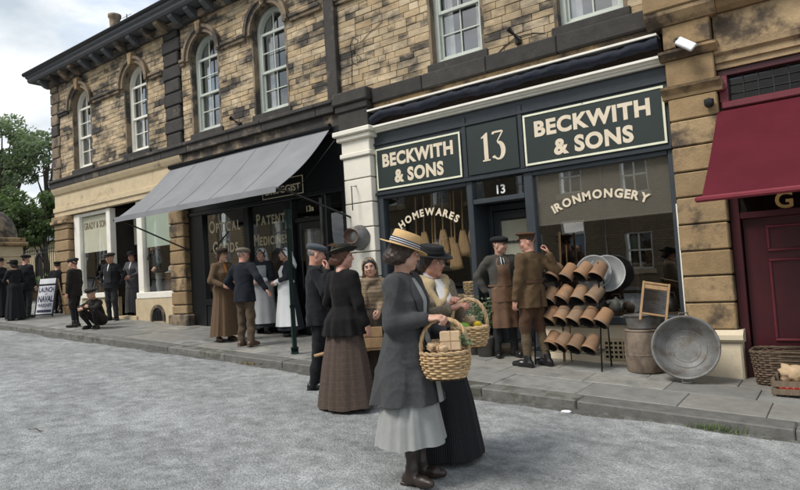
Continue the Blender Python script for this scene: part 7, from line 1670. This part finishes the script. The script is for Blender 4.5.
# ---- 10, 11: nurses
navy_dress = cloth('dark blue-grey dress', (.030, .034, .042), .2, 30, .3); pale_grey = cloth('pale grey apron cotton', (.44, .455, .465), .08, 10, .35); pure_white = cloth('white apron cotton', (.92, .93, .94), .04, 10, .35)
def nurse(p, face, H, apron, label, head, seed):
    P = Person(p, face, H, label, .009, .014, True, 0, head=head)
    P.arm('R', (.10, .23, 1.02), (.9, -.5, -.3), hand=(-.8, .5, 0), curl=.6); P.arm('L', (-.08, .25, 1.04), (.9, -.5, -.3), hand=(.8, .5, 0), curl=.6)
    P.head(); P.hair(HAIR['brown'], 'long', .98); lj = lady_jacket(.88, .175, .135); jk = P.jacket(navy_dress, lj, (.072, .056, .042), puff=.008)
    for sd_, (S, E, Wt) in P.arms.items():
        e = nrm(Wt-E); g = SDF(.010); g.cap(Wt-e*.075, Wt-e*.012, .048*P.s, .046*P.s); P.put('cuff', g, pure_white)
    P.skirt(navy_dress, skirt_sec(.13, .27, .14), 12, .016, seed); bib = lady_jacket(.88, .175, .135)
    a = P.patch('apron_bib', apron, bib, -48, 48, 1.04, 1.36, .012, None, 16, 14, .005, lambda t, a_, b_: (a_*(1-.15*t), b_*(1-.15*t)))
    ssk = [(z, cx, cy, rx+.012, ry+.012) for z, cx, cy, rx, ry in skirt_sec(.17, .272, .142, 1.06)]; P.patch('apron_skirt', apron, ssk, -105, 105, .20, 1.06, .014, a, 40, 20, .005, None, .010); P.patch('apron_band', apron, ssk, -150, 150, 1.03, 1.075, .006, a, 30, 2)
    P.collar(pure_white, .066, .03, 1.405, flare=.03); P.veil(pure_white); P.shoes(leather_bk); P.finish()
nurse(gpos(on_pav(265.5, 333)), face_dir(98), 1.53, pale_grey, 'nurse in pale grey apron and white veil facing the man in the dark jacket', (-8, 0, -4), 3)
nurse(gpos(on_pav(290, 336)), face_dir(158), 1.53, pure_white, 'nurse in bright white apron and white veil beside the green post', (-4, 2, 4), 6)
# ---- 12: boy in cap, 13: crouching boy
boy_j = cloth('dark brown boys wool', (.024, .021, .018), .25, 40, .3); boy_k = cloth('charcoal knickerbockers', (.030, .026, .023), .2); sock = cloth('black wool socks', (.016, .016, .018))
p = gpos(on_pav(76, 327))
P = Person(p, face_dir(188), 1.41, 'boy in flat cap and dark jacket standing at the kerb, turned left', .010, .015, False, 1, head=(-6, -4, 0), feet=((-.11, .0), (.10, .06)))
P.arm('R', (.23, .05, .82), (.5, -1, 0)); P.arm('L', (-.23, .05, .82), (.5, -1, 0)); P.head(); P.hair(HAIR['dark'], 'short'); P.flat_cap(cloth('charcoal cap wool', (.035, .032, .03)), 4, 1.1)
mj = men_jacket(.76, .19, .178, .185); P.jacket(boy_j, mj, (.072, .062, .05), wr=.005); P.collar(white_linen, .062, .04, 1.415, 'shirt_collar', flare=.02); f = SDF(P.jv)
f.loft([(z*P.s, 0, 0, rx*P.s, ry*P.s) for z, rx, ry in ((.78, .165, .12), (.92, .17, .125), (1.02, .15, .112))])
for k, (fx, fy) in enumerate(P.feet):
    sx = -1 if k == 0 else 1; hip = P.L((sx*.085, 0, .86)); an0 = np.array([fx, fy-.03, .09])*P.s; kn = (P.L((sx*.085, 0, .88))+an0)/2+np.array([0, .035, .02])*P.s; f.cap(hip, kn, .105*P.s, .082*P.s, .04, (.005, 11, k)); g = SDF(P.jv); g.cap(kn, an0, .058*P.s, .04*P.s); P.put('sock', g, sock)
P.put('knickerbockers', f, boy_k); P.shoes(leather_bk, .14, .048); P.finish()
p = gpos(on_pav(96, 328.5)); s_ = .84
P = Person.__new__(Person); P.s = s_; P.f = False; P.hv = .010; P.jv = .014; P.skin = SK[0]; P.pos = p; P.parts = []; fd = face_dir(105); P.rz = math.atan2(-fd[0], fd[1]); P.lean = 0
P.root = empty('person', p, 'boy in dark cap crouching on the pavement with folded arms', 'person', None, rz=P.rz); P.sh = .16; P.Rh = RX(rad(-8)); P.hc = np.array((0, .10, .70)); P.hk = .94; P.feet = ((-.10, .12), (.12, .10)); P.extra = []; P.arms = {}; P.body = SDF(.018)
P.body.cap((0, -.10, .20), (0, .02, .50), .09, .10); P.body.cap((-.11, .02, .53), (.11, .02, .53), .045)
P.L = lambda q: np.array((q[0]*.84, .04+q[1]*.84, .53+(q[2]-1.375)*.84))
kn = {}
for k, (fx, fy) in enumerate(P.feet):
    sx = -1 if k == 0 else 1; kn[k] = np.array((sx*.15, .20, .36)); an = np.array((fx*s_, (fy-.03)*s_, .08)); P.body.cap((sx*.08, -.08, .18), kn[k], .05, .04); P.body.cap(kn[k], an, .042, .03)
for sd_, sx in (('R', 1), ('L', -1)):
    S = np.array((sx*.135, .03, .52)); E = np.array((sx*.19, .20, .42)); Wt = np.array((-sx*.02, .29, .43+.02*sx)); P.arms[sd_] = (S, E, Wt); P.body.cap(S, E, .036, .03); P.body.cap(E, Wt, .03, .022)
    h_ = SDF(.010); d_ = nrm(Wt-E); h_.cap(Wt, Wt+d_*.05, .024, .026, .01)
    for i in range(4): b0 = Wt+d_*.06+np.array((0, .004, -.022+.015*i)); h_.cap(b0, b0+d_*.05+np.array((0, -.012, -.004)), .0088, .008, .004)
    h_.cap(Wt+d_*.02+np.array((0, 0, .02)), Wt+d_*.06+np.array((0, .005, .038)), .010, .009, .006); P.extra.append(h_.build())
P.head(); P.hair(HAIR['dark'], 'short'); P.flat_cap(cloth('charcoal cap wool', (.035, .032, .03)), 2, 1.2)
f = SDF(.014); f.cap((0, -.10, .22), (0, .02, .48), .135, .13, .05); f.cap((-.11, .02, .52), (.11, .02, .52), .062, k=.05); P.sleeves(f, (.066, .058, .045)); P.put('jacket', f, boy_j)
f = SDF(.014); f.cap((-.05, -.12, .17), (.05, -.12, .17), .12, k=.05)
for k in (0, 1): f.cap(((-1 if k == 0 else 1)*.08, -.08, .19), kn[k], .088, .07, .04)
P.put('knickerbockers', f, boy_k)
for k, (fx, fy) in enumerate(P.feet): g = SDF(.012); g.cap(kn[k]+np.array((0, 0, -.06)), (fx*s_, (fy-.03)*s_, .09), .05, .036); P.put('sock', g, sock)
P.collar = None; P.shoes(leather_bk); P.finish()
# ---- 14, 15: at the draper's door; 16: figure in the window
p = Vector((xx(112.5, 318, 7.45), 7.45, 0)); p.z = pav_z(p.x, p.y)
P = Person(p, face_dir(96), 1.50, 'man in flat cap and open black jacket standing before the draper doorway', .010, .015, False, 2, head=(-8, -3, 0)); P.arm('R', (.24, -.02, .90), (1, -.5, 0), show=False); P.arm('L', (-.24, -.02, .90), (1, -.5, 0), show=False)
P.head(); P.hair(HAIR['dark'], 'short'); P.flat_cap(cloth('charcoal cap wool', (.035, .032, .03)), 4, 1.15); mj = men_jacket(.80, .20, .18, .195); P.jacket(dark_wool, mj); P.collar(white_linen, .060, .04, 1.42, 'shirt_collar', flare=.004); P.patch('waistcoat', cloth('dark grey waistcoat', (.03, .03, .034)), mj, -22, 22, .95, 1.35, .008); P.patch('shirt_front', white_linen, mj, -7, 7, 1.24, 1.42, .013, shape=lambda t, a, b: (a*(.1+.9*t), b*(.1+.9*t))); P.trousers(cloth('charcoal trousers', (.03, .03, .033)), .05); P.shoes(leather_bk); P.finish()
P = Person((-13.45, 7.98, 1.052), face_dir(100), 1.46, 'woman in grey tailored coat and dark hat in the draper doorway', .010, .015, True, 1, head=(10, -2, 0)); P.arm('R', (.10, .23, 1.02), (.9, -.5, -.3), curl=.7); P.arm('L', (-.08, .24, 1.03), (.9, -.5, -.3), curl=.7); gc = cloth('mid grey wool', (.085, .085, .09)); lj = lady_jacket(.72, .21, .15)
P.head(); P.hair(HAIR['brown'], 'bun'); jk = P.jacket(gc, lj); P.patch('blouse_front', white_linen, lj, -9, 9, 1.2, 1.42, .006, shape=lambda t, a, b: (a*(.1+.9*t), b*(.1+.9*t))); P.buttons(lj, (.9, 1.0, 1.1), iron_black, jk); P.skirt(gc, skirt_sec(.08, .235, .145), 10, .014, 4); P.shoes(leather_bk); P.brim_hat(black_felt, black_felt, (.096, .094, .09), .08, .165, (0, 5, 0), (0, -.01, .05), .015, .03); P.finish()
P = Person((-12.52, 8.06, 1.30), face_dir(150), 1.42, 'figure in tan hat and dark jacket standing behind the draper window glass', .010, .016, False, 0, head=(0, 0, 0)); P.arm('R', (.02, .16, 1.42), (.6, .3, -1), hand=(-.2, .1, 1), curl=.8); P.arm('L', (-.2, .1, .95)); P.head(); P.hair(HAIR['brown'], 'short'); mj = men_jacket(.80); P.jacket(cloth('black-blue cotton', (.02, .023, .03)), mj); P.trousers(cloth('pale grey trousers', (.25, .25, .25)), .05); P.shoes(leather_bk); P.brim_hat(cloth('tan felt', (.16, .11, .07)), dark_wool, (.09, .088, .08), .07, .15, (0, 0, 0), (0, -.008, .05), .006, .02); P.finish()
# ---- 17 to 20: group by the A-board
p = gpos(on_pav(27, 318)); P = Person(p, face_dir(282), 1.50, 'man in black jacket and cap, back turned, beside the A-board', .010, .016, False, 1, head=(20, 0, 0)); P.arm('R', (.23, .08, .85), (.5, -1, 0)); P.arm('L', (-.23, .08, .85), (.5, -1, 0)); P.head(); P.hair(HAIR['dark'], 'short'); P.flat_cap(black_felt, 3, 1.15); P.jacket(dark_wool, men_jacket(.74, .215, .195, .205), shoulders=.066); P.trousers(cloth('charcoal trousers', (.03, .03, .033)), .05); P.shoes(leather_bk); P.finish()
def black_lady(p, deg, H, label, head, seed, apron=False):
    P = Person(p, face_dir(deg), H, label, .010, .016, True, 0, head=head); P.arm('R', (.10, .22, 1.04), (.9, -.5, -.3), curl=.7); P.arm('L', (-.08, .23, 1.04), (.9, -.5, -.3), curl=.7); P.head(); P.hair(HAIR['brown'], 'bun'); P.jacket(dark_wool, lady_jacket(.84, .18, .14)); P.collar(white_linen, .056, .035, 1.42, 'blouse_collar', flare=.006); P.skirt(dark_wool, skirt_sec(.03, .27, .145), 12, .02, seed); P.shoes(leather_bk); P.brim_hat(black_felt, black_felt, (.094, .092, .086), .075, .16, (0, 3, 0), (0, -.01, .05), .008, .02); P.finish()
black_lady(gpos(on_pav(15.5, 320)), 215, 1.38, 'woman in black dress and small hat half hidden by the man beside the A-board', (0, 0, 0), 3)
black_lady(gpos(on_pav(1, 317)), 20, 1.43, 'woman in black dress and hat with hands together at the left edge', (0, 0, 0), 8)
p = gpos(on_pav(59, 313.3)); P = Person(p, face_dir(270), 1.30, 'dark clothed person standing behind the A-board next to the corner pier', .010, .016, False, 1, head=(0, 0, 0)); P.arm('R', (.22, .08, .85), (.5, -1, 0)); P.arm('L', (-.22, .10, .85), (.5, -1, 0)); P.head(); P.hair(HAIR['dark'], 'short'); P.flat_cap(black_felt, 3, 1.1); P.jacket(dark_wool, men_jacket(.74, .205, .19, .2)); P.trousers(dark_wool, .05); P.shoes(leather_bk); P.finish()
